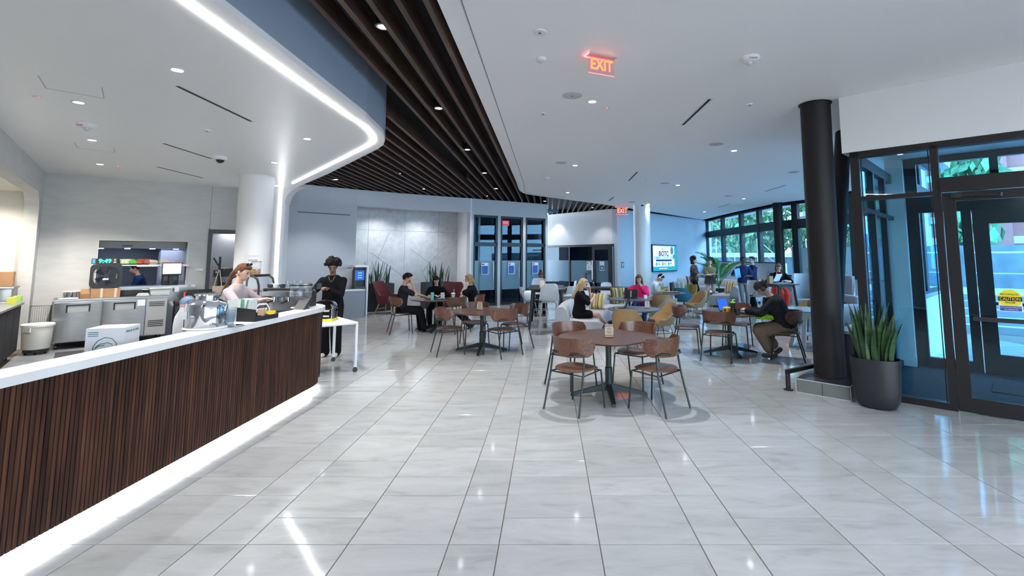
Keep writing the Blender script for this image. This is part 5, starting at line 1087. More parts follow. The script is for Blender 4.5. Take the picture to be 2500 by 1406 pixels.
# wing chairs near the black column
def wing(lab, x, y, rz):
    t = thing('wing_chair', lab, 'chair', (x, y, 0), rz, 'grey high-back wing chairs'); prof = []
    N = 20
    for i in range(N + 1):
        ph = -1 + 2*i/N; a = -PI/2 + ph*math.radians(115); e = abs(ph); h_ = 1.22 if e < 0.62 else 1.22 - 0.62*((e - 0.62)/0.38)
        prof.append([(math.cos(a)*q, math.sin(a)*q*0.92, z) for q, z in ((0.33, 0.20), (0.36, 0.6), (0.38, h_), (0.31, h_), (0.28, 0.6), (0.27, 0.22))])
    MB().loft(prof).build('shell', m_sofa, t, 50); MB().loft([[(px*k, py*k + 0.06, z) for px, py in superell(0.30, 0.30, 3, 28)] for k, z in ((0.95, 0.24), (1, 0.30), (1, 0.40), (0.9, 0.44))]).build('seat', m_sofa, t, 50)
    for sx_ in (-1, 1):
        for sy_ in (-1, 1): MB().tube([(sx_*0.2, sy_*0.2, 0.22), (sx_*0.26, sy_*0.26, 0)], 0.014, 6).build('leg', m_wire, t)
wing('grey high-back wing chair right of the woman in the red skirt', 8.1, 15.6, face(8.1, 15.6, 7.4, 14.2)); wing('grey wing chair half hidden by the big black column', 8.0, 13.6, face(8.0, 13.6, 7.0, 12.6))
lc = thing('armchair', 'low grey armchair with a black bag, left of the big black column', 'chair', (7.3, 12.5, 0), face(7.3, 12.5, 6.0, 12.6)); MB().rbox(-0.38, -0.38, 0.12, 0.38, 0.36, 0.42, 0.12, 4).build('seat', m_sofa, lc, 50); MB().rbox(-0.42, -0.42, 0.12, 0.42, -0.2, 0.78, 0.1, 4).build('backrest', m_sofa, lc, 50)
for sx_ in (-1, 1): MB().rbox(sx_*0.42 - 0.09, -0.4, 0.12, sx_*0.42 + 0.09, 0.32, 0.60, 0.08, 4).build('armrest', m_sofa, lc, 50); MB().cyl((sx_*0.3, 0.28), 0.02, 0, 0.12, 8).build('leg', m_wire, lc); MB().cyl((sx_*0.3, -0.3), 0.02, 0, 0.12, 8).build('leg', m_wire, lc)
c = thing('black_bag', 'small black bag lying on the low grey armchair', 'bag', (7.35, 12.5, 0.421)); MB().loft([[(x*k, y*k, z) for x, y in superell(0.17, 0.12, 2.6, 20)] for k, z in ((0.9, 0), (1, 0.08), (0.7, 0.18), (0.3, 0.2))]).build('bag', m_blackp, c, 50); MB().tube([(-0.1, 0, 0.17), (-0.05, 0, 0.27), (0.05, 0, 0.27), (0.1, 0, 0.17)], 0.008, 6).build('handle', m_blackp, c)
# coffee table on the far side
ctb = thing('coffee_table', 'low white coffee table with two books between the far sofas', 'table', (6.0, 19.6, 0)); MB().rbox(-0.6, -0.35, 0.36, 0.6, 0.35, 0.40, 0.03).build('table_top', m_white, ctb, 40); MB().box(-0.5, -0.28, 0.0, 0.5, 0.28, 0.02).build('base', m_blackp, ctb)
for x in (-0.45, 0.45): MB().box(x - 0.02, -0.2, 0.02, x + 0.02, 0.2, 0.36).build('leg', m_blackp, ctb)
menu(5.75, 19.5, 0.401, 'white menu stand on the low coffee table', 1.3, 0, True)

# ================================================================ HIGH TABLES, STOOLS
m_shell = M('pale_grey_shell', (0.50, 0.53, 0.58), 0.45); m_dktop = M('dark_oak_top', (0.035, 0.028, 0.025), 0.35, noise=0.2, nscale=6, stretch=(1, 8, 1)); m_wirew = M('pale_wire', (0.50, 0.53, 0.56), 0.4, 0.2)
def bucket(t, zs):
    """moulded one-piece shell: seat at zs, back rising behind; faces +y"""
    rows = [(0.24, zs - 0.015, 0.19), (0.20, zs + 0.0, 0.215), (0.05, zs - 0.015, 0.225), (-0.12, zs - 0.005, 0.225), (-0.20, zs + 0.04, 0.225), (-0.235, zs + 0.14, 0.22), (-0.255, zs + 0.26, 0.205), (-0.27, zs + 0.36, 0.185), (-0.275, zs + 0.40, 0.14)]
    N = 12; top = []; 
    for y_, z_, w_ in rows:
        top.append([(w_*(-1 + 2*i/N), y_ + (0.05*abs(-1 + 2*i/N)**3 if z_ > zs + 0.03 else 0), z_ + (0.045*abs(-1 + 2*i/N)**3 if z_ <= zs + 0.03 else 0)) for i in range(N+1)])
    mb = MB(); n = N + 1; vs_ = [p for r_ in top for p in r_]; k = len(vs_)
    vs2 = [(x, y_ - (0.012 if z > zs + 0.05 else 0), z - (0.012 if z <= zs + 0.05 else 0)) for x, y_, z in vs_]; fs_ = []
    for j in range(len(rows) - 1):
        for i in range(N):
            q = (j*n + i, j*n + i + 1, (j+1)*n + i + 1, (j+1)*n + i); fs_.append(q); fs_.append(tuple(a + k for a in q[::-1]))
    bd = [i for i in range(n)] + [j*n + N for j in range(1, len(rows))] + [(len(rows)-1)*n + i for i in range(N-1, -1, -1)] + [j*n for j in range(len(rows)-2, 0, -1)]
    for a, b in zip(bd, bd[1:] + bd[:1]): fs_.append((a, b, b + k, a + k))
    mb._add(vs_ + vs2, fs_); return mb.build('shell', m_shell, t, 50)
def stool(lab, x, y, rz, zs=0.74, m_leg=None):
    t = thing('bar_stool' if zs > 0.6 else 'shell_chair', lab, 'stool' if zs > 0.6 else 'chair', (x, y, 0), rz, 'pale grey bar stools' if zs > 0.6 else 'pale grey shell chairs'); bucket(t, zs); ml = m_leg or m_wirew
    for sx_ in (-1, 1):
        for sy_ in (-1, 1): MB().tube([(sx_*0.12, sy_*0.12, zs - 0.03), (sx_*0.17, sy_*0.16, zs - 0.05), (sx_*0.225, sy_*0.22, 0)], 0.010, 6).build('leg', ml, t)
    if zs > 0.6:
        q = 0.195; MB().tube([(-q, -q, 0.27), (q, -q, 0.27), (q, q, 0.27), (-q, q, 0.27), (-q, -q, 0.27)], 0.008, 6).build('footrest', ml, t)
    MB().tube([(-0.13, -0.12, zs - 0.035), (0.13, -0.12, zs - 0.035), (0.13, 0.12, zs - 0.035), (-0.13, 0.12, zs - 0.035), (-0.13, -0.12, zs - 0.035)], 0.009, 6).build('seat_frame', ml, t)
    return t
def high_table(lab, x, y, w_, d_, z, rz=0):
    t = thing('high_table' if z > 0.9 else 'long_table', lab, 'table', (x, y, 0), rz); MB().rbox(-w_/2, -d_/2, z - 0.03, w_/2, d_/2, z, 0.03).build('table_top', m_dktop, t, 40)
    for sx_ in (-1, 1):
        for sy_ in (-1, 1): MB().tube([(sx_*(w_/2 - 0.12), sy_*(d_/2 - 0.10), z - 0.03), (sx_*(w_/2 - 0.04), sy_*(d_/2 - 0.03), 0)], [0.038, 0.03], 10).build('leg', m_wire, t)
    MB().box(-w_/2 + 0.1, -d_/2 + 0.1, z - 0.09, w_/2 - 0.1, d_/2 - 0.1, z - 0.03).build('apron', m_wire, t)
    return t
high_table('dark high table with slanted legs behind the nearest grey stool', -0.06, 12.75, 0.92, 1.7, 0.98, 0.0)
stool('nearest pale grey bar stool, its back to the camera', -0.01, 11.45, 0.06)
stool('bar stool hidden right behind the nearest grey stool', 0.42, 12.6, 1.5)
stool('bar stool at the far end of the dark high table', -0.30, 13.95, PI)
high_table('long dark dining-height table in front of meeting room C', 1.25, 16.6, 3.4, 0.8, 0.74, 0.0)
stool('pale grey shell chair left in front of the long dark table', 0.62, 15.55, 0.5, 0.45); stool('pale grey shell chair in the middle behind the long dark table', 1.25, 17.3, PI, 0.45); stool('pale grey shell chair at the right behind the long dark table', 2.05, 17.35, PI + 0.1, 0.45); stool('pale grey shell chair holding a white coat, left of the high table', -0.62, 14.9, -1.3, 0.45); stool('pale grey shell chair of the woman with a hair bun', -0.26, 15.25, PI, 0.45)
c = thing('white_coat', 'white and navy coat heaped on the shell chair beside the high table', 'coat', (-0.62, 14.85, 0.44)); MB().loft([[(x*k, y*k, z) for x, y in superell(0.20, 0.17, 2.5, 20)] for k, z in ((0.9, 0.02), (1.05, 0.12), (0.9, 0.24), (0.4, 0.30))]).build('coat', m_swht, c, 60); MB().tube([(-0.18, -0.05, 0.3), (-0.2, -0.1, 0.1), (-0.18, -0.12, -0.25)], 0.05, 8).build('navy_sleeve', M('navy_cloth', (0.02, 0.03, 0.10), 0.9), c, 60)
menu(-0.18, 12.2, 0.981, 'white menu stand on the dark high table', 1.15, 0.2, True); menu(1.0, 16.4, 0.741, 'white menu stand on the long dark table', 1.0, 0, True)
high_table('small dark high table of the woman in the red skirt', 6.32, 13.55, 0.75, 0.7, 1.02, 0.3)
stool('pale bar stool left of the woman in the red skirt', 5.55, 13.05, face(5.55, 13.05, 6.3, 13.5), 0.74, m_wirew); stool('pale bar stool under the woman in the red skirt', 6.62, 14.30, face(6.62, 14.30, 6.3, 13.5), 0.74)
# ================================================================ NICHE: red chairs, plants, kiosk, low cabinet
m_red = M('oxblood_fabric', (0.085, 0.012, 0.016), 0.85, bump=0.1, bscale=90); m_oak = M('oak_leg', (0.40, 0.24, 0.12), 0.5)
def red_chair(lab, x, y, rz):
    t = thing('red_armchair', lab, 'chair', (x, y, 0), rz, 'dark red armchairs'); prof = []; N = 24
    for i in range(N + 1):
        ph = -1 + 2*i/N; a = -PI/2 + ph*math.radians(120); e = abs(ph); h_ = 0.98 if e < 0.38 else 0.98 - (0.98 - 0.56)*min(1, (e - 0.38)/0.25)
        fl = 0.05*(h_ - 0.5)/0.5
        prof.append([(math.cos(a)*q, math.sin(a)*q - max(0, z - 0.5)*0.22, z) for q, z in ((0.33, 0.30), (0.38, 0.5), (0.38 + fl, h_), (0.33 + fl, h_), (0.33, 0.5), (0.28, 0.32))])
    MB().loft(prof).build('shell', m_red, t, 50); MB().loft([[(px*k, py*k + 0.06, z) for px, py in superell(0.32, 0.33, 3, 28)] for k, z in ((0.95, 0.30), (1, 0.33), (1, 0.40), (0.9, 0.44), (0.3, 0.445))]).build('seat', m_red, t, 50)
    for sx_ in (-1, 1):
        for sy_ in (-1, 1): MB().tube([(sx_*0.20, sy_*0.20, 0.32), (sx_*0.30, sy_*0.30, 0)], [0.022, 0.014], 8).build('leg', m_oak, t, 60)
    MB().bar((-0.25, 0.25, 0.14), (0.25, 0.25, 0.14), 0.02, 0.03).bar((-0.25, -0.25, 0.14), (0.25, -0.25, 0.14), 0.02, 0.03).build('stretcher', m_oak, t)
red_chair('dark red armchair on oak legs standing left in the felt niche', -5.05, 15.55, face(-5.05, 15.55, -3.6, 15.2)); red_chair('dark red high-back armchair behind the blonde woman', -2.95, 14.75, face(-2.95, 14.75, -2.9, 13.2))
m_snake = M('snake_leaf', (0.018, 0.052, 0.014), 0.45, noise=0.5, nscale=9, stretch=(1, 1, 6)); m_soil = M('soil', (0.03, 0.022, 0.016), 0.95)
def blade(mb, x, y, z, h_, w_, lean, az, tw):
    n = 8; L = []; Rr = []
    for i in range(n + 1):
        u_ = i/n; ww_ = w_*(0.55 + 0.9*u_ - 1.45*u_**2.6) if u_ < 1 else 0.002; ww_ = max(ww_, 0.002)
        c_ = Vector((x + math.cos(az)*lean*u_**1.5, y + math.sin(az)*lean*u_**1.5, z + h_*u_)); d = Vector((math.cos(tw + u_*0.7), math.sin(tw + u_*0.7), 0)); f_ = Vector((-d.y, d.x, 0))*0.35*ww_
        L.append([tuple(c_ - d*ww_ + f_), tuple(c_), tuple(c_ + d*ww_ + f_), tuple(c_ + f_*0.6 - Vector((-d.y, d.x, 0))*0.006)])
    mb.loft(L)
def snake_plant(lab, x, y, pot, rx, ry, nl_, hmin, hmax, rz=0, seed=1, w_=0.035):
    t = thing('snake_plant', lab, 'plant', (x, y, 0), rz); rng = random.Random(seed)
    zt = pot(t)
    for i in range(nl_):
        mb = MB(); a = rng.uniform(0, 2*PI); q = rng.random()**0.5; px, py = q*rx*math.cos(a), q*ry*math.sin(a)
        blade(mb, px, py, zt, rng.uniform(hmin, hmax), w_*rng.uniform(0.8, 1.25), rng.uniform(0.02, 0.16), math.atan2(py, px) + rng.uniform(-0.5, 0.5), rng.uniform(0, PI)); mb.build('leaf', m_snake, t, 50)
m_potb = M('planter_black', (0.012, 0.013, 0.017), 0.5)
def pot_oval(t):
    o = superell(0.25, 0.19, 2.4, 40); MB().loft([[(x*k, y*k, z) for x, y in o] for k, z in ((0.60, 0.0), (0.75, 0.02), (0.88, 0.08), (0.95, 0.18), (0.99, 0.42), (1.0, 0.56), (0.965, 0.56), (0.95, 0.5))]).build('pot', m_potb, t, 50)
    MB().loft([[(x*0.95, y*0.95, z) for x, y in o] for z in (0.48, 0.505)]).build('soil', m_soil, t); return 0.5
pp = atz(2168, 1003)
snake_plant('snake plant in a big black oval pot by the entrance door', pp.x - 0.02, pp.y + 0.14, pot_oval, 0.19, 0.13, 50, 0.30, 0.70, VD and math.atan2(VD.y, VD.x), 5, 0.034)
def pot_box(w_, d_, h_):
    def f(t):
        MB().loft([[(x*a, y*b_, z) for x, y in ((-1,-1),(1,-1),(1,1),(-1,1))] for a, b_, z in ((w_, d_, 0), (w_, d_, h_), (w_ - 0.02, d_ - 0.02, h_), (w_ - 0.02, d_ - 0.02, h_ - 0.05))]).build('pot', m_potb, t); MB().box(-w_ + 0.02, -d_ + 0.02, h_ - 0.07, w_ - 0.02, d_ - 0.02, h_ - 0.05).build('soil', m_soil, t); return h_ - 0.05
    return f
snake_plant('snake plant in the left tall black planter of the felt niche', -5.68, 16.25, pot_box(0.50, 0.22, 0.88), 0.42, 0.14, 34, 0.30, 0.80, 0.65, 11, 0.03)
snake_plant('snake plant in the right tall black planter behind the seated trio', -3.95, 17.3, pot_box(0.50, 0.22, 0.88), 0.42, 0.14, 34, 0.30, 0.80, 0.65, 12, 0.03)
kk = thing('info_kiosk', 'upright kiosk with a blue screen in front of the felt niche', 'kiosk', (-5.74, 14.92, 0), 0.65); MB().rbox(-0.19, -0.16, 0, 0.19, 0.16, 0.80, 0.01).build('base_cabinet', M('kiosk_slate', (0.10, 0.13, 0.19), 0.4), kk, 40); MB().rbox(0.15, -0.18, 0, 0.20, 0.18, 1.50, 0.01).box(-0.20, -0.18, 1.44, 0.2, 0.18, 1.50).build('surround', m_white, kk, 40); MB().rbox(-0.19, -0.05, 0.80, 0.15, 0.16, 1.44, 0.01).build('head', m_blackp, kk, 40)
MB().box(-0.16, -0.054, 1.05, 0.11, -0.05, 1.34).build('screen', Memit('kiosk_screen', (0.03, 0.14, 0.5), 0.9), kk); MB().box(-0.17, -0.14, 0.80, 0.13, -0.05, 0.86).build('keypad', m_dkgrey, kk)
for z in (1.26, 1.19, 1.12): MB().box(-0.08, -0.057, z, 0.04, -0.054, z + 0.015).build('screen_line', Memit('kiosk_line', (0.5, 0.7, 1.0), 1.0), kk)
lcb = thing('low_cabinet', 'low grey cabinet against the curved wall behind the standing person', 'cabinet', (-5.72, 14.3, 0), 0.78); MB().box(-0.45, -0.22, 0, 0.30, 0.22, 0.78).build('body', M('cabinet_grey', (0.26, 0.28, 0.32), 0.5), lcb); MB().box(-0.46, -0.23, 0.78, 0.31, 0.23, 0.80).build('top', m_white, lcb)
sgn = thing('wall_sign', 'small grey room sign on the curved blue-grey wall', 'sign', (*aty(853, 655, 14.78).xy, 1.40), 0.80); MB().box(-0.10, -0.02, -0.05, 0.10, 0.0, 0.05).build('plate', m_grille, sgn); MB().box(-0.08, -0.023, 0.0, 0.06, -0.02, 0.03).build('text_line', m_dkgrey, sgn)
sgn = thing('wall_sign', 'small white sign frame on the blue wall left of the far white column', 'sign', tm @ Vector(((tm.inverted() @ onp(1520, 655, TA, TB)).x, -0.006, 1.42)), math.atan2(tm[1][0], tm[0][0])); MB().box(-0.11, -0.006, -0.12, 0.11, 0.006, 0.12).build('plate', M('sign_dark', (0.10, 0.13, 0.18), 0.5), sgn); MB().box(-0.09, -0.009, -0.08, 0.09, -0.006, 0.08).build('panel', m_grille, sgn)
# ================================================================ TELEVISION
def ts(u, v): q = tm.inverted() @ onp(u, v, TA, TB); return q.x, q.z
tx0, tz0 = ts(1590, 660); tx1, tz1 = ts(1648.5, 597)
tz0, tz1 = 1.06, 2.36
tv = thing('television', 'wall-mounted television showing a blue and white event slide', 'television', tm @ Vector(((tx0 + tx1)/2, -0.03, tz0)), math.atan2(tm[1][0], tm[0][0])); tw = (tx1 - tx0)/2; th_ = tz1 - tz0
MB().rbox(-tw, -0.05, 0, tw, 0.02, th_, 0.01).build('bezel', m_blackp, tv)
e_w = Memit('slide_white', (0.62, 0.78, 0.95), 0.95); e_b = Memit('slide_teal', (0.02, 0.36, 0.55), 0.9); e_n = Memit('slide_navy', (0.02, 0.06, 0.25), 0.7); e_t = Memit('slide_cyan', (0.03, 0.45, 0.65), 0.9)
MB().box(-tw + 0.04, -0.054, 0.04, tw - 0.04, -0.05, th_ - 0.04).build('screen', e_b, tv); MB().box(-tw + 0.04, -0.057, 0.24, tw - 0.30, -0.054, th_ - 0.08).build('slide', e_w, tv)
MB().ball((tw*0.55, -0.060, th_*0.78), (0.16, 0.004, 0.2), 14, 8).ball((tw*0.7, -0.060, th_*0.55), (0.1, 0.004, 0.12), 14, 8).build('slide_figure', Memit('slide_figure', (0.10, 0.25, 0.42), 0.8), tv)
def tvt(body, size, m, x, z, xs=1.0, b=0.0): text('lettering', body, size, m, tv, Matrix.Translation((x, -0.060, z)) @ Matrix.Rotation(PI/2, 4, 'X'), 0.001, bold=b, xs=xs)
tvt('BioTC', 0.12, e_n, -0.15, th_*0.83); tvt('BIOTC', 0.33, e_n, -0.16, th_*0.655, 1.0, 0.008); tvt('SUMMER COHORT 2026', 0.20, e_t, -0.14, th_*0.505, 0.92, 0.003)
MB().box(-tw*0.75, -0.060, th_*0.38, tw*0.52, -0.057, th_*0.445).build('slide_band', e_n, tv)
for i, x in enumerate((-0.70, -0.22, 0.26)):
    disc(MB(), x*tw*1.0, th_*0.28, 0.085, -0.060, -0.057).build('slide_dot', e_t, tv); MB().box(x*tw + 0.11, -0.060, th_*0.27, x*tw + 0.36, -0.057, th_*0.29).box(x*tw + 0.11, -0.060, th_*0.31, x*tw + 0.30, -0.057, th_*0.325).build('slide_line', e_n, tv)
MB().box(-tw*0.5, -0.058, th_*0.10, tw*0.15, -0.055, th_*0.125).build('slide_footer', e_w, tv)
# palm by the lounge corner
pm_ = thing('potted_palm', 'tall potted palm in the lounge corner behind the standing group', 'plant', (7.05, 20.5, 0)); MB().lathe([(0.20, 0), (0.26, 0.45), (0.24, 0.45), (0.22, 0.38)], n=24).build('pot', m_potb, pm_, 40)
m_palm = M('palm_leaf', (0.035, 0.22, 0.05), 0.45, noise=0.3, nscale=4); rng = random.Random(3)
for k, (az, reach, hh) in enumerate(((PI, 0.75, 2.05), (0.1, 1.5, 1.75), (0.5, 1.2, 1.55), (2.6, 0.9, 1.5), (-0.4, 1.3, 1.45), (-2.4, 0.8, 1.4), (1.6, 0.8, 1.7), (-1.4, 0.9, 1.45), (3.6, 0.6, 1.75))):
    c0 = Vector((0, 0, 0.42)); pts = [c0 + Vector((math.cos(az)*reach*u_**1.6, math.sin(az)*reach*u_**1.6, hh*(u_ - 0.28*u_**3))) for u_ in [i/10 for i in range(11)]]
    fr_ = MB().tube(pts, [0.014 - 0.001*i for i in range(11)], 6).build('stem', m_palm, pm_, 60); mb = MB()
    for i in range(40):
        u_ = 0.35 + 0.65*i/40; q = u_*10; j = min(9, int(q)); b_ = pts[j].lerp(pts[j+1], q - j); d = (pts[j+1] - pts[j]).normalized(); sd_ = d.cross(Vector((0, 0, 1))).normalized()
        for sg_ in (-1, 1):
            L_ = 0.42*math.sin(PI*min(1, 0.18 + 0.82*(1 - u_)/0.65*0.9 + 0.05)); e_ = b_ + (sd_*sg_*0.8 + d*0.7 + Vector((0, 0, 0.15)))*L_ + Vector((0, 0, -0.06)); w2 = d*0.022
            mb._add([b_ - w2, b_ + (e_ - b_)*0.5 + w2*1.1 + Vector((0, 0, 0.02)), e_, b_ + (e_ - b_)*0.5 - w2*1.1 + Vector((0, 0, 0.02))], [(0, 1, 2, 3)])
    mb.build('leaflets', m_palm, fr_)
# plants on the far ledge
for i, (x, y, lab) in enumerate(((9.25, 17.3, 'small leafy plant on the window ledge left of the big black column'), (9.4, 16.4, 'trailing leafy plant on the window ledge beside the big black column'))):
    t = thing('ledge_plant', lab, 'plant', (x, y, 1.02)); MB().lathe([(0.06, 0), (0.08, 0.12), (0.07, 0.12)], n=14).build('pot', m_white, t, 40); leaf_cloud(random.Random(i + 40), [((0, 0, 0.25), (0.2, 0.2, 0.16))], 90, 0.055).build('foliage', m_palm, t)
t = thing('ledge_plant', 'leafy plant on the low ledge right of the slanting brace', 'plant', (4.75, 7.35, 0.761)); MB().lathe([(0.05, 0), (0.07, 0.1), (0.06, 0.1)], n=14).build('pot', m_white, t, 40); leaf_cloud(random.Random(50), [((0, 0, 0.2), (0.14, 0.14, 0.13))], 80, 0.045).build('foliage', m_palm, t)
# ================================================================ PEOPLE
def cap(mb, p, q, r1, r2, n=10, flat=None):
    """tapered capsule"""
    p, q = Vector(p), Vector(q); d = q - p; L = d.length
    if L < 1e-5: return mb.ball(p, r1, n, 8)
    d /= L; u_ = d.orthogonal().normalized() if abs(d.z) > 0.95 else d.cross(Vector((0, 0, 1))).normalized(); w_ = d.cross(u_); rings = []
    for k in range(4): t = PI/2*(1 - k/4); rings.append((p - d*r1*math.sin(t), max(0.0015, r1*math.cos(t))))
    rings.append((p, r1)); rings.append((q, r2))
    for k in range(1, 5): t = PI/2*k/4; rings.append((q + d*r2*math.sin(t), max(0.0015, r2*math.cos(t))))
    return mb.loft([[tuple(c_ + (u_*math.cos(2*PI*i/n) + w_*math.sin(2*PI*i/n))*r_) for i in range(n)] for c_, r_ in rings])
def remesh(mb, name, mats, parent, voxel=0.010, smooth=4, dec=None):
    me = mb.mesh(name, mats); o = bpy.data.objects.new(name, me); COL.objects.link(o)
    r_ = o.modifiers.new('r', 'REMESH'); r_.mode = 'VOXEL'; r_.voxel_size = voxel; r_.use_smooth_shade = True
    if smooth: s_ = o.modifiers.new('s', 'SMOOTH'); s_.factor = 0.5; s_.iterations = smooth
    if dec: d_ = o.modifiers.new('d', 'DECIMATE'); d_.ratio = dec
    dg = bpy.context.evaluated_depsgraph_get(); m2 = bpy.data.meshes.new_from_object(o.evaluated_get(dg))
    o.modifiers.clear(); o.data = m2; m2.name = name; bpy.data.meshes.remove(me)
    m2.polygons.foreach_set('use_smooth', [True]*len(m2.polygons))
    if parent is not None: o.parent = parent
    return o
def ik(a, t, l1, l2, pole):
    a, t = Vector(a), Vector(t); d = t - a; L = min(d.length, (l1 + l2)*0.999); dn = d.normalized(); t = a + dn*L
    x = (l1*l1 - l2*l2 + L*L)/(2*L); h_ = math.sqrt(max(0, l1*l1 - x*x)); pv = Vector(pole); pv = pv - dn*pv.dot(dn); pv = pv.normalized() if pv.length > 1e-4 else dn.orthogonal().normalized()
    return a + dn*x + pv*h_, t
TORSO = [(-0.11, 0.105, 0.085), (-0.06, 0.150, 0.112), (0.02, 0.162, 0.118), (0.12, 0.146, 0.108), (0.22, 0.142, 0.104), (0.33, 0.160, 0.112), (0.42, 0.165, 0.105), (0.465, 0.145, 0.092), (0.495, 0.105, 0.078), (0.53, 0.066, 0.062)]
def person(lab, loc, rz, H=1.72, hip=None, lean=0.0, side=0.0, yaw=0.0, head=(0.0, 0.0, 0.0), hands=None, poles=None, feet=None, knees=None, hdir=None, curl=(0.5, 0.5),
           skin=(0.55, 0.34, 0.25), top=None, sleeve=1.0, legs=None, legfrac=1.0, shoe=None, hair=('short', (0.02, 0.015, 0.012)), skirt=None, fat=1.0, vox=0.010, legloose=0.018, toploose=0.014, hem=-0.06):
    """figure facing local +y, pelvis above the origin. hands/feet = (right, left) wrist and ankle targets in local metres"""
    t = thing('person', lab, 'person', loc, rz); k = H/1.75; hip = hip if hip is not None else 0.93*k
    ms = M('skin_%d_%d' % (int(skin[0]*100), int(skin[2]*100)), skin, 0.55)
    TM = Matrix.Translation((0, 0, hip)) @ Matrix.Rotation(-math.radians(yaw), 4, 'Z') @ Matrix.Rotation(-math.radians(lean), 4, 'X') @ Matrix.Rotation(math.radians(side), 4, 'Y')
    def T(x, y, z): return TM @ Vector((x*k, y*k, z*k))
    def torso(mb, gx, z0=-0.2, z1=0.6, wide=1.0):
        rows = [(z, a*fat*wide + gx, b_*fat + gx) for z, a, b_ in TORSO if z0 <= z <= z1]
        mb.loft([[tuple(T(a/k*math.cos(2*PI*i/18)*k, b_/k*math.sin(2*PI*i/18)*k, z)) for i in range(18)] for z, a, b_ in rows])
    sh = [T(s_*0.175, 0, 0.425) for s_ in (1, -1)]; hp = [Vector((s_*0.088*k*fat, 0, hip - 0.03*k)) for s_ in (1, -1)]
    hands = hands or [(0.24*k, 0.05, hip - 0.08), (-0.24*k, 0.05, hip - 0.08)]; poles = poles or [(0.5, -0.6, -0.5), (-0.5, -0.6, -0.5)]
    feet = feet or [(0.10*k, 0.0, 0.08), (-0.10*k, 0.0, 0.08)]; knees = knees or [(0.1, 1, 0.2), (-0.1, 1, 0.2)]
    A = [ik(sh[i], hands[i], 0.285*k, 0.255*k, poles[i]) for i in (0, 1)]; Lg = [ik(hp[i], feet[i], 0.43*k, 0.42*k, knees[i]) for i in (0, 1)]
    mb = MB(); torso(mb, 0)
    HM = TM @ Matrix.Translation((0, 0.012*k, 0.585*k)) @ Matrix.Rotation(-math.radians(head[1]), 4, 'Z') @ Matrix.Rotation(-math.radians(head[0] - lean*0.0), 4, 'X') @ Matrix.Rotation(math.radians(head[2]), 4, 'Y')
    def Hd(x, y, z): return HM @ Vector((x*k, y*k, z*k))
    cap(mb, T(0, -0.012, 0.45), Hd(0, -0.01, 0.05), 0.055*k, 0.050*k)
    hb = MB(HM @ Matrix.Diagonal((k, k, k, 1))); hb.ball((0, 0.0, 0.125), (0.074, 0.092, 0.105), 16, 12); hb.ball((0, 0.020, 0.065), (0.058, 0.072, 0.062), 14, 10); mb._add(hb.v, hb.f)
    cap(mb, Hd(0, 0.088, 0.125), Hd(0, 0.106, 0.088), 0.008*k, 0.014*k, 8)
    for s_ in (-1, 1): cap(mb, Hd(s_*0.075, -0.008, 0.09), Hd(s_*0.079, -0.016, 0.125), 0.012*k, 0.014*k, 8)
    for i in (0, 1):
        e, h_ = A[i]; cap(mb, sh[i], e, 0.050*k*fat, 0.038*k); cap(mb, e, h_, 0.038*k, 0.026*k)
        fd = (h_ - e).normalized() if not (hdir and hdir[i]) else Vector(hdir[i]).normalized()
        sdv = fd.cross(Vector((0, 0, 1))); sdv = sdv.normalized() if sdv.length > 0.1 else Vector((1, 0, 0)); nv = sdv.cross(fd); th = 1 if i else -1       # palm: fingers fan along sdv, curl towards -nv
        pc = h_ + fd*0.045*k
        for q in (-1, 0, 1): cap(mb, h_ + sdv*q*0.012*k, h_ + fd*0.085*k + sdv*q*0.026*k, 0.017*k, 0.015*k, 8)
        for f_, (o_, ln) in enumerate(((-0.034, 0.066), (-0.012, 0.078), (0.011, 0.074), (0.033, 0.058))):
            b0 = h_ + fd*0.09*k + sdv*o_*k; c_ = curl[i]; d1 = (fd*math.cos(c_) - nv*math.sin(c_)); d2 = (fd*math.cos(2.2*c_) - nv*math.sin(2.2*c_)); b1 = b0 + d1*ln*0.55*k; b2 = b1 + d2*ln*0.5*k
            cap(mb, b0 - fd*0.02*k, b1, 0.0095*k, 0.009*k, 8); cap(mb, b1, b2, 0.009*k, 0.0075*k, 8)
        tb_ = h_ + fd*0.025*k + sdv*th*0.03*k; t1 = tb_ + (fd*0.6 + sdv*th*0.7 - nv*0.35).normalized()*0.045*k; t2 = t1 + (fd*0.9 + sdv*th*0.15 - nv*0.4).normalized()*0.035*k
        cap(mb, tb_, t1, 0.014*k, 0.011*k, 8); cap(mb, t1, t2, 0.011*k, 0.009*k, 8)
        kn, an = Lg[i]; cap(mb, hp[i], kn, 0.080*k*fat, 0.055*k); cap(mb, kn + Vector((0, 0, 0)), an, 0.054*k, 0.036*k)
    FD = []
    for i in (0, 1):
        kn, an = Lg[i]; sh_ = (an - kn).normalized(); fw_ = Vector((sh_.x*0.2, 1, 0)); fw_ = fw_ - sh_*fw_.dot(sh_); fw_ = (fw_.normalized() if fw_.length > 0.2 else Vector((0, 1, 0)))
        if sh_.z > -0.75: pass
        else: fw_ = Vector((0.12 if i == 0 else -0.12, 1, 0)).normalized()
        FD.append((an, fw_, sh_)); cap(mb, an + sh_*0.03*k, an + fw_*0.15*k + sh_*0.045*k, 0.036*k, 0.026*k)
    remesh(mb, 'body', ms, t, vox, 3, 0.45)
    # face
    m_eye = M('eye_dark', (0.02, 0.015, 0.012), 0.3); m_lip = M('lips_%d' % int(skin[0]*100), (skin[0]*0.75, skin[1]*0.5, skin[2]*0.5), 0.5)
    FM = HM @ Matrix.Diagonal((k, k, k, 1))
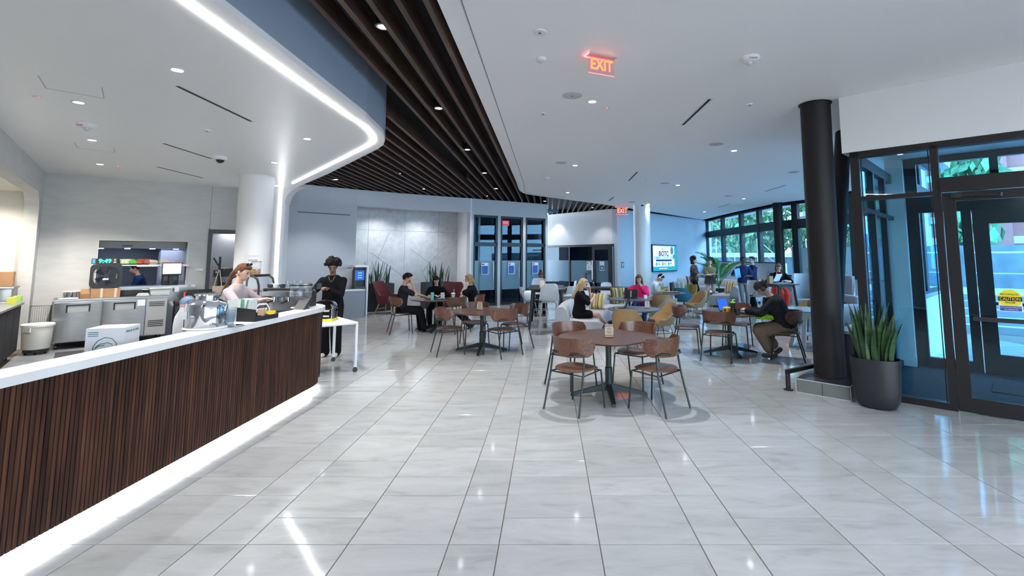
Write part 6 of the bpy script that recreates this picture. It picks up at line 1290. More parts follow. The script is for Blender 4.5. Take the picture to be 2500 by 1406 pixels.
    for s_ in (-1, 1): MB(FM).ball((s_*0.031, 0.082, 0.128), (0.013, 0.010, 0.007), 10, 6).build('eye', m_eye, t, 60); MB(FM).ball((s_*0.031, 0.084, 0.147), (0.018, 0.008, 0.004), 8, 6).build('eyebrow', M('brow_%d' % int(hair[1][0]*1000), tuple(c_*0.7 for c_ in hair[1]), 0.8), t)
    MB(FM).ball((0, 0.088, 0.058), (0.022, 0.009, 0.006), 10, 6).build('mouth', m_lip, t, 60)
    # clothes
    if top:
        mb = MB(); torso(mb, toploose, hem - 0.03, 0.54, 1.03)
        for i in (0, 1):
            e, h_ = A[i]; cap(mb, sh[i] + (T(0, 0, 0.42) - sh[i])*0.25, sh[i], 0.060*k*fat + toploose*0.4, 0.062*k*fat + toploose*0.4)
            if sleeve >= 1: cap(mb, sh[i], e, 0.060*k*fat + toploose*0.5, 0.047*k + toploose*0.5); cap(mb, e, e.lerp(h_, min(1, sleeve - 1 if sleeve > 1 else 0.92)), 0.047*k + toploose*0.5, 0.033*k + toploose*0.5)
            else: cap(mb, sh[i], sh[i].lerp(e, sleeve), 0.060*k*fat + toploose*0.5, 0.054*k*fat + toploose*0.6)
        remesh(mb, 'top', top, t, max(vox, 0.010), 5, 0.5)
    if legs:
        mb = MB(); torso(mb, legloose*0.7, -0.2, 0.06)
        for i in (0, 1):
            kn, an = Lg[i]; cap(mb, hp[i], kn, 0.083*k*fat + legloose*0.6, 0.058*k + legloose)
            if legfrac > 0.5: cap(mb, kn, kn.lerp(an, min(1.0, (legfrac - 0.5)*2)), 0.058*k + legloose, 0.040*k + legloose*1.2)
        remesh(mb, 'trousers', legs, t, max(vox, 0.010), 4, 0.5)
    if skirt: skirt(t, T, Lg, hp, k)
    if shoe:
        for i, (an, fw_, sh_) in enumerate(FD):
            mb = MB(); cap(mb, an + sh_*0.035*k - fw_*0.03*k, an + fw_*0.155*k + sh_*0.048*k, 0.044*k, 0.034*k); sho = remesh(mb, 'shoe', shoe, t, 0.010, 3, 0.6)
    # hair
    st_, hc = hair; mh = M('hair_%d_%d' % (int(hc[0]*1000), int(hc[2]*1000)), hc, 0.75, spec=0.2, noise=0.25, nscale=60, stretch=(1, 1, 0.15)); mb = MB(FM); rng = random.Random(len(lab))
    def hbb(c_, r_): mb.ball(c_, r_, 14, 10)
    hbb((0, -0.020, 0.145), (0.083, 0.094, 0.098))
    if st_ == 'short': hbb((0, 0.02, 0.205), (0.068, 0.070, 0.035))
    if st_ == 'fade': hbb((0, 0.015, 0.215), (0.085, 0.095, 0.045))
    if st_ in ('afro', 'curly'):
        if st_ == 'afro': hbb((0, -0.028, 0.185), (0.112, 0.108, 0.098))
        for i in range(60 if st_ == 'afro' else 34):
            a, z = rng.uniform(0, 2*PI), rng.uniform(-0.35, 1.0); q = math.sqrt(max(0, 1 - min(1, z)**2)); y_ = math.sin(a)*q*0.105 - 0.02
            if y_ > 0.045 and z < 0.45: continue
            hbb((math.cos(a)*q*0.125, y_*1.1, 0.165 + z*0.118), (0.033,)*3)
        if st_ == 'curly':
            for i in range(26): a = rng.uniform(PI, 2*PI); hbb((math.cos(a)*0.10, math.sin(a)*0.085 - 0.02, rng.uniform(0.0, 0.14)), (0.035,)*3)
    if st_ in ('long', 'bob', 'wavy'):
        hbb((0, 0.03, 0.20), (0.066, 0.06, 0.035)); z1 = {'long': -0.25, 'bob': 0.01, 'wavy': -0.24}[st_]
        for s_ in (-1, 1):
            cap(mb, (s_*0.072, 0.0, 0.16), (s_*0.082, 0.0, 0.02), 0.030, 0.032); cap(mb, (s_*0.082, 0.0, 0.02), (s_*0.085, 0.02 if st_ != 'bob' else 0, z1), 0.032, 0.020)
            cap(mb, (s_*0.05, -0.06, 0.10), (s_*0.065, -0.075, z1), 0.045, 0.035)
        cap(mb, (0, -0.08, 0.10), (0, -0.09, z1 - 0.03), 0.045, 0.04)
    if st_ == 'tail':
        hbb((0, 0.03, 0.20), (0.066, 0.06, 0.033)); cap(mb, (0, -0.09, 0.13), (0, -0.135, 0.04), 0.035, 0.032)
        for i in range(8): cap(mb, (0.0, -0.130 - i*0.006, 0.05 - i*0.045), (0, -0.136 - i*0.006, 0.01 - i*0.045), 0.028 - i*0.0018, 0.024 - i*0.0018)
    if st_ == 'bun': hbb((0, -0.05, 0.265), (0.05, 0.05, 0.042)); hbb((0, 0.03, 0.20), (0.066, 0.06, 0.03))
    if st_ == 'lowbun': hbb((0, -0.115, 0.17), (0.04, 0.035, 0.035))
    remesh(mb, 'hair', mh, t, 0.010, 2, 0.6)
    W = Matrix.Translation(Vector(loc)) @ Matrix.Rotation(rz, 4, 'Z')
    return dict(root=t, W=W, HM=FM, TM=TM, hands=[W @ (A[i][1] + ((A[i][1] - A[i][0]).normalized() if not (hdir and hdir[i]) else Vector(hdir[i]).normalized())*0.09*k) for i in (0, 1)], k=k, T=T, Lg=Lg, rz=rz)
def acc(P, name, mb, m, sm=50): return mb.build(name, m, P['root'], sm)
c_black = M('cloth_black', (0.007, 0.007, 0.009), 0.9, spec=0.12, bump=0.15, bscale=20); c_blk2 = M('cloth_charcoal', (0.016, 0.016, 0.020), 0.9, spec=0.12); c_lilac = M('cloth_lilac_grey', (0.36, 0.31, 0.33), 0.95, spec=0.12, bump=0.2, bscale=25)
c_pink = M('cloth_hot_pink', (0.80, 0.03, 0.17), 0.9, spec=0.12); c_white = M('cloth_white', (0.55, 0.62, 0.72), 0.9, spec=0.12); c_navy = M('cloth_navy', (0.016, 0.030, 0.085), 0.9, spec=0.12); c_khaki = M('cloth_khaki', (0.20, 0.15, 0.105), 0.9, spec=0.12, bump=0.2, bscale=15)
c_olive = M('cloth_olive', (0.14, 0.15, 0.08), 0.9, spec=0.12); c_beige = M('cloth_beige', (0.34, 0.30, 0.26), 0.9, spec=0.12); c_grey = M('cloth_grey', (0.20, 0.20, 0.20), 0.9, spec=0.12); c_pat = M('cloth_patterned', (0.07, 0.055, 0.055), 0.9, spec=0.12, noise=0.95, nscale=16); c_red = M('cloth_coral_red', (0.70, 0.055, 0.04), 0.9, spec=0.12, bump=0.3, bscale=10)
c_plaid = M('cloth_dark_plaid', (0.020, 0.024, 0.026), 0.95, spec=0.12, noise=0.35, nscale=14, bump=0.3, bscale=8); s_blk = M('shoe_black', (0.012, 0.012, 0.013), 0.5); s_wht = M('shoe_white', (0.55, 0.53, 0.50), 0.6)
LGT, MED, BRN, DRK = (0.58, 0.36, 0.28), (0.46, 0.26, 0.17), (0.22, 0.105, 0.065), (0.075, 0.035, 0.022)

# barista behind the bar, facing right
P = person('barista in a lilac-grey sweater working behind the bar', (-4.13, 6.45, 0), -PI/2 - 0.05, 1.66, lean=7, head=(14, 0, 0), hands=[(0.16, 0.47, 1.19), (-0.12, 0.40, 1.22)], poles=[(0.6, -0.5, -0.6), (-0.6, -0.5, -0.6)], curl=(0.35, 0.4), skin=LGT, top=c_lilac, sleeve=1.85, legs=c_blk2, shoe=s_blk, hair=('tail', (0.10, 0.045, 0.025)), vox=0.008)
g = MB(P['HM']); 
for s_ in (-1, 1): g.ball((s_*0.035, 0.035, 0.245), (0.03, 0.012, 0.022), 10, 6)
acc(P, 'sunglasses', g, m_blackp)
# person in a black suit with a phone
P = person('standing person in a black blazer looking down at a phone beside the cart', (-3.86, 8.80, 0), PI + 0.18, 1.70, lean=4, head=(24, -8, 0), hands=[(0.16, 0.27, 1.20), (0.0, 0.31, 1.19)], poles=[(0.7, -0.5, -0.5), (-0.7, -0.5, -0.5)], hdir=[(-0.6, 0.7, 0.2), (0.5, 0.7, 0.3)], curl=(0.7, 0.6), skin=BRN, top=c_black, sleeve=1.9, legs=c_black, shoe=s_wht, hair=('afro', (0.010, 0.008, 0.008)), vox=0.008, legloose=0.04, toploose=0.022, hem=-0.11, fat=1.06)
hd_ = P['hands'][0]; ph = thing('mobile_phone', 'dark phone in the hands of the person in the black blazer', 'phone', hd_ + Vector((-0.03, -0.02, 0.02)), 0.3); MB(Matrix.Rotation(0.7, 4, 'X')).rbox(-0.037, -0.075, 0, 0.037, 0.075, 0.009, 0.008).build('case', m_blackp, ph); MB(Matrix.Rotation(0.7, 4, 'X')).box(-0.033, -0.07, 0.009, 0.033, 0.07, 0.0095).build('screen', M('phone_glass', (0.02, 0.03, 0.04), 0.1), ph)
w0, w1 = P['Lg'], None
acc(P, 'necklace', MB(P['TM']).tube([(-0.05, 0.085, 0.50), (-0.03, 0.115, 0.44), (0, 0.125, 0.41), (0.03, 0.115, 0.44), (0.05, 0.085, 0.50)], 0.004, 6), M('gold', (0.6, 0.45, 0.15), 0.3, 1.0))
e0 = P['W'].inverted() @ P['hands'][1]; acc(P, 'watch', MB().cyl((e0.x - 0.04, e0.y - 0.09), 0.034, e0.z - 0.05, e0.z - 0.01, 14), m_swht)
# cook in the hatch
kq = KM @ Vector((1.74, 0.95, 0)); P = person('cook with tied-back hair in a dark shirt inside the kitchen hatch', (kq.x, kq.y, 0), math.atan2(-KD.y, -KD.x) - PI/2, 1.60, lean=14, head=(14, 0, 0), hands=[(0.12, 0.40, 1.05), (-0.12, 0.42, 1.05)], skin=MED, top=c_navy, sleeve=0.7, legs=c_blk2, shoe=s_blk, hair=('lowbun', (0.02, 0.014, 0.012)))
g = MB(P['HM']); g.tube([(-0.06, 0.06, 0.128), (-0.03, 0.10, 0.128), (0.03, 0.10, 0.128), (0.06, 0.06, 0.128)], 0.004, 6); acc(P, 'glasses', g, m_swht)
# trio
def seated(lab, x, y, toward, H=1.7, seat=0.46, **kw):
    rz = math.atan2(toward[1] - y, toward[0] - x) - PI/2; k = H/1.75
    kw.setdefault('feet', [(0.12, 0.42*k + 0.05, 0.08), (-0.12, 0.42*k + 0.02, 0.08)]); kw.setdefault('knees', [(0.15, 0.6, 1), (-0.15, 0.6, 1)])
    return person(lab, (x, y, 0), rz, H, hip=seat + 0.095*k, **kw)
P = seated('young man in a black polo with his hand on his face', TB3[0] - 0.72, TB3[1] - 0.40, (TB3[0] + 0.6, TB3[1] + 0.1), 1.74, lean=6, head=(12, 0, 0), hands=[(0.10, 0.24, 1.10), (-0.12, 0.56, 0.80)], poles=[(0.3, 0.3, -1), (-0.5, -0.2, -0.8)], hdir=[(-0.35, -0.25, 0.9), None], curl=(0.3, 0.8), skin=MED, top=c_blk2, sleeve=0.72, legs=c_black, shoe=M('shoe_dark', (0.05, 0.045, 0.045), 0.7), hair=('fade', (0.010, 0.008, 0.008)), feet=[(0.10, 0.52, 0.08), (-0.12, 0.46, 0.08)], legloose=0.03)
hw = P['hands'][1]; c = thing('paper_cup', 'tilted white paper cup in the hand of the young man', 'cup', hw + Vector((0.0, -0.01, -0.03)), 0.4); MB(Matrix.Rotation(0.9, 4, 'X')).lathe([(0.026, 0), (0.040, 0.10), (0.037, 0.10), (0.024, 0.006)], n=18).build('cup', M('paper_cup_white', (0.62, 0.58, 0.50), 0.7), c, 40)
P = seated('woman with long black hair in a black sweater at the far side of the table', TB3[0] - 0.18, TB3[1] + 0.80, (TB3[0] - 0.05, TB3[1]), 1.62, lean=14, head=(24, -12, 6), hands=[(0.06, 0.42, 0.79), (-0.16, 0.40, 0.79)], poles=[(0.8, -0.2, -0.4), (-0.8, -0.2, -0.4)], skin=LGT, top=c_black, sleeve=1.6, legs=c_black, shoe=s_blk, hair=('long', (0.010, 0.008, 0.009)))
P = seated('blonde woman with glasses in a black tee with her hand at her mouth', TB3[0] + 0.86, TB3[1] + 0.36, (TB3[0] - 0.3, TB3[1] + 0.15), 1.66, lean=10, head=(6, 0, 0), hands=[(-0.02, 0.30, 0.80), (-0.14, 0.22, 1.06)], poles=[(0.6, 0.1, -0.5), (-0.4, 0.4, -1)], hdir=[(-0.9, 0.2, 0), (0.3, -0.5, 0.8)], curl=(0.5, 1.0), skin=LGT, top=c_black, sleeve=0.75, legs=c_black, shoe=s_blk, hair=('bob', (0.32, 0.20, 0.10)), fat=1.10, feet=[(0.12, 0.05, 0.08), (-0.12, 0.10, 0.08)])
g = MB(P['HM'])
for s_ in (-1, 1): g.tube([(s_*0.031 + 0.02*math.cos(2*PI*i/12), 0.095, 0.128 + 0.018*math.sin(2*PI*i/12)) for i in range(13)], 0.003, 5); g.tube([(s_*0.052, 0.093, 0.128), (s_*0.078, 0.0, 0.128)], 0.003, 5)
acc(P, 'glasses', g, m_dkgrey); acc(P, 'shirt_print', MB(P['TM']).ball((0.04, 0.125, 0.30), (0.03, 0.008, 0.03), 12, 8), m_swht)
# bun woman
P = seated('person with a reddish hair bun and glasses behind the high table', -0.26, 15.25, (-0.3, 13.5), 1.64, lean=10, head=(18, 0, 0), hands=[(0.1, 0.38, 0.80), (-0.1, 0.38, 0.80)], skin=BRN, top=c_black, sleeve=1.9, legs=c_black, shoe=s_blk, hair=('bun', (0.10, 0.03, 0.015)))
# woman on the sofa
def dress(t, T, Lg, hp, k):
    mb = MB()
    for i in (0, 1):
        kn = Lg[i][0]; cap(mb, hp[i], hp[i].lerp(kn, 0.55), 0.118*k, 0.105*k)
    cap(mb, T(0, 0, 0.0), T(0, 0, 0.16), 0.165*k, 0.145*k); remesh(mb, 'skirt', c_black, t, 0.011, 5, 0.5)
P = seated('woman with long blonde hair in a short black dress looking at her phone', 0.66, 11.0, (2.2, 10.85), 1.68, 0.40, lean=4, head=(20, 0, 0), hands=[(0.10, 0.36, 0.90), (-0.06, 0.24, 0.98)], poles=[(0.5, -0.4, -0.8), (-0.4, 0.3, -1)], hdir=[(-0.2, 0.7, 0.6), (0.2, -0.1, 0.9)], curl=(0.7, 0.8), skin=LGT, top=c_black, sleeve=0.85, hair=('wavy', (0.42, 0.30, 0.17)), shoe=s_blk, skirt=dress, fat=1.06, vox=0.009, feet=[(-0.10, 0.66, 0.20), (0.02, 0.44, 0.08)], knees=[(0.0, 0.6, 1), (0.2, 0.8, 1)], toploose=0.02)
hw = P['hands'][0]; ph = thing('mobile_phone', 'phone held up by the woman in the black dress', 'phone', hw + Vector((0.0, 0, 0.03)), -PI/2); MB(Matrix.Rotation(-0.9, 4, 'X')).rbox(-0.037, -0.004, -0.075, 0.037, 0.004, 0.075, 0.004).build('case', m_blackp, ph); MB(Matrix.Rotation(-0.9, 4, 'X')).box(-0.033, 0.004, -0.07, 0.033, 0.005, 0.07).build('back', m_dkgrey, ph)
g = MB(P['HM']); g.ball((-0.031, 0.092, 0.128), (0.022, 0.008, 0.018), 10, 6).ball((0.031, 0.092, 0.128), (0.022, 0.008, 0.018), 10, 6); acc(P, 'dark_glasses', g, m_blackp)
# pink sweater
P = seated('woman in a hot pink sweater resting her chin on her hand behind a laptop', 2.46, 13.45, (2.2, 12.2), 1.68, 0.42, lean=12, head=(16, 8, 0), hands=[(0.16, 0.30, 0.80), (-0.05, 0.27, 0.95)], poles=[(0.9, -0.2, -0.3), (-0.7, 0.2, -0.8)], hdir=[(-0.6, 0.7, 0), (0.2, -0.3, 0.9)], curl=(0.4, 1.0), skin=LGT, top=c_pink, sleeve=1.9, legs=M('denim', (0.03, 0.05, 0.12), 0.9, spec=0.12), shoe=s_wht, hair=('long', (0.14, 0.075, 0.04)), toploose=0.035)
# headphones
P = seated('person with white headphones and dark hair in a white tee looking at a phone', 3.14, 15.35, (4.4, 15.0), 1.72, 0.42, lean=22, head=(30, 0, 0), hands=[(0.08, 0.42, 0.74), (-0.10, 0.44, 0.74)], skin=MED, top=c_white, sleeve=0.6, legs=c_beige, shoe=s_wht, hair=('short', (0.010, 0.008, 0.009)), curl=(0.9, 0.9))
acc(P, 'headphones', MB(P['HM']).tube([(0.095*math.cos(a), -0.01, 0.12 + 0.13*math.sin(a)) for a in [PI*i/12 for i in range(13)]], 0.010, 8).ball((0.088, -0.01, 0.11), (0.02, 0.032, 0.036), 12, 8).ball((-0.088, -0.01, 0.11), (0.02, 0.032, 0.036), 12, 8), m_swht)
# standing group
P = person('standing man with long curly hair in a dark patterned shirt', (5.42, 18.4, 0), -2.0, 1.74, head=(0, -10, 0), hands=[(0.06, 0.26, 1.10), (-0.06, 0.26, 1.12)], poles=[(0.8, -0.4, -0.5), (-0.8, -0.4, -0.5)], hdir=[(-0.8, 0.4, 0.2), (0.8, 0.4, 0.2)], curl=(0.8, 0.8), skin=MED, top=c_pat, sleeve=0.85, legs=c_black, shoe=s_blk, hair=('curly', (0.035, 0.02, 0.015)), fat=1.06, toploose=0.03)
acc(P, 'badge', MB().box(-0.04, 0.14, 0.72, 0.03, 0.15, 0.86), m_swht)
P = person('standing woman with crossed arms in an olive top and beige trousers', (6.25, 19.1, 0), PI - 0.25, 1.66, head=(4, 0, 0), hands=[(-0.12, 0.21, 1.10), (0.12, 0.23, 1.07)], poles=[(0.8, 0.0, -0.6), (-0.8, 0.0, -0.6)], hdir=[(-1, 0.1, 0.05), (1, 0.1, 0.0)], curl=(0.3, 0.3), skin=LGT, top=c_olive, sleeve=1.25, legs=c_beige, shoe=s_wht, hair=('short', (0.09, 0.04, 0.03)), fat=1.14)
acc(P, 'dark_apron', MB(P['TM']).loft([[(a*math.cos(2*PI*i/16), b_*math.sin(2*PI*i/16), z) for i in range(16)] for a, b_, z in ((0.235, 0.195, -0.16), (0.215, 0.175, 0.0), (0.19, 0.155, 0.12))]), M('cloth_dark_green', (0.02, 0.024, 0.022), 0.9), 50)
g = MB(P['HM'])
for s_ in (-1, 1): g.tube([(s_*0.031 + 0.02*math.cos(2*PI*i/12), 0.095, 0.128 + 0.018*math.sin(2*PI*i/12)) for i in range(13)], 0.003, 5)
acc(P, 'glasses', g, m_dkgrey)
P = person('man in a navy polo holding a pale blue folder', (6.53, 16.55, 0), PI - 0.35, 1.76, lean=-3, head=(4, -15, 0), hands=[(0.22, 0.22, 1.14), (-0.10, 0.30, 1.12)], poles=[(0.7, -0.5, -0.5), (-0.7, -0.4, -0.5)], curl=(0.9, 0.6), skin=DRK, top=c_navy, sleeve=0.85, legs=c_grey, shoe=s_blk, hair=('short', (0.008, 0.007, 0.007)), fat=1.05, feet=[(0.02, 0.12, 0.08), (-0.10, -0.02, 0.08)], toploose=0.02)
hw = P['hands'][0]; fo = thing('blue_folder', 'pale blue folder in the hand of the man in the navy polo', 'folder', hw + Vector((0.0, -0.02, -0.08)), 0.35); MB(Matrix.Rotation(-0.15, 4, 'Y')).box(-0.11, -0.008, 0, 0.11, 0.008, 0.31).build('folder', M('folder_blue', (0.10, 0.33, 0.62), 0.5), fo)
P = person('man in a navy tee seen from the side, talking to the man with the folder', (7.02, 16.95, 0), PI/2 + 0.15, 1.77, head=(3, 0, 0), hands=[(0.22, 0.05, 0.90), (-0.10, 0.42, 1.08)], poles=[(0.5, -0.8, -0.3), (-0.6, -0.4, -0.6)], skin=LGT, top=c_navy, sleeve=0.85, legs=c_blk2, shoe=s_blk, hair=('short', (0.035, 0.022, 0.016)))
# woman in the red skirt
def skirt_red(t, T, Lg, hp, k):
    mb = MB()
    for i in (0, 1):
        kn, an = Lg[i]; cap(mb, hp[i], kn, 0.13*k, 0.12*k); cap(mb, kn, kn.lerp(an, 0.75), 0.12*k, 0.10*k)
    cap(mb, hp[0].lerp(hp[1], 0.5), Lg[0][0].lerp(Lg[1][0], 0.5), 0.13*k, 0.11*k); cap(mb, Lg[0][0].lerp(Lg[1][0], 0.5), Lg[0][1].lerp(Lg[1][1], 0.5), 0.10*k, 0.09*k); remesh(mb, 'skirt', c_red, t, 0.012, 5, 0.5)
P = seated('woman in a black top and coral red skirt reading papers at the high table', 6.62, 14.22, (6.28, 13.2), 1.66, 0.75, lean=14, head=(30, 8, 0), hands=[(0.14, 0.36, 1.10), (-0.14, 0.38, 1.08)], poles=[(0.8, -0.3, -0.4), (-0.8, -0.3, -0.4)], skin=LGT, top=c_black, sleeve=1.15, hair=('bob', (0.16, 0.10, 0.06)), shoe=s_blk, skirt=skirt_red, feet=[(0.10, 0.30, 0.36), (-0.12, 0.30, 0.32)], fat=1.05)
acc(P, 'red_scarf', MB(P['TM']).tube([(-0.06, 0.06, 0.52), (-0.07, 0.125, 0.42), (0, 0.14, 0.33), (0.07, 0.125, 0.42), (0.06, 0.06, 0.52)], 0.018, 8), c_red)
hw = P['hands'][0]; pa = thing('paper_sheet', 'white sheets of paper in the hands of the woman in the red skirt', 'paper', (hw.x - 0.05, hw.y - 0.02, 1.06), 0.3); MB(Matrix.Rotation(0.6, 4, 'X')).box(-0.10, 0, 0, 0.10, 0.004, 0.26).build('sheet', m_swht, pa); MB().box(-0.05, -0.2, -0.038, 0.25, 0.05, -0.032).build('sheet', m_swht, pa)
pb = thing('paper_bag', 'brown paper bag with twisted blue handles on the high table', 'bag', (6.12, 13.65, 1.021), 0.4); MB().box(-0.07, -0.05, 0, 0.07, 0.05, 0.20).build('bag', m_card, pb)
for y in (-0.05, 0.05): MB().tube([(-0.04, y, 0.2), (-0.05, y, 0.30), (0.0, y, 0.34), (0.05, y, 0.30), (0.04, y, 0.2)], 0.006, 6).build('handle', M('handle_navy', (0.04, 0.06, 0.12), 0.7), pb)
# man in a cap
P = seated('man in a dark plaid shirt, cap and headphones bent over the table', 4.10, 8.60, (3.28, 8.98), 1.80, 0.46, lean=25, head=(20, 0, 0), hands=[(0.12, 0.60, 0.80), (-0.14, 0.62, 0.80)], poles=[(0.7, -0.2, -0.6), (-0.7, -0.2, -0.6)], skin=LGT, top=c_plaid, sleeve=1.95, legs=c_khaki, legfrac=0.88, hair=('short', (0.03, 0.02, 0.016)), shoe=M('canvas_shoe', (0.09, 0.085, 0.075), 0.8), fat=1.22, vox=0.009, feet=[(0.02, 0.16, 0.15), (-0.12, 0.24, 0.09)], toploose=0.035, legloose=0.045, knees=[(0.25, 1, 0.9), (-0.2, 1, 0.9)])
acc(P, 'headphones', MB(P['HM']).tube([(0.098*math.cos(a), -0.01, 0.12 + 0.135*math.sin(a)) for a in [PI*i/12 for i in range(13)]], 0.011, 8).ball((0.092, -0.005, 0.11), (0.026, 0.042, 0.046), 12, 8).ball((-0.092, -0.005, 0.11), (0.026, 0.042, 0.046), 12, 8), M('headphone_grey', (0.05, 0.055, 0.07), 0.4))
acc(P, 'cap', MB(P['HM']).loft([[(0.092*math.cos(2*PI*i/18)*q, (0.105*math.sin(2*PI*i/18))*q - 0.01, z) for i in range(18)] for q, z in ((1.08, 0.160), (1.12, 0.19), (0.98, 0.238), (0.5, 0.270))]).loft([[(x, y, z) for x, y, z in ((-0.085, 0.05, 0.168), (0.085, 0.05, 0.168), (0.07, 0.205, 0.145), (-0.07, 0.205, 0.145))], [(x, y, z + 0.008) for x, y, z in ((-0.085, 0.05, 0.168), (0.085, 0.05, 0.168), (0.07, 0.205, 0.145), (-0.07, 0.205, 0.145))]]), m_blackp, 50)
CAPMAN = P
# ================================================================ THINGS ON THE BAR
m_gl = Mglass('vessel_glass', (0.93, 0.96, 0.98)); m_clear = Mglass('clear_plastic', (0.88, 0.92, 0.96), 0.05, 1.2, (0.7, 0.75, 0.8, 0.18))
p = atz(498, 804, 1.08)
t = thing('drink_dispenser', 'mirror-polished steel drink dispenser with a lid on the bar ledge', 'dispenser', (p.x - 0.03, p.y + 0.06, 1.081))
MB().lathe([(0.17, 0), (0.175, 0.008), (0.165, 0.02)], n=36).build('base_ring', m_white, t, 40)
MB().lathe([(0.163, 0.015), (0.168, 0.03), (0.168, 0.20), (0.160, 0.225), (0.11, 0.255), (0.105, 0.265)], n=40).build('body', m_chrome, t, 40); MB().lathe([(0.09, 0.262), (0.09, 0.30), (0.105, 0.30), (0.108, 0.315), (0.04, 0.322)], n=36).build('lid', m_chrome, t, 40)
MB().tube([(-0.17, 0.0, 0.16), (-0.185, 0, 0.24), (-0.10, 0, 0.275)], 0.006, 6).tube([(0.17, 0.0, 0.16), (0.185, 0, 0.24), (0.10, 0, 0.275)], 0.006, 6).build('handle', m_chrome, t)
MB().tube([(0.14, -0.10, 0.05), (0.185, -0.12, 0.05), (0.19, -0.123, 0.03)], 0.010, 8).build('tap', m_chrome, t); MB().box(-0.10, -0.168, 0.10, -0.06, -0.162, 0.17).build('tag', m_swht, t); MB().tube([(-0.075, -0.166, 0.17), (-0.07, -0.162, 0.24)], 0.003, 5).build('string', m_swht, t)
m_carton = M('white_carton', (0.62, 0.63, 0.66), 0.6); m_mteal = M('teal_print', (0.01, 0.16, 0.20), 0.6)
t = thing('oat_milk_box', 'white carton printed with teal lettering and a line-drawn head behind the bar ledge', 'box', (-3.50, 3.98, 0.881), 0.30); w_, h_ = 0.125, 0.295
MB().box(-w_, -0.09, 0, w_, 0.15, h_).build('carton', m_carton, t)
text('lettering', 'MINOR FIGURES', 0.028, m_mteal, t, Matrix.Translation((w_ + 0.001, 0.03, h_ - 0.035)) @ Matrix.Rotation(PI/2, 4, 'Z') @ Matrix.Rotation(PI/2, 4, 'X'), 0.0005)
mb = MB()
def stroke(pts, r_=0.0028): mb.tube([(x, -0.0905, z) for x, z in pts], r_, 5)
stroke([(-0.10, 0.08), (-0.075, 0.12), (-0.07, 0.16), (-0.045, 0.20), (0.0, 0.225), (0.045, 0.215), (0.075, 0.18), (0.085, 0.13), (0.075, 0.08)]); stroke([(-0.06, 0.15), (-0.03, 0.175), (0.02, 0.185), (0.05, 0.17)]); stroke([(-0.075, 0.12), (-0.04, 0.16), (0.0, 0.165)]); stroke([(0.055, 0.15), (0.05, 0.12)]); stroke([(0.068, 0.15), (0.064, 0.12)]); stroke([(-0.065, 0.10), (-0.075, 0.07), (-0.06, 0.05)])
mb.build('line_drawing', m_mteal, t); MB().box(-0.065, -0.092, 0.095, 0.04, -0.090, 0.12).build('printed_glasses', m_mteal, t)
for i in range(3): MB().box(-0.11, -0.0915, 0.262 - i*0.014, -0.045, -0.090, 0.267 - i*0.014).build('printed_line', m_mteal, t)
t = thing('milk_jug', 'white plastic jug with a pink cap behind the steel dispenser', 'jug', (-3.42, 4.62, 0.925), 0.3); t.scale = (0.72, 0.72, 0.78); MB().loft([[(x*k, y*k, z) for x, y in superell(0.085, 0.085, 3, 24)] for k, z in ((0.95, 0), (1, 0.02), (1, 0.24), (0.85, 0.33), (0.35, 0.42), (0.33, 0.44))]).build('jug', M('milk_plastic', (0.70, 0.70, 0.72), 0.4), t, 50); MB().cyl((0, 0), 0.03, 0.44, 0.465, 16).build('cap', M('pink_cap', (0.75, 0.35, 0.40), 0.5), t, 40); MB().box(-0.05, -0.088, 0.08, 0.05, -0.085, 0.2).build('label_panel', m_swht, t)
t = thing('shelf_block', 'grey block under the milk jug', 'block', (-3.42, 4.62, 0.881)); MB().rbox(-0.1, -0.1, 0, 0.1, 0.1, 0.043, 0.01).build('block', m_board, t)
p = atz(567, 797, 1.08); t = thing('steel_tray', 'small flat steel tray under the clear cups', 'tray', (p.x, p.y, 1.081), -0.2); MB().rbox(-0.09, -0.05, 0, 0.09, 0.06, 0.012, 0.01).build('tray', m_steel, t, 40); MB().rbox(-0.08, -0.04, 0.012, 0.08, 0.05, 0.016, 0.01).build('inset', m_chrome, t)
for i in range(4): tag(MB().lathe([(0.036, 0.0), (0.049, 0.085), (0.046, 0.085), (0.034, 0.004)], n=20).build('plastic_cup', m_clear, None, 40, (p.x - 0.03, p.y, 1.099 + i*0.024)), ('lowest', 'second', 'third', 'topmost')[i] + ' clear plastic cup in the stack by the dispenser', 'cup', 'clear cups stacked by the dispenser')
p = atz(620, 782, 1.08); t = thing('condiment_caddy', 'black condiment caddy with tilted bins on the bar ledge', 'caddy', (p.x + 0.0, p.y + 0.05, 1.081), PI/2 - 0.1)
MB().box(-0.16, -0.10, 0, 0.20, 0.10, 0.012).box(-0.16, -0.10, 0.012, 0.20, -0.092, 0.045).box(-0.16, 0.092, 0.012, 0.20, 0.10, 0.06).box(0.192, -0.1, 0.012, 0.20, 0.1, 0.05).build('tray', m_blackp, t); MB().loft([[(-0.17, y, z) for y, z in ((-0.10, 0.0), (0.10, 0.0), (0.10, 0.14), (-0.10, 0.12))], [(-0.155, y, z) for y, z in ((-0.10, 0.0), (0.10, 0.0), (0.10, 0.14), (-0.10, 0.12))]]).build('end_wall', m_blackp, t)
for x in (-0.05, 0.06): MB().box(x - 0.003, -0.092, 0.012, x + 0.003, 0.092, 0.05).build('divider', m_blackp, t)
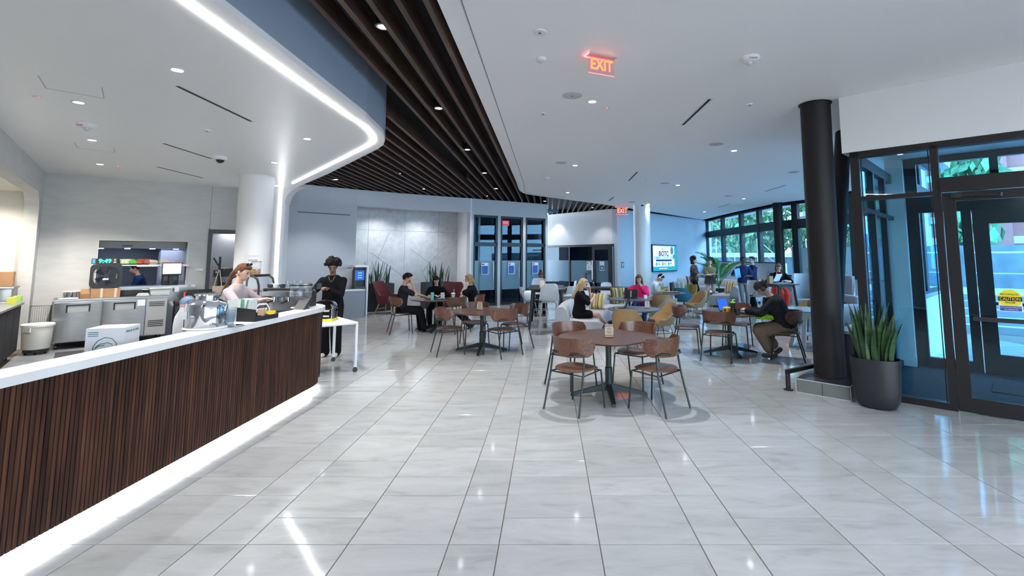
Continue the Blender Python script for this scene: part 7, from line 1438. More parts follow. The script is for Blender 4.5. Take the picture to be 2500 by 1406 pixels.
def packets(nm_, lab, loc, n, m, rz, sz=(0.03, 0.045), grp='sugar packets in the caddy', m2=None):
    rng = random.Random(n); mes = [MB().box(-sz[0], -0.0018, 0, sz[0], 0.0018, sz[1]*2).mesh(nm_, q) for q in (m, m2 or m)]
    for i in range(n):
        o = share(mes[i % 2], nm_, None, Vector(loc) + Matrix.Rotation(rz, 3, 'Z') @ Vector((rng.uniform(-0.006, 0.006), i*0.0065 - n*0.003, 0.003)), rz)
        o.rotation_euler = (rng.uniform(-0.25, 0.1), rng.uniform(-0.12, 0.12), rz); tag(o, lab, 'packet', grp)
packets('sugar_packet', 'brown sugar packet standing in the row in the black caddy', (p.x + 0.02, p.y + 0.10, 1.094), 12, M('kraft', (0.48, 0.33, 0.20), 0.8), 0.2); packets('sweetener_packet', 'yellow sweetener packet in the black caddy', (p.x + 0.06, p.y + 0.20, 1.094), 9, M('packet_yellow', (0.80, 0.52, 0.01), 0.6), 0.2, (0.032, 0.03), 'yellow packets in the caddy')
packets('straw_wrapper', 'white or green straw wrapper in the bundle behind the caddy', (-3.30, p.y + 0.10, 0.885), 16, M('straw_white', (0.65, 0.70, 0.68), 0.6), 0.1, (0.045, 0.20), 'straw wrappers behind the caddy', M('straw_green', (0.15, 0.36, 0.24), 0.6))
t = thing('napkin_block', 'white block of napkins behind the caddy', 'napkins', (-3.32, p.y + 0.28, 0.885), 0.1); MB().rbox(-0.07, -0.08, 0, 0.07, 0.10, 0.39, 0.008).build('napkins', m_carton, t)
t = thing('cup_sleeve', 'clear plastic sleeve of cups with blue print behind the dispenser', 'sleeve', (-3.62, 4.95, 0.885)); MB().lathe([(0.06, 0), (0.065, 0.02), (0.065, 0.42), (0.03, 0.46)], n=18).build('sleeve', m_clear, t, 40); MB().lathe([(0.055, 0.02), (0.055, 0.30)], n=16).build('cups', M('cup_grey', (0.45, 0.48, 0.52), 0.4), t, 40); MB().loft([[(x*k, y*k, z) for x, y in superell(0.06, 0.045, 2, 14)] for k, z in ((0.8, 0.34), (1.0, 0.38), (0.8, 0.43), (0.2, 0.45))]).build('blue_wrap', M('blue_wrap', (0.16, 0.26, 0.55), 0.6), t, 50)
# rinser and knock box area
t = thing('pitcher_rinser', 'steel pitcher rinser with a gooseneck tap behind the bar ledge', 'tap', (-3.33, 5.60, 0.881)); MB().rbox(-0.12, -0.16, 0, 0.10, 0.16, 0.10, 0.015).build('basin', m_chrome, t, 40); MB().tube([(0.07, 0.17, 0.0), (0.07, 0.17, 0.26), (0.04, 0.16, 0.31), (-0.02, 0.10, 0.31), (-0.04, 0.06, 0.26)], 0.013, 10).build('spout', m_chrome, t, 60)
for x, y, r_ in ((-0.02, -0.02, 0.04), (0.05, -0.10, 0.03), (-0.06, 0.1, 0.03)): MB().ball((x, y, 0.13), r_, 12, 8).build('knob', m_chrome, t, 60)
t = thing('cloth_heap', 'dark blue heap of cloths and tools beside the pitcher rinser', 'cloths', (-3.55, 5.25, 0.881)); rng = random.Random(5)
for i in range(5): MB().ball((rng.uniform(-0.08, 0.08), rng.uniform(-0.1, 0.1), 0.08 + 0.02*i), (0.07, 0.06, 0.06), 10, 7).build('cloth', M('blue_cloth', (0.02, 0.05, 0.16), 0.6) if i % 2 else m_blackp, t, 60)
# grinder hoppers
for i, u in enumerate((720, 741)):
    p = atz(u, 753, 1.08); t = thing('grinder_hopper', ('left', 'right')[i] + ' clear hopper half full of coffee on the bar ledge', 'grinder', (p.x, p.y + 0.03, 1.081), 0, 'coffee hoppers'); s_ = 1.0 - 0.08*i
    MB().rbox(-0.05, -0.06, 0, 0.05, 0.06, 0.018, 0.02).build('base', m_white, t); MB().lathe([(0.05*s_, 0.02), (0.055*s_, 0.06), (0.085*s_, 0.11), (0.085*s_, 0.285)], n=24, cap=False).build('hopper', m_clear, t, 40); MB().lathe([(0.045*s_, 0.022), (0.05*s_, 0.06), (0.075*s_, 0.115), (0.075*s_, 0.135)], n=20).build('coffee', M('coffee_beans', (0.05, 0.025, 0.015), 0.7, bump=0.6, bscale=120), t, 40); MB().lathe([(0.088*s_, 0.285), (0.09*s_, 0.30), (0.07*s_, 0.315), (0.02, 0.32)], n=24).build('lid', m_blackp, t, 40)
t = thing('espresso_machine', 'long steel espresso machine with glasses on top at the bar end', 'coffee machine', (-3.45, 6.48, 0.881))
MB().rbox(-0.27, -0.16, 0.04, 0.27, 0.22, 0.14, 0.02).build('drip_base', m_steel, t, 40); MB().rbox(-0.27, 0.02, 0.14, 0.27, 0.22, 0.34, 0.03).build('body', m_steel, t, 40); MB().rbox(-0.28, -0.10, 0.34, 0.28, 0.23, 0.42, 0.02).build('upper_panel', m_chrome, t, 40); MB().box(0.27, -0.12, 0.06, 0.29, 0.22, 0.40).build('side_panel', m_blackp, t); MB().rbox(-0.27, -0.08, 0.42, 0.27, 0.22, 0.45, 0.01).build('cup_rail', m_blackp, t)
for x in (-0.14, 0.05): MB().cyl((x, -0.04), 0.035, 0.28, 0.34, 16).build('group_head', m_chrome, t, 40); MB().tube([(x, -0.07, 0.29), (x, -0.20, 0.27)], 0.012, 8).build('portafilter', m_blackp, t)
for i in range(4): MB().cyl((-0.22 + (i % 2)*0.44, -0.12 + (i//2)*0.3), 0.02, 0, 0.04, 10).build('foot', m_blackp, t)
for z in (0.365, 0.385): MB().box(0.10, -0.103, z, 0.22, -0.10, z + 0.008).build('slot', m_blackp, t)
for i in range(3): tag(MB().lathe([(0.03, 0.0), (0.035, 0.09), (0.032, 0.09), (0.027, 0.006)], n=18).build('drinking_glass', m_gl, None, 40, (-3.42 + i*0.085, 6.45, 1.333)), ('left', 'middle', 'right')[i] + ' of three upturned glasses on the espresso machine', 'glass', 'glasses on the espresso machine')
for i in range(3): tag(MB().lathe([(0.028, 0.0), (0.04, 0.045), (0.036, 0.045), (0.022, 0.008)], n=16).build('coffee_cup', m_dkgrey if i != 1 else m_swht, None, 40, (-3.68 + i*0.08, 6.50, 1.333)), ('left', 'middle', 'right')[i] + ' of three small coffee cups on the espresso machine', 'cup', 'cups on the espresso machine')
t = thing('card_terminal', 'slanted grey card terminal at the bar end', 'terminal', (-3.13, 6.25, 1.081), -0.2); MB().loft([[(-0.07, y, z) for y, z in ((-0.06, 0), (0.06, 0), (0.06, 0.13))], [(0.07, y, z) for y, z in ((-0.06, 0), (0.06, 0), (0.06, 0.13))]]).build('stand', m_dkgrey, t); MB().bar((0.09, -0.07, 0.0), (0.09, 0.06, 0.14), 0.012, 0.02).build('edge', m_blackp, t)
# back counter with the pastry case
bcn = thing('back_counter', 'white back counter carrying the pastry case', 'counter', (-4.55, 7.75, 0)); MB().box(-0.35, -0.32, 0, 0.46, 0.32, 0.92).build('cabinet', m_white, bcn); MB().rbox(-0.37, -0.34, 0.92, 0.48, 0.34, 0.96, 0.01).build('top', m_quartz, bcn)
t = thing('pastry_case', 'small glass pastry case with a black rounded frame', 'display case', (-4.62, 7.68, 0.961)); prof = [(-0.22, 0), (-0.22, 0.40), (-0.19, 0.46), (-0.12, 0.49), (0.12, 0.49), (0.19, 0.44), (0.22, 0.34), (0.22, 0)]
MB().loft([[(x, y, z) for x, z in prof] for y in (-0.205, 0.205)]).build('glass', m_clear, t)
for y in (-0.215, 0.20): MB().tube([(x, y, z) for x, z in prof], 0.016, 8).build('frame', m_blackp, t, 60)
MB().box(-0.20, -0.21, 0.47, 0.14, 0.21, 0.505).build('top_panel', m_blackp, t); MB().box(-0.22, -0.2, 0, 0.22, 0.2, 0.03).build('base', m_steel, t); MB().box(-0.20, -0.19, 0.22, 0.20, 0.19, 0.228).build('shelf', m_gl, t)
for i in range(5): MB().ball((-0.15 + i*0.075, -0.06, 0.26), (0.033, 0.05, 0.025), 10, 7).build('pastry', M('pastry_red', (0.45, 0.12, 0.06), 0.6) if i % 2 else M('pastry', (0.50, 0.30, 0.12), 0.7), t, 60)
for i in range(4): MB().ball((-0.13 + i*0.085, -0.05, 0.065), (0.036, 0.05, 0.03), 10, 7).build('pastry', MATS['pastry'], t, 60)
t = thing('granola_jar', 'glass jar half full of granola on the pastry case', 'jar', (-4.55, 7.62, 1.467)); MB().lathe([(0.065, 0), (0.068, 0.01), (0.068, 0.18), (0.06, 0.19)], n=22, cap=False).build('glass', m_gl, t, 40); MB().lathe([(0.062, 0.004), (0.062, 0.085)], n=20).build('granola', M('granola', (0.40, 0.20, 0.07), 0.9, noise=0.5, nscale=60), t, 40); MB().cyl((0, 0), 0.07, 0.19, 0.205, 22).build('lid', m_oak, t, 40)
t = thing('shaker_bottle', 'white and brown shaker bottle beside the pastry case', 'bottle', (-4.27, 7.62, 0.961)); MB().lathe([(0.038, 0), (0.04, 0.22)], n=18).build('body', m_grille, t, 40); MB().lathe([(0.042, 0.22), (0.042, 0.30), (0.035, 0.32)], n=18).build('band', M('mauve_band', (0.25, 0.16, 0.17), 0.5), t, 40); MB().lathe([(0.035, 0.32), (0.03, 0.36), (0.01, 0.365)], n=18).build('cap', m_white, t, 40)
t = thing('egg_tray', 'small yellow tub of pastries left of the espresso machine', 'tub', (-4.16, 7.60, 0.961)); MB().rbox(-0.07, -0.06, 0, 0.07, 0.06, 0.20, 0.01).build('box', m_clear, t); MB().ball((0, 0, 0.21), (0.06, 0.05, 0.025), 12, 8).build('contents', M('mustard_food', (0.65, 0.38, 0.03), 0.7), t, 60)
cd_ = Vector((6.35, -9.85, 0)).normalized(); cpos = Vector((-6.15, 10.15, 1.62)) + cd_*0.335
t = thing('house_notice', 'white notice headed HOUSE taped to the white column', 'notice', cpos, math.atan2(cd_.y, cd_.x) + PI/2); MB().box(-0.10, 0.0, -0.15, 0.10, 0.004, 0.15).build('paper', m_swht, t); text('lettering', 'HOUSE', 0.05, M('ink_blue', (0.10, 0.12, 0.25), 0.6), t, Matrix.Translation((0, -0.002, 0.05)) @ Matrix.Rotation(PI/2, 4, 'X'), 0.0008, bold=0.001)
MB().box(-0.095, -0.002, 0.135, 0.095, 0.0, 0.142).box(-0.05, -0.002, -0.10, 0.095, 0.0, -0.093).build('red_line', M('notice_pink', (0.6, 0.25, 0.25), 0.6), t); MB().box(-0.05, -0.002, 0.0, 0.05, 0.0, 0.006).box(-0.05, -0.002, -0.02, 0.05, 0.0, -0.014).build('text_line', m_grille, t)
# white cart with the steel toaster dome
ct_ = thing('white_cart', 'white steel cart on casters at the end of the bar', 'cart', (-3.48, 7.80, 0), math.atan2(-0.75, 0.66)); m_cart = M('cart_white', (0.72, 0.73, 0.74), 0.45); L2, W2 = 0.52, 0.29
MB().rbox(-L2, -W2, 0.715, L2, W2, 0.745, 0.01).build('top', m_cart, ct_, 40); MB().box(-L2 + 0.02, -W2 + 0.01, 0.67, L2 - 0.02, -W2 + 0.03, 0.715).box(-L2 + 0.02, W2 - 0.03, 0.67, L2 - 0.02, W2 - 0.01, 0.715).build('apron', m_cart, ct_)
for sx_ in (-1, 1):
    for sy_ in (-1, 1): MB().box(sx_*(L2 - 0.02) - 0.018, sy_*(W2 - 0.02) - 0.018, 0.08, sx_*(L2 - 0.02) + 0.018, sy_*(W2 - 0.02) + 0.018, 0.715).build('leg', m_cart, ct_); MB().tube([(sx_*(L2 - 0.02) - 0.012, sy_*(W2 - 0.02), 0.035), (sx_*(L2 - 0.02) + 0.012, sy_*(W2 - 0.02), 0.035)], 0.035, 14).cyl((sx_*(L2 - 0.02), sy_*(W2 - 0.02)), 0.014, 0.05, 0.08, 8).build('caster', m_blackp, ct_)
t = thing('conveyor_toaster', 'steel domed warmer with a yellow base on the white cart', 'warmer', (-3.50, 7.78, 0.746), 0.1); MB().rbox(-0.20, -0.15, 0.0, 0.14, 0.15, 0.035, 0.01).build('yellow_base', M('warmer_yellow', (0.85, 0.68, 0.01), 0.5), t); MB().rbox(-0.19, -0.14, 0.035, 0.13, 0.14, 0.19, 0.015).build('body', m_chrome, t, 40)
MB().loft([[(-0.03 + 0.16*math.cos(PI*i/16)*q, y, 0.19 + 0.135*math.sin(PI*i/16)*q) for i in range(17)] for y, q in ((-0.14, 0.96), (-0.12, 1), (0.12, 1), (0.14, 0.96))]).build('dome', m_chrome, t, 40)
for z in (0.07, 0.15): MB().box(0.0, -0.143, z, 0.09, -0.14, z + 0.022).build('vent', m_grille, t)
# ================================================================ THINGS ON TABLES
def laptop(lab, x, y, z, rz, scr, tilt=0.25, m=None):
    t = thing('laptop', lab, 'laptop', (x, y, z), rz); m = m or m_blackp
    MB().rbox(-0.165, -0.11, 0, 0.165, 0.12, 0.016, 0.01).build('base', m, t); MB().box(-0.14, -0.06, 0.016, 0.14, 0.09, 0.0175).build('keyboard', m_dkgrey, t)
    RM = Matrix.Translation((0, 0.12, 0.016)) @ Matrix.Rotation(-tilt, 4, 'X'); MB(RM).rbox(-0.165, -0.004, 0, 0.165, 0.006, 0.22, 0.006).build('lid', m, t); MB(RM).box(-0.155, -0.006, 0.01, 0.155, -0.004, 0.21).build('screen', scr, t)
    return t
e_dark = M('screen_off', (0.01, 0.012, 0.016), 0.15)
laptop('black laptop open on the near dark table, in front of the woman in black', 1.50, 10.55, 0.661, math.atan2(1, 1.2) - 2.6, e_dark, 0.45)
lt = laptop('black laptop of the woman in pink, its lid towards the camera', 2.05, 12.55, 0.701, PI, e_dark, 0.2); MB(Matrix.Translation((0, 0.12, 0.016)) @ Matrix.Rotation(-0.2, 4, 'X')).box(-0.012, 0.006, 0.03, 0.012, 0.008, 0.19).build('pale_stripe', m_card2, lt)
laptop('laptop with a bright blue screen in front of the man in a cap', 3.34, 9.14, 0.738, -2.45 + PI, Memit('screen_blue', (0.03, 0.13, 0.75), 0.9), 0.3)
t = thing('notebook', 'dark notebook lying before the man in a cap', 'notebook', (3.55, 8.93, 0.738), 0.4); MB().box(-0.13, -0.09, 0, 0.13, 0.09, 0.012).build('cover', m_dkgrey, t); MB().box(-0.125, -0.085, 0.012, 0.125, 0.085, 0.022).build('pages', M('pages_teal', (0.10, 0.25, 0.30), 0.6), t)
def cup(nm_, lab, x, y, z, r_, h_, m, lid=None, cat='cup'):
    t = thing(nm_, lab, cat, (x, y, z)); MB().lathe([(r_*0.78, 0), (r_, h_), (r_*0.93, h_), (r_*0.72, 0.008)], n=22).build('cup', m, t, 40)
    if lid: MB().lathe([(r_*1.04, h_), (r_*1.04, h_ + 0.012), (r_*0.8, h_ + 0.022), (0.008, h_ + 0.024)], n=22).build('lid', lid, t, 40)
    return t
cup('coffee_cup', 'dark paper cup on the table of the man in a cap', 3.28, 8.63, 0.738, 0.043, 0.10, M('dark_cup', (0.05, 0.045, 0.045), 0.6))
t = cup('tumbler', 'black tumbler with a lime green cap on the table of the man in a cap', *atz(1790, 768, 0.738).xy, 0.738, 0.042, 0.20, m_blackp, M('lime_lid', (0.25, 0.65, 0.08), 0.5), 'tumbler'); MB().tube([(0, -0.02, 0.215), (0.0, 0.03, 0.25), (0.05, 0.02, 0.255)], 0.012, 6).build('handle', MATS['lime_lid'], t)
p = atz(1775, 766, 0.738); t = thing('black_tray', 'flat black tray under the yellow pouch', 'tray', (p.x, p.y + 0.05, 0.738), -0.3); MB().rbox(-0.17, -0.08, 0, 0.15, 0.08, 0.012, 0.02).build('tray', m_blackp, t)
t = thing('yellow_pouch', 'bright yellow pouch on the table of the man in a cap', 'pouch', (p.x + 0.02, p.y + 0.05, 0.751), -0.3); MB().loft([[(x*k, y*k, z) for x, y in superell(0.085, 0.05, 2.6, 24)] for k, z in ((0.8, 0), (1, 0.03), (0.95, 0.075), (0.7, 0.10), (0.3, 0.105))]).build('pouch', M('pouch_yellow', (0.85, 0.48, 0.01), 0.5), t, 50); MB().box(-0.05, -0.052, 0.03, -0.02, -0.048, 0.07).build('dark_mark', m_blackp, t)
t = thing('crumpled_napkin', 'crumpled white napkin on the table of the man in a cap', 'napkin', (3.12, 8.62, 0.738)); MB().ball((0, 0, 0.025), (0.045, 0.035, 0.025), 9, 6).ball((0.03, 0.01, 0.02), (0.03, 0.03, 0.02), 7, 5).build('napkin', m_swht, t)
hv = CAPMAN['W'] @ Vector((-0.05, 0.30, 0.66)); t = thing('hi_vis_vest', 'lime green high-visibility bag on the lap of the man in a cap', 'bag', (hv.x, hv.y, 0.66), CAPMAN['rz']); MB().loft([[(x*k, y*k, z) for x, y in superell(0.13, 0.20, 2.4, 24)] for k, z in ((0.85, 0.0), (1.0, 0.03), (0.9, 0.07), (0.4, 0.085))]).build('fabric', M('hi_vis', (0.32, 0.75, 0.02), 0.6, noise=0.3, nscale=12), t, 50); disc(MB(), 0.0, 0.0, 0.03, -0.001, 0.001).build('patch', m_grille, t); t.children[1].rotation_euler.x = PI/2; t.children[1].location = (0.05, -0.1, 0.078)
cup('tumbler', 'mint green tumbler on the table of the seated trio', *atz(1055, 734, 0.738).xy, 0.738, 0.04, 0.17, M('mint', (0.12, 0.42, 0.36), 0.4), MATS['mint'], 'tumbler')
t = cup('iced_cup', 'clear iced drink cup with a straw before the blonde woman', *atz(1106, 733, 0.738).xy, 0.738, 0.046, 0.15, m_clear, m_white); MB().tube([(0, 0, 0.05), (0.02, 0, 0.26)], 0.005, 6).build('straw', m_swht, t); MB().lathe([(0.034, 0.006), (0.042, 0.13)], n=18).build('drink', M('milky', (0.55, 0.56, 0.62), 0.5), t, 40)
t = thing('blue_wrapper', 'crumpled blue wrapper on the table of the seated trio', 'wrapper', (*atz(1072, 731, 0.738).xy, 0.738)); MB().ball((0, 0, 0.018), (0.07, 0.04, 0.018), 8, 5).ball((0.05, 0.02, 0.025), (0.04, 0.03, 0.02), 7, 5).build('wrapper', M('wrapper_blue', (0.08, 0.30, 0.62), 0.4), t)
cup('mug', 'white paper cup beside the laptop of the woman in pink', 2.42, 12.42, 0.701, 0.045, 0.09, m_white, None)
cup('glass_cup', 'small clear glass of tea at the left edge of the near dark table', 1.38, 10.30, 0.661, 0.035, 0.075, m_clear, None)
p = (2.06, 10.42); menu(p[0], p[1], 0.661, 'pale menu stand on the near dark round table', 1.0, 0.3)
t = thing('food_tray', 'tray of fruit and bread slices on the white-legged table', 'tray', (3.5, 14.2, 0.721)); MB().rbox(-0.24, -0.14, 0, 0.24, 0.14, 0.012, 0.03).build('tray', m_blackp, t)
for i in range(7): MB().ball((-0.19 + i*0.063, 0.02*(-1)**i, 0.028), (0.035, 0.05, 0.018), 9, 6).build('slice', M('orange_food', (0.75, 0.25, 0.04), 0.6) if i % 2 else M('bread', (0.55, 0.38, 0.14), 0.7), t, 60)
cup('tumbler', 'tall black tumbler with a straw on the white-legged table', 3.58, 14.45, 0.721, 0.055, 0.26, m_blackp, m_blackp, 'tumbler'); menu(3.22, 14.5, 0.721, 'white menu stand on the white-legged table', 1.15, 0.1, True)
# ================================================================ CEILING FIXTURES AND LAMPS
m_fix = M('fixture_white', (0.78, 0.79, 0.80), 0.5)
def downlight(u, v, z, lab, group, power, angle=95, blend=0.55, drop=0.0, r=0.052, col=LAMP):
    p = atz(u, v, z - drop); t = thing('downlight', lab, 'light', (p.x, p.y, z - drop), 0, group)
    MB().lathe([(r, 0.0), (r + 0.016, -0.001), (r + 0.016, -0.006), (r, -0.004), (r, 0.0)], n=24, cap=False).build('trim_ring', m_fix, t, 40)
    if drop < 0: MB().lathe([(r + 0.03, 0.0), (r + 0.03, 0.12)], n=20).build('housing', m_blackp, t, 40)
    MB().cyl((0, 0), r, -0.003, -0.001, 24).build('lens', m_lens, t)
    spot(t, (0, 0, -0.02), power, angle, blend, 0.035, col)
    return t
G1, G2, G3 = 'recessed lights in the main white ceiling', 'lights between the ceiling slats', 'recessed lights over the bar'
PW = 140
for u, v, lab in ((1446, 248, 'round ceiling light below and left of the near exit sign'), (1404, 404, 'ceiling light right of the second ceiling speaker'), (1386, 470, 'ceiling light near the bend of the slatted ceiling'), (1792, 368, 'ceiling light right of the grey speaker near the black column'), (1655, 452, 'ceiling light in the middle of the lounge ceiling'), (1816, 485, 'ceiling light near the lounge windows'), (1720, 517, 'farthest ceiling light before the lounge windows'), (1583, 498, 'ceiling light right beside the far white column')):
    downlight(u, v, ZC, lab, G1, PW * (1.0 if u > 1600 and v > 440 else 1.8))
for i, (u, v, lab) in enumerate(((935, 65, 'nearest of the lights between the brown slats'), (1071, 264, 'second light from the front between the slats'), (1141, 365, 'third light from the front between the slats'), (1183, 422, 'fourth light from the front between the slats'), (1211, 460, 'fifth light from the front between the slats'), (973, 423, 'slat ceiling light between the soffit corner and the felt niche'), (1036, 461, 'slat ceiling light above the right end of the felt niche'), (820, 438, 'slat ceiling light nearest to the white portal post'), (1187, 478, 'slat ceiling light above the first glazed door'), (1330, 491, 'slat ceiling light above the corner of the glazed doors'), (1345, 519, 'slat ceiling light left in front of meeting room C'), (1446, 507, 'slat ceiling light right in front of meeting room C'))):
    downlight(u, v, ZC, lab, G2, PW * (0.65 if i < 10 else 0.32), 95, 0.5, -0.03, 0.045)
for u, v, lab in ((433, 171, 'nearest of the round lights in the bar soffit'), (192, 250, 'bar soffit light beside the access panel'), (225, 342, 'bar soffit light below the fire alarm'), (244, 401, 'bar soffit light closest to the kitchen corner'), (750, 339, 'bar soffit light near the rounded soffit corner'), (670, 397, 'bar soffit light above the white column')):
    downlight(u, v, ZS, lab, G3, PW * (0.9 if u > 400 else 2.4), 125, 0.6, 0.0, 0.047, (1.0, 0.96, 0.90))
def disc_fix(nm_, u, v, z, r, lab, cat, m, h=0.012, group=None):
    p = atz(u, v, z); t = thing(nm_, lab, cat, (p.x, p.y, z), 0, group)
    MB().lathe([(0.0, -h), (r*0.94, -h), (r, -h*0.5), (r, 0)], n=28).build('face', m, t, 40); MB().cyl((0, 0), 0.012, -h - 0.004, -h, 8).build('centre', m_dkgrey, t)
GS = 'round ceiling speakers'
for u, v, lab in ((1397, 233, 'largest round grey ceiling speaker, below the exit sign'), (1370, 397, 'round ceiling speaker beside the slatted ceiling edge'), (1748, 352, 'round ceiling speaker left of the big black column'), (1623, 447, 'round ceiling speaker above the television wall'), (1938, 420, 'round ceiling speaker just left of the big black column, higher up'), (1778, 478, 'round ceiling speaker near the windows'), (1543, 493, 'round ceiling speaker left of the far white column')): disc_fix('ceiling_speaker', u, v, ZC, 0.135, lab, 'speaker', m_grille, 0.008, GS)
for u, v, r, lab in ((1318, 78, 0.065, 'plain white ceiling disc above the exit sign'), (1326, 277, 0.045, 'small white sprinkler cap left of the big speaker'), (1830, 255, 0.05, 'small white ceiling cap above the black column'), (1578, 437, 0.045, 'tiny white ceiling cap in the lounge ceiling'), (1345, 445, 0.05, 'tiny sprinkler cap near the slatted edge')): disc_fix('sprinkler_cap', u, v, ZC, r, lab, 'cap', m_fix, 0.012, 'sprinkler caps')
disc_fix('sprinkler_cap', 505, 318, ZS, 0.05, 'small white cap in the bar soffit', 'cap', m_fix, 0.012, 'sprinkler caps')
def dome(u, v, z, lab):
    p = atz(u, v, z); t = thing('dome_camera', lab, 'camera', (p.x, p.y, z)); MB().lathe([(0.10, 0), (0.10, -0.045), (0.075, -0.055)], n=24).build('housing', m_fix, t, 40); MB().ball((0, 0, -0.05), (0.065, 0.065, 0.06), 18, 10).build('dome', M('dome_black', (0.01, 0.01, 0.012), 0.1), t, 60)
dome(538, 383, ZS, 'black dome camera under the bar soffit'); dome(1568, 497, ZC, 'dome camera in front of the far white column')
p = atz(1321, 142, ZC); t = thing('motion_sensor', 'small white motion sensor left of the exit sign', 'sensor', (p.x, p.y, ZC)); MB().lathe([(0.055, 0), (0.055, -0.03), (0.03, -0.04)], n=20).build('body', m_fix, t, 40); MB().ball((0, 0, -0.042), (0.022, 0.022, 0.02), 12, 8).build('lens', m_grille, t, 60)
def firealarm(u, v, z, lab):
    p = atz(u, v, z); t = thing('fire_alarm', lab, 'alarm', (p.x, p.y, z)); MB().lathe([(0.10, 0), (0.105, -0.02), (0.075, -0.045), (0.04, -0.05)], n=24).build('body', m_fix, t, 40); MB().lathe([(0.03, -0.05), (0.03, -0.075), (0.015, -0.085)], n=14).build('strobe', M('strobe_clear', (0.6, 0.65, 0.7), 0.15), t, 40)
    text('lettering', 'FIRE', 0.045, M('fire_red', (0.7, 0.02, 0.02), 0.5), t, Matrix.Translation((0, -0.093, -0.034)) @ Matrix.Rotation(math.radians(62), 4, 'X'), 0.001)
firealarm(1830, 141, ZC, 'white fire alarm lettered FIRE in the main ceiling'); firealarm(212, 303, ZS, 'white fire alarm lettered FIRE in the bar soffit'); firealarm(1333, 434, ZC, 'far white fire alarm near the slatted ceiling edge')
def slot(a, b, z, lab, w_=0.035):
    p, q = atz(*a, z), atz(*b, z); t = thing('slot_diffuser', lab, 'air vent', (p.x, p.y, z), 0, 'linear air slots'); MB().bar((0, 0, -0.001), q - p + Vector((0, 0, -0.001)), w_, 0.004).build('slot', M('slot_black', (0.004, 0.004, 0.005), 0.8), t); MB().bar((0, 0, -0.0005), (q - p)*1.03 + Vector((0, 0, -0.0005)), w_*2.4, 0.002).build('frame', m_fix, t)
slot((433, 210), (613, 296), ZS, 'nearest black air slot in the bar soffit'); slot((399, 350), (516, 387), ZS, 'black air slot beside the dome camera'); slot((384, 407), (495, 434), ZS, 'black air slot nearest to the kitchen wall')
slot((1667, 305), (1733, 242), ZC, 'black air slot nearest to the big black column'); slot((1535, 441), (1556, 420), ZC, 'short black air slot in the middle of the main ceiling'); slot((1487, 490), (1498, 481), ZC, 'smallest far black air slot left of the white column'); slot((1868, 467), (1918, 452), ZC, 'pale air slot close to the lounge windows'); slot((1754, 506), (1781, 498), ZC, 'far pale air slot above the lounge sofa')
def panel(pts, lab):
    q = [atz(u, v, ZS) for u, v in pts]; t = thing('access_panel', lab, 'panel', (q[0].x, q[0].y, ZS)); mb = MB()
    for a, b in zip(q, q[1:]): mb.bar(a - q[0] + Vector((0, 0, -0.001)), b - q[0] + Vector((0, 0, -0.001)), 0.008, 0.003)
    mb.build('joint', M('panel_joint', (0.45, 0.47, 0.48), 0.8), t)
panel(((93, 184), (112, 215), (254, 240), (249, 213)), 'larger outlined access panel in the bar soffit'); panel(((182, 348), (189, 361), (281, 372), (278, 360)), 'smaller outlined access panel in the bar soffit')
for u, v, z, lab in ((1482, 263, ZC, 'tiny red indicator light below the exit sign'), (93, 236, ZS, 'tiny red indicator light in the bar soffit, front'), (289, 406, ZS, 'tiny red indicator light in the bar soffit, rear')):
    p = atz(u, v, z); t = thing('indicator', lab, 'indicator', (p.x, p.y, z)); MB().rbox(-0.045, -0.03, -0.006, 0.045, 0.03, 0, 0.01).build('plate', m_fix, t); MB().cyl((0, 0), 0.012, -0.009, -0.006, 10).build('red_light', Memit('red_led', (1, 0.05, 0.05), 3), t)
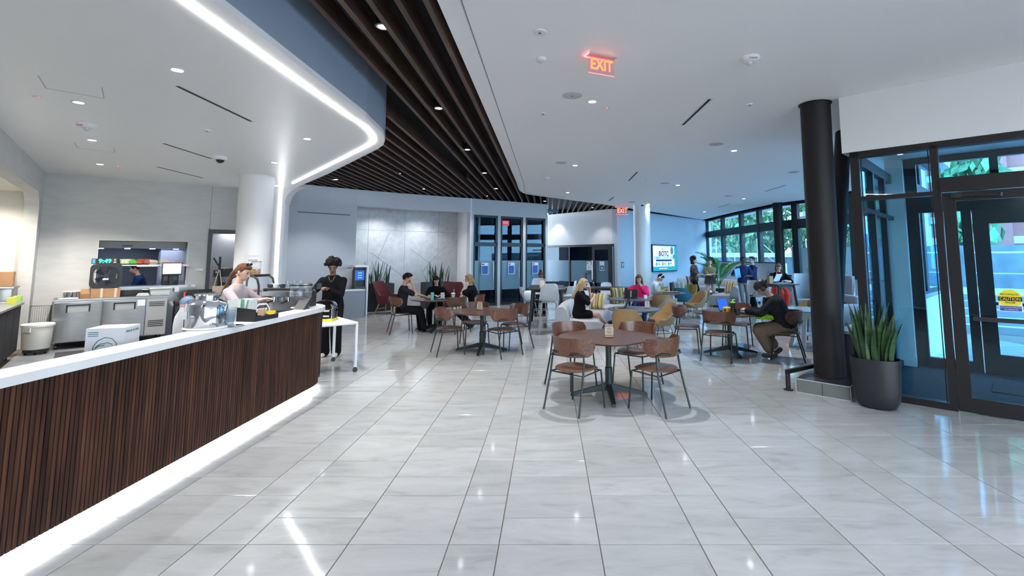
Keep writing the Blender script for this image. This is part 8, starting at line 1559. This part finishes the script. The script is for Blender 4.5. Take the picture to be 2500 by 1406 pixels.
# exit signs
def exit_sign(u, v, z, lab, sc=1.0, rz=0.0, glow=10):
    p = atz(u, v, z); t = thing('exit_sign', lab, 'sign', (p.x, p.y, z), rz); m_ex = Memit('exit_orange', (1.0, 0.16, 0.06), 2.2)
    MB().rbox(-0.17*sc, -0.055*sc, -0.01, 0.17*sc, 0.055*sc, 0, 0.004).build('ceiling_plate', M('exit_plate', (0.55, 0.57, 0.6), 0.35, 0.3), t)
    MB().box(-0.155*sc, -0.004, -0.20*sc, 0.155*sc, 0.004, -0.01).build('acrylic_panel', Mglass('exit_acrylic', (1.0, 0.86, 0.88), 0.05, 0.5, (1.0, 0.6, 0.62, 0.12)), t)
    MB().box(-0.155*sc, -0.005, -0.205*sc, 0.155*sc, 0.005, -0.198*sc).build('lit_edge', Memit('exit_edge', (1.0, 0.25, 0.25), 1.2), t)
    text('lettering', 'EXIT', 0.17*sc, m_ex, t, Matrix.Translation((0, -0.006, -0.105*sc)) @ Matrix.Rotation(PI/2, 4, 'X'), 0.001, bold=0.004, xs=0.78)
    MB().box(-0.172*sc, 0.052*sc, -0.016, 0.172*sc, 0.060*sc, -0.004).box(-0.178*sc, -0.05*sc, -0.016, -0.171*sc, 0.055*sc, -0.004).build('glow_strip', Memit('exit_glow', (1.0, 0.06, 0.06), glow), t)  # glowing strip added round the plate to cast red light on the ceiling
exit_sign(1468, 137, ZC, 'red lit EXIT sign hanging from the near ceiling', 1.0, math.radians(24), 9.0)
exit_sign(1519, 505, ZC, 'far pink-red EXIT sign left of the far white column', 1.6, math.radians(8), 5.0)
ex = thing('exit_sign', 'small red exit sign seen through the second glazed door', 'sign', gm @ Vector((gs(1267), 1.0, 3.2)), math.atan2(gm[1][0], gm[0][0])); MB().box(-0.16, 0, -0.2, 0.16, 0.02, 0).build('panel', M('exit_red', (0.6, 0.05, 0.05), 0.5, emit=(1, 0.08, 0.08), es=1.2), ex)
text('lettering', 'EXIT', 0.15, Memit('exit_letters', (1, 0.3, 0.3), 2.5), ex, Matrix.Translation((0, -0.004, -0.1)) @ Matrix.Rotation(PI/2, 4, 'X'), 0.001, xs=0.8)
# niche, alcove, corridor and store lamps
for x, y in ((-5.6, 16.4), (-4.4, 17.3)): spot(wn, (x, y, 3.4), 95, 140, 0.9, 0.1)
spot(None, KLm @ Vector((ll - 1.0, 0.55, 2.9)), 70, 150, 0.8, 0.1, (1.0, 0.93, 0.80))
spot(None, KLm @ Vector((ll - 2.6, 0.55, 2.9)), 70, 150, 0.8, 0.1, (1.0, 0.93, 0.80))
spot(None, KM @ Vector((3.4, 0.9, 2.55)), 170, 150, 0.8, 0.1)

# unseen lamps added out of frame to brighten the foreground
for par, z, pw, ang, spots in ((ceil, ZC, 0.8, 95, ((0.6, 2.9), (3.5, 3.3), (0.6, 0.0), (3.6, 0.2), (6.2, 1.2))), (bpy.data.objects['ceiling_soffit'], ZS, 0.9, 110, ((-4.2, 2.2), (-6.0, 4.0)))):
    for x, y in spots: MB().cyl((x, y), 0.05, z - 0.004, z - 0.001, 24).build('added_lamp', m_lens, par); spot(par, (x, y, z - 0.02), PW * pw, ang, 0.55, 0.035)
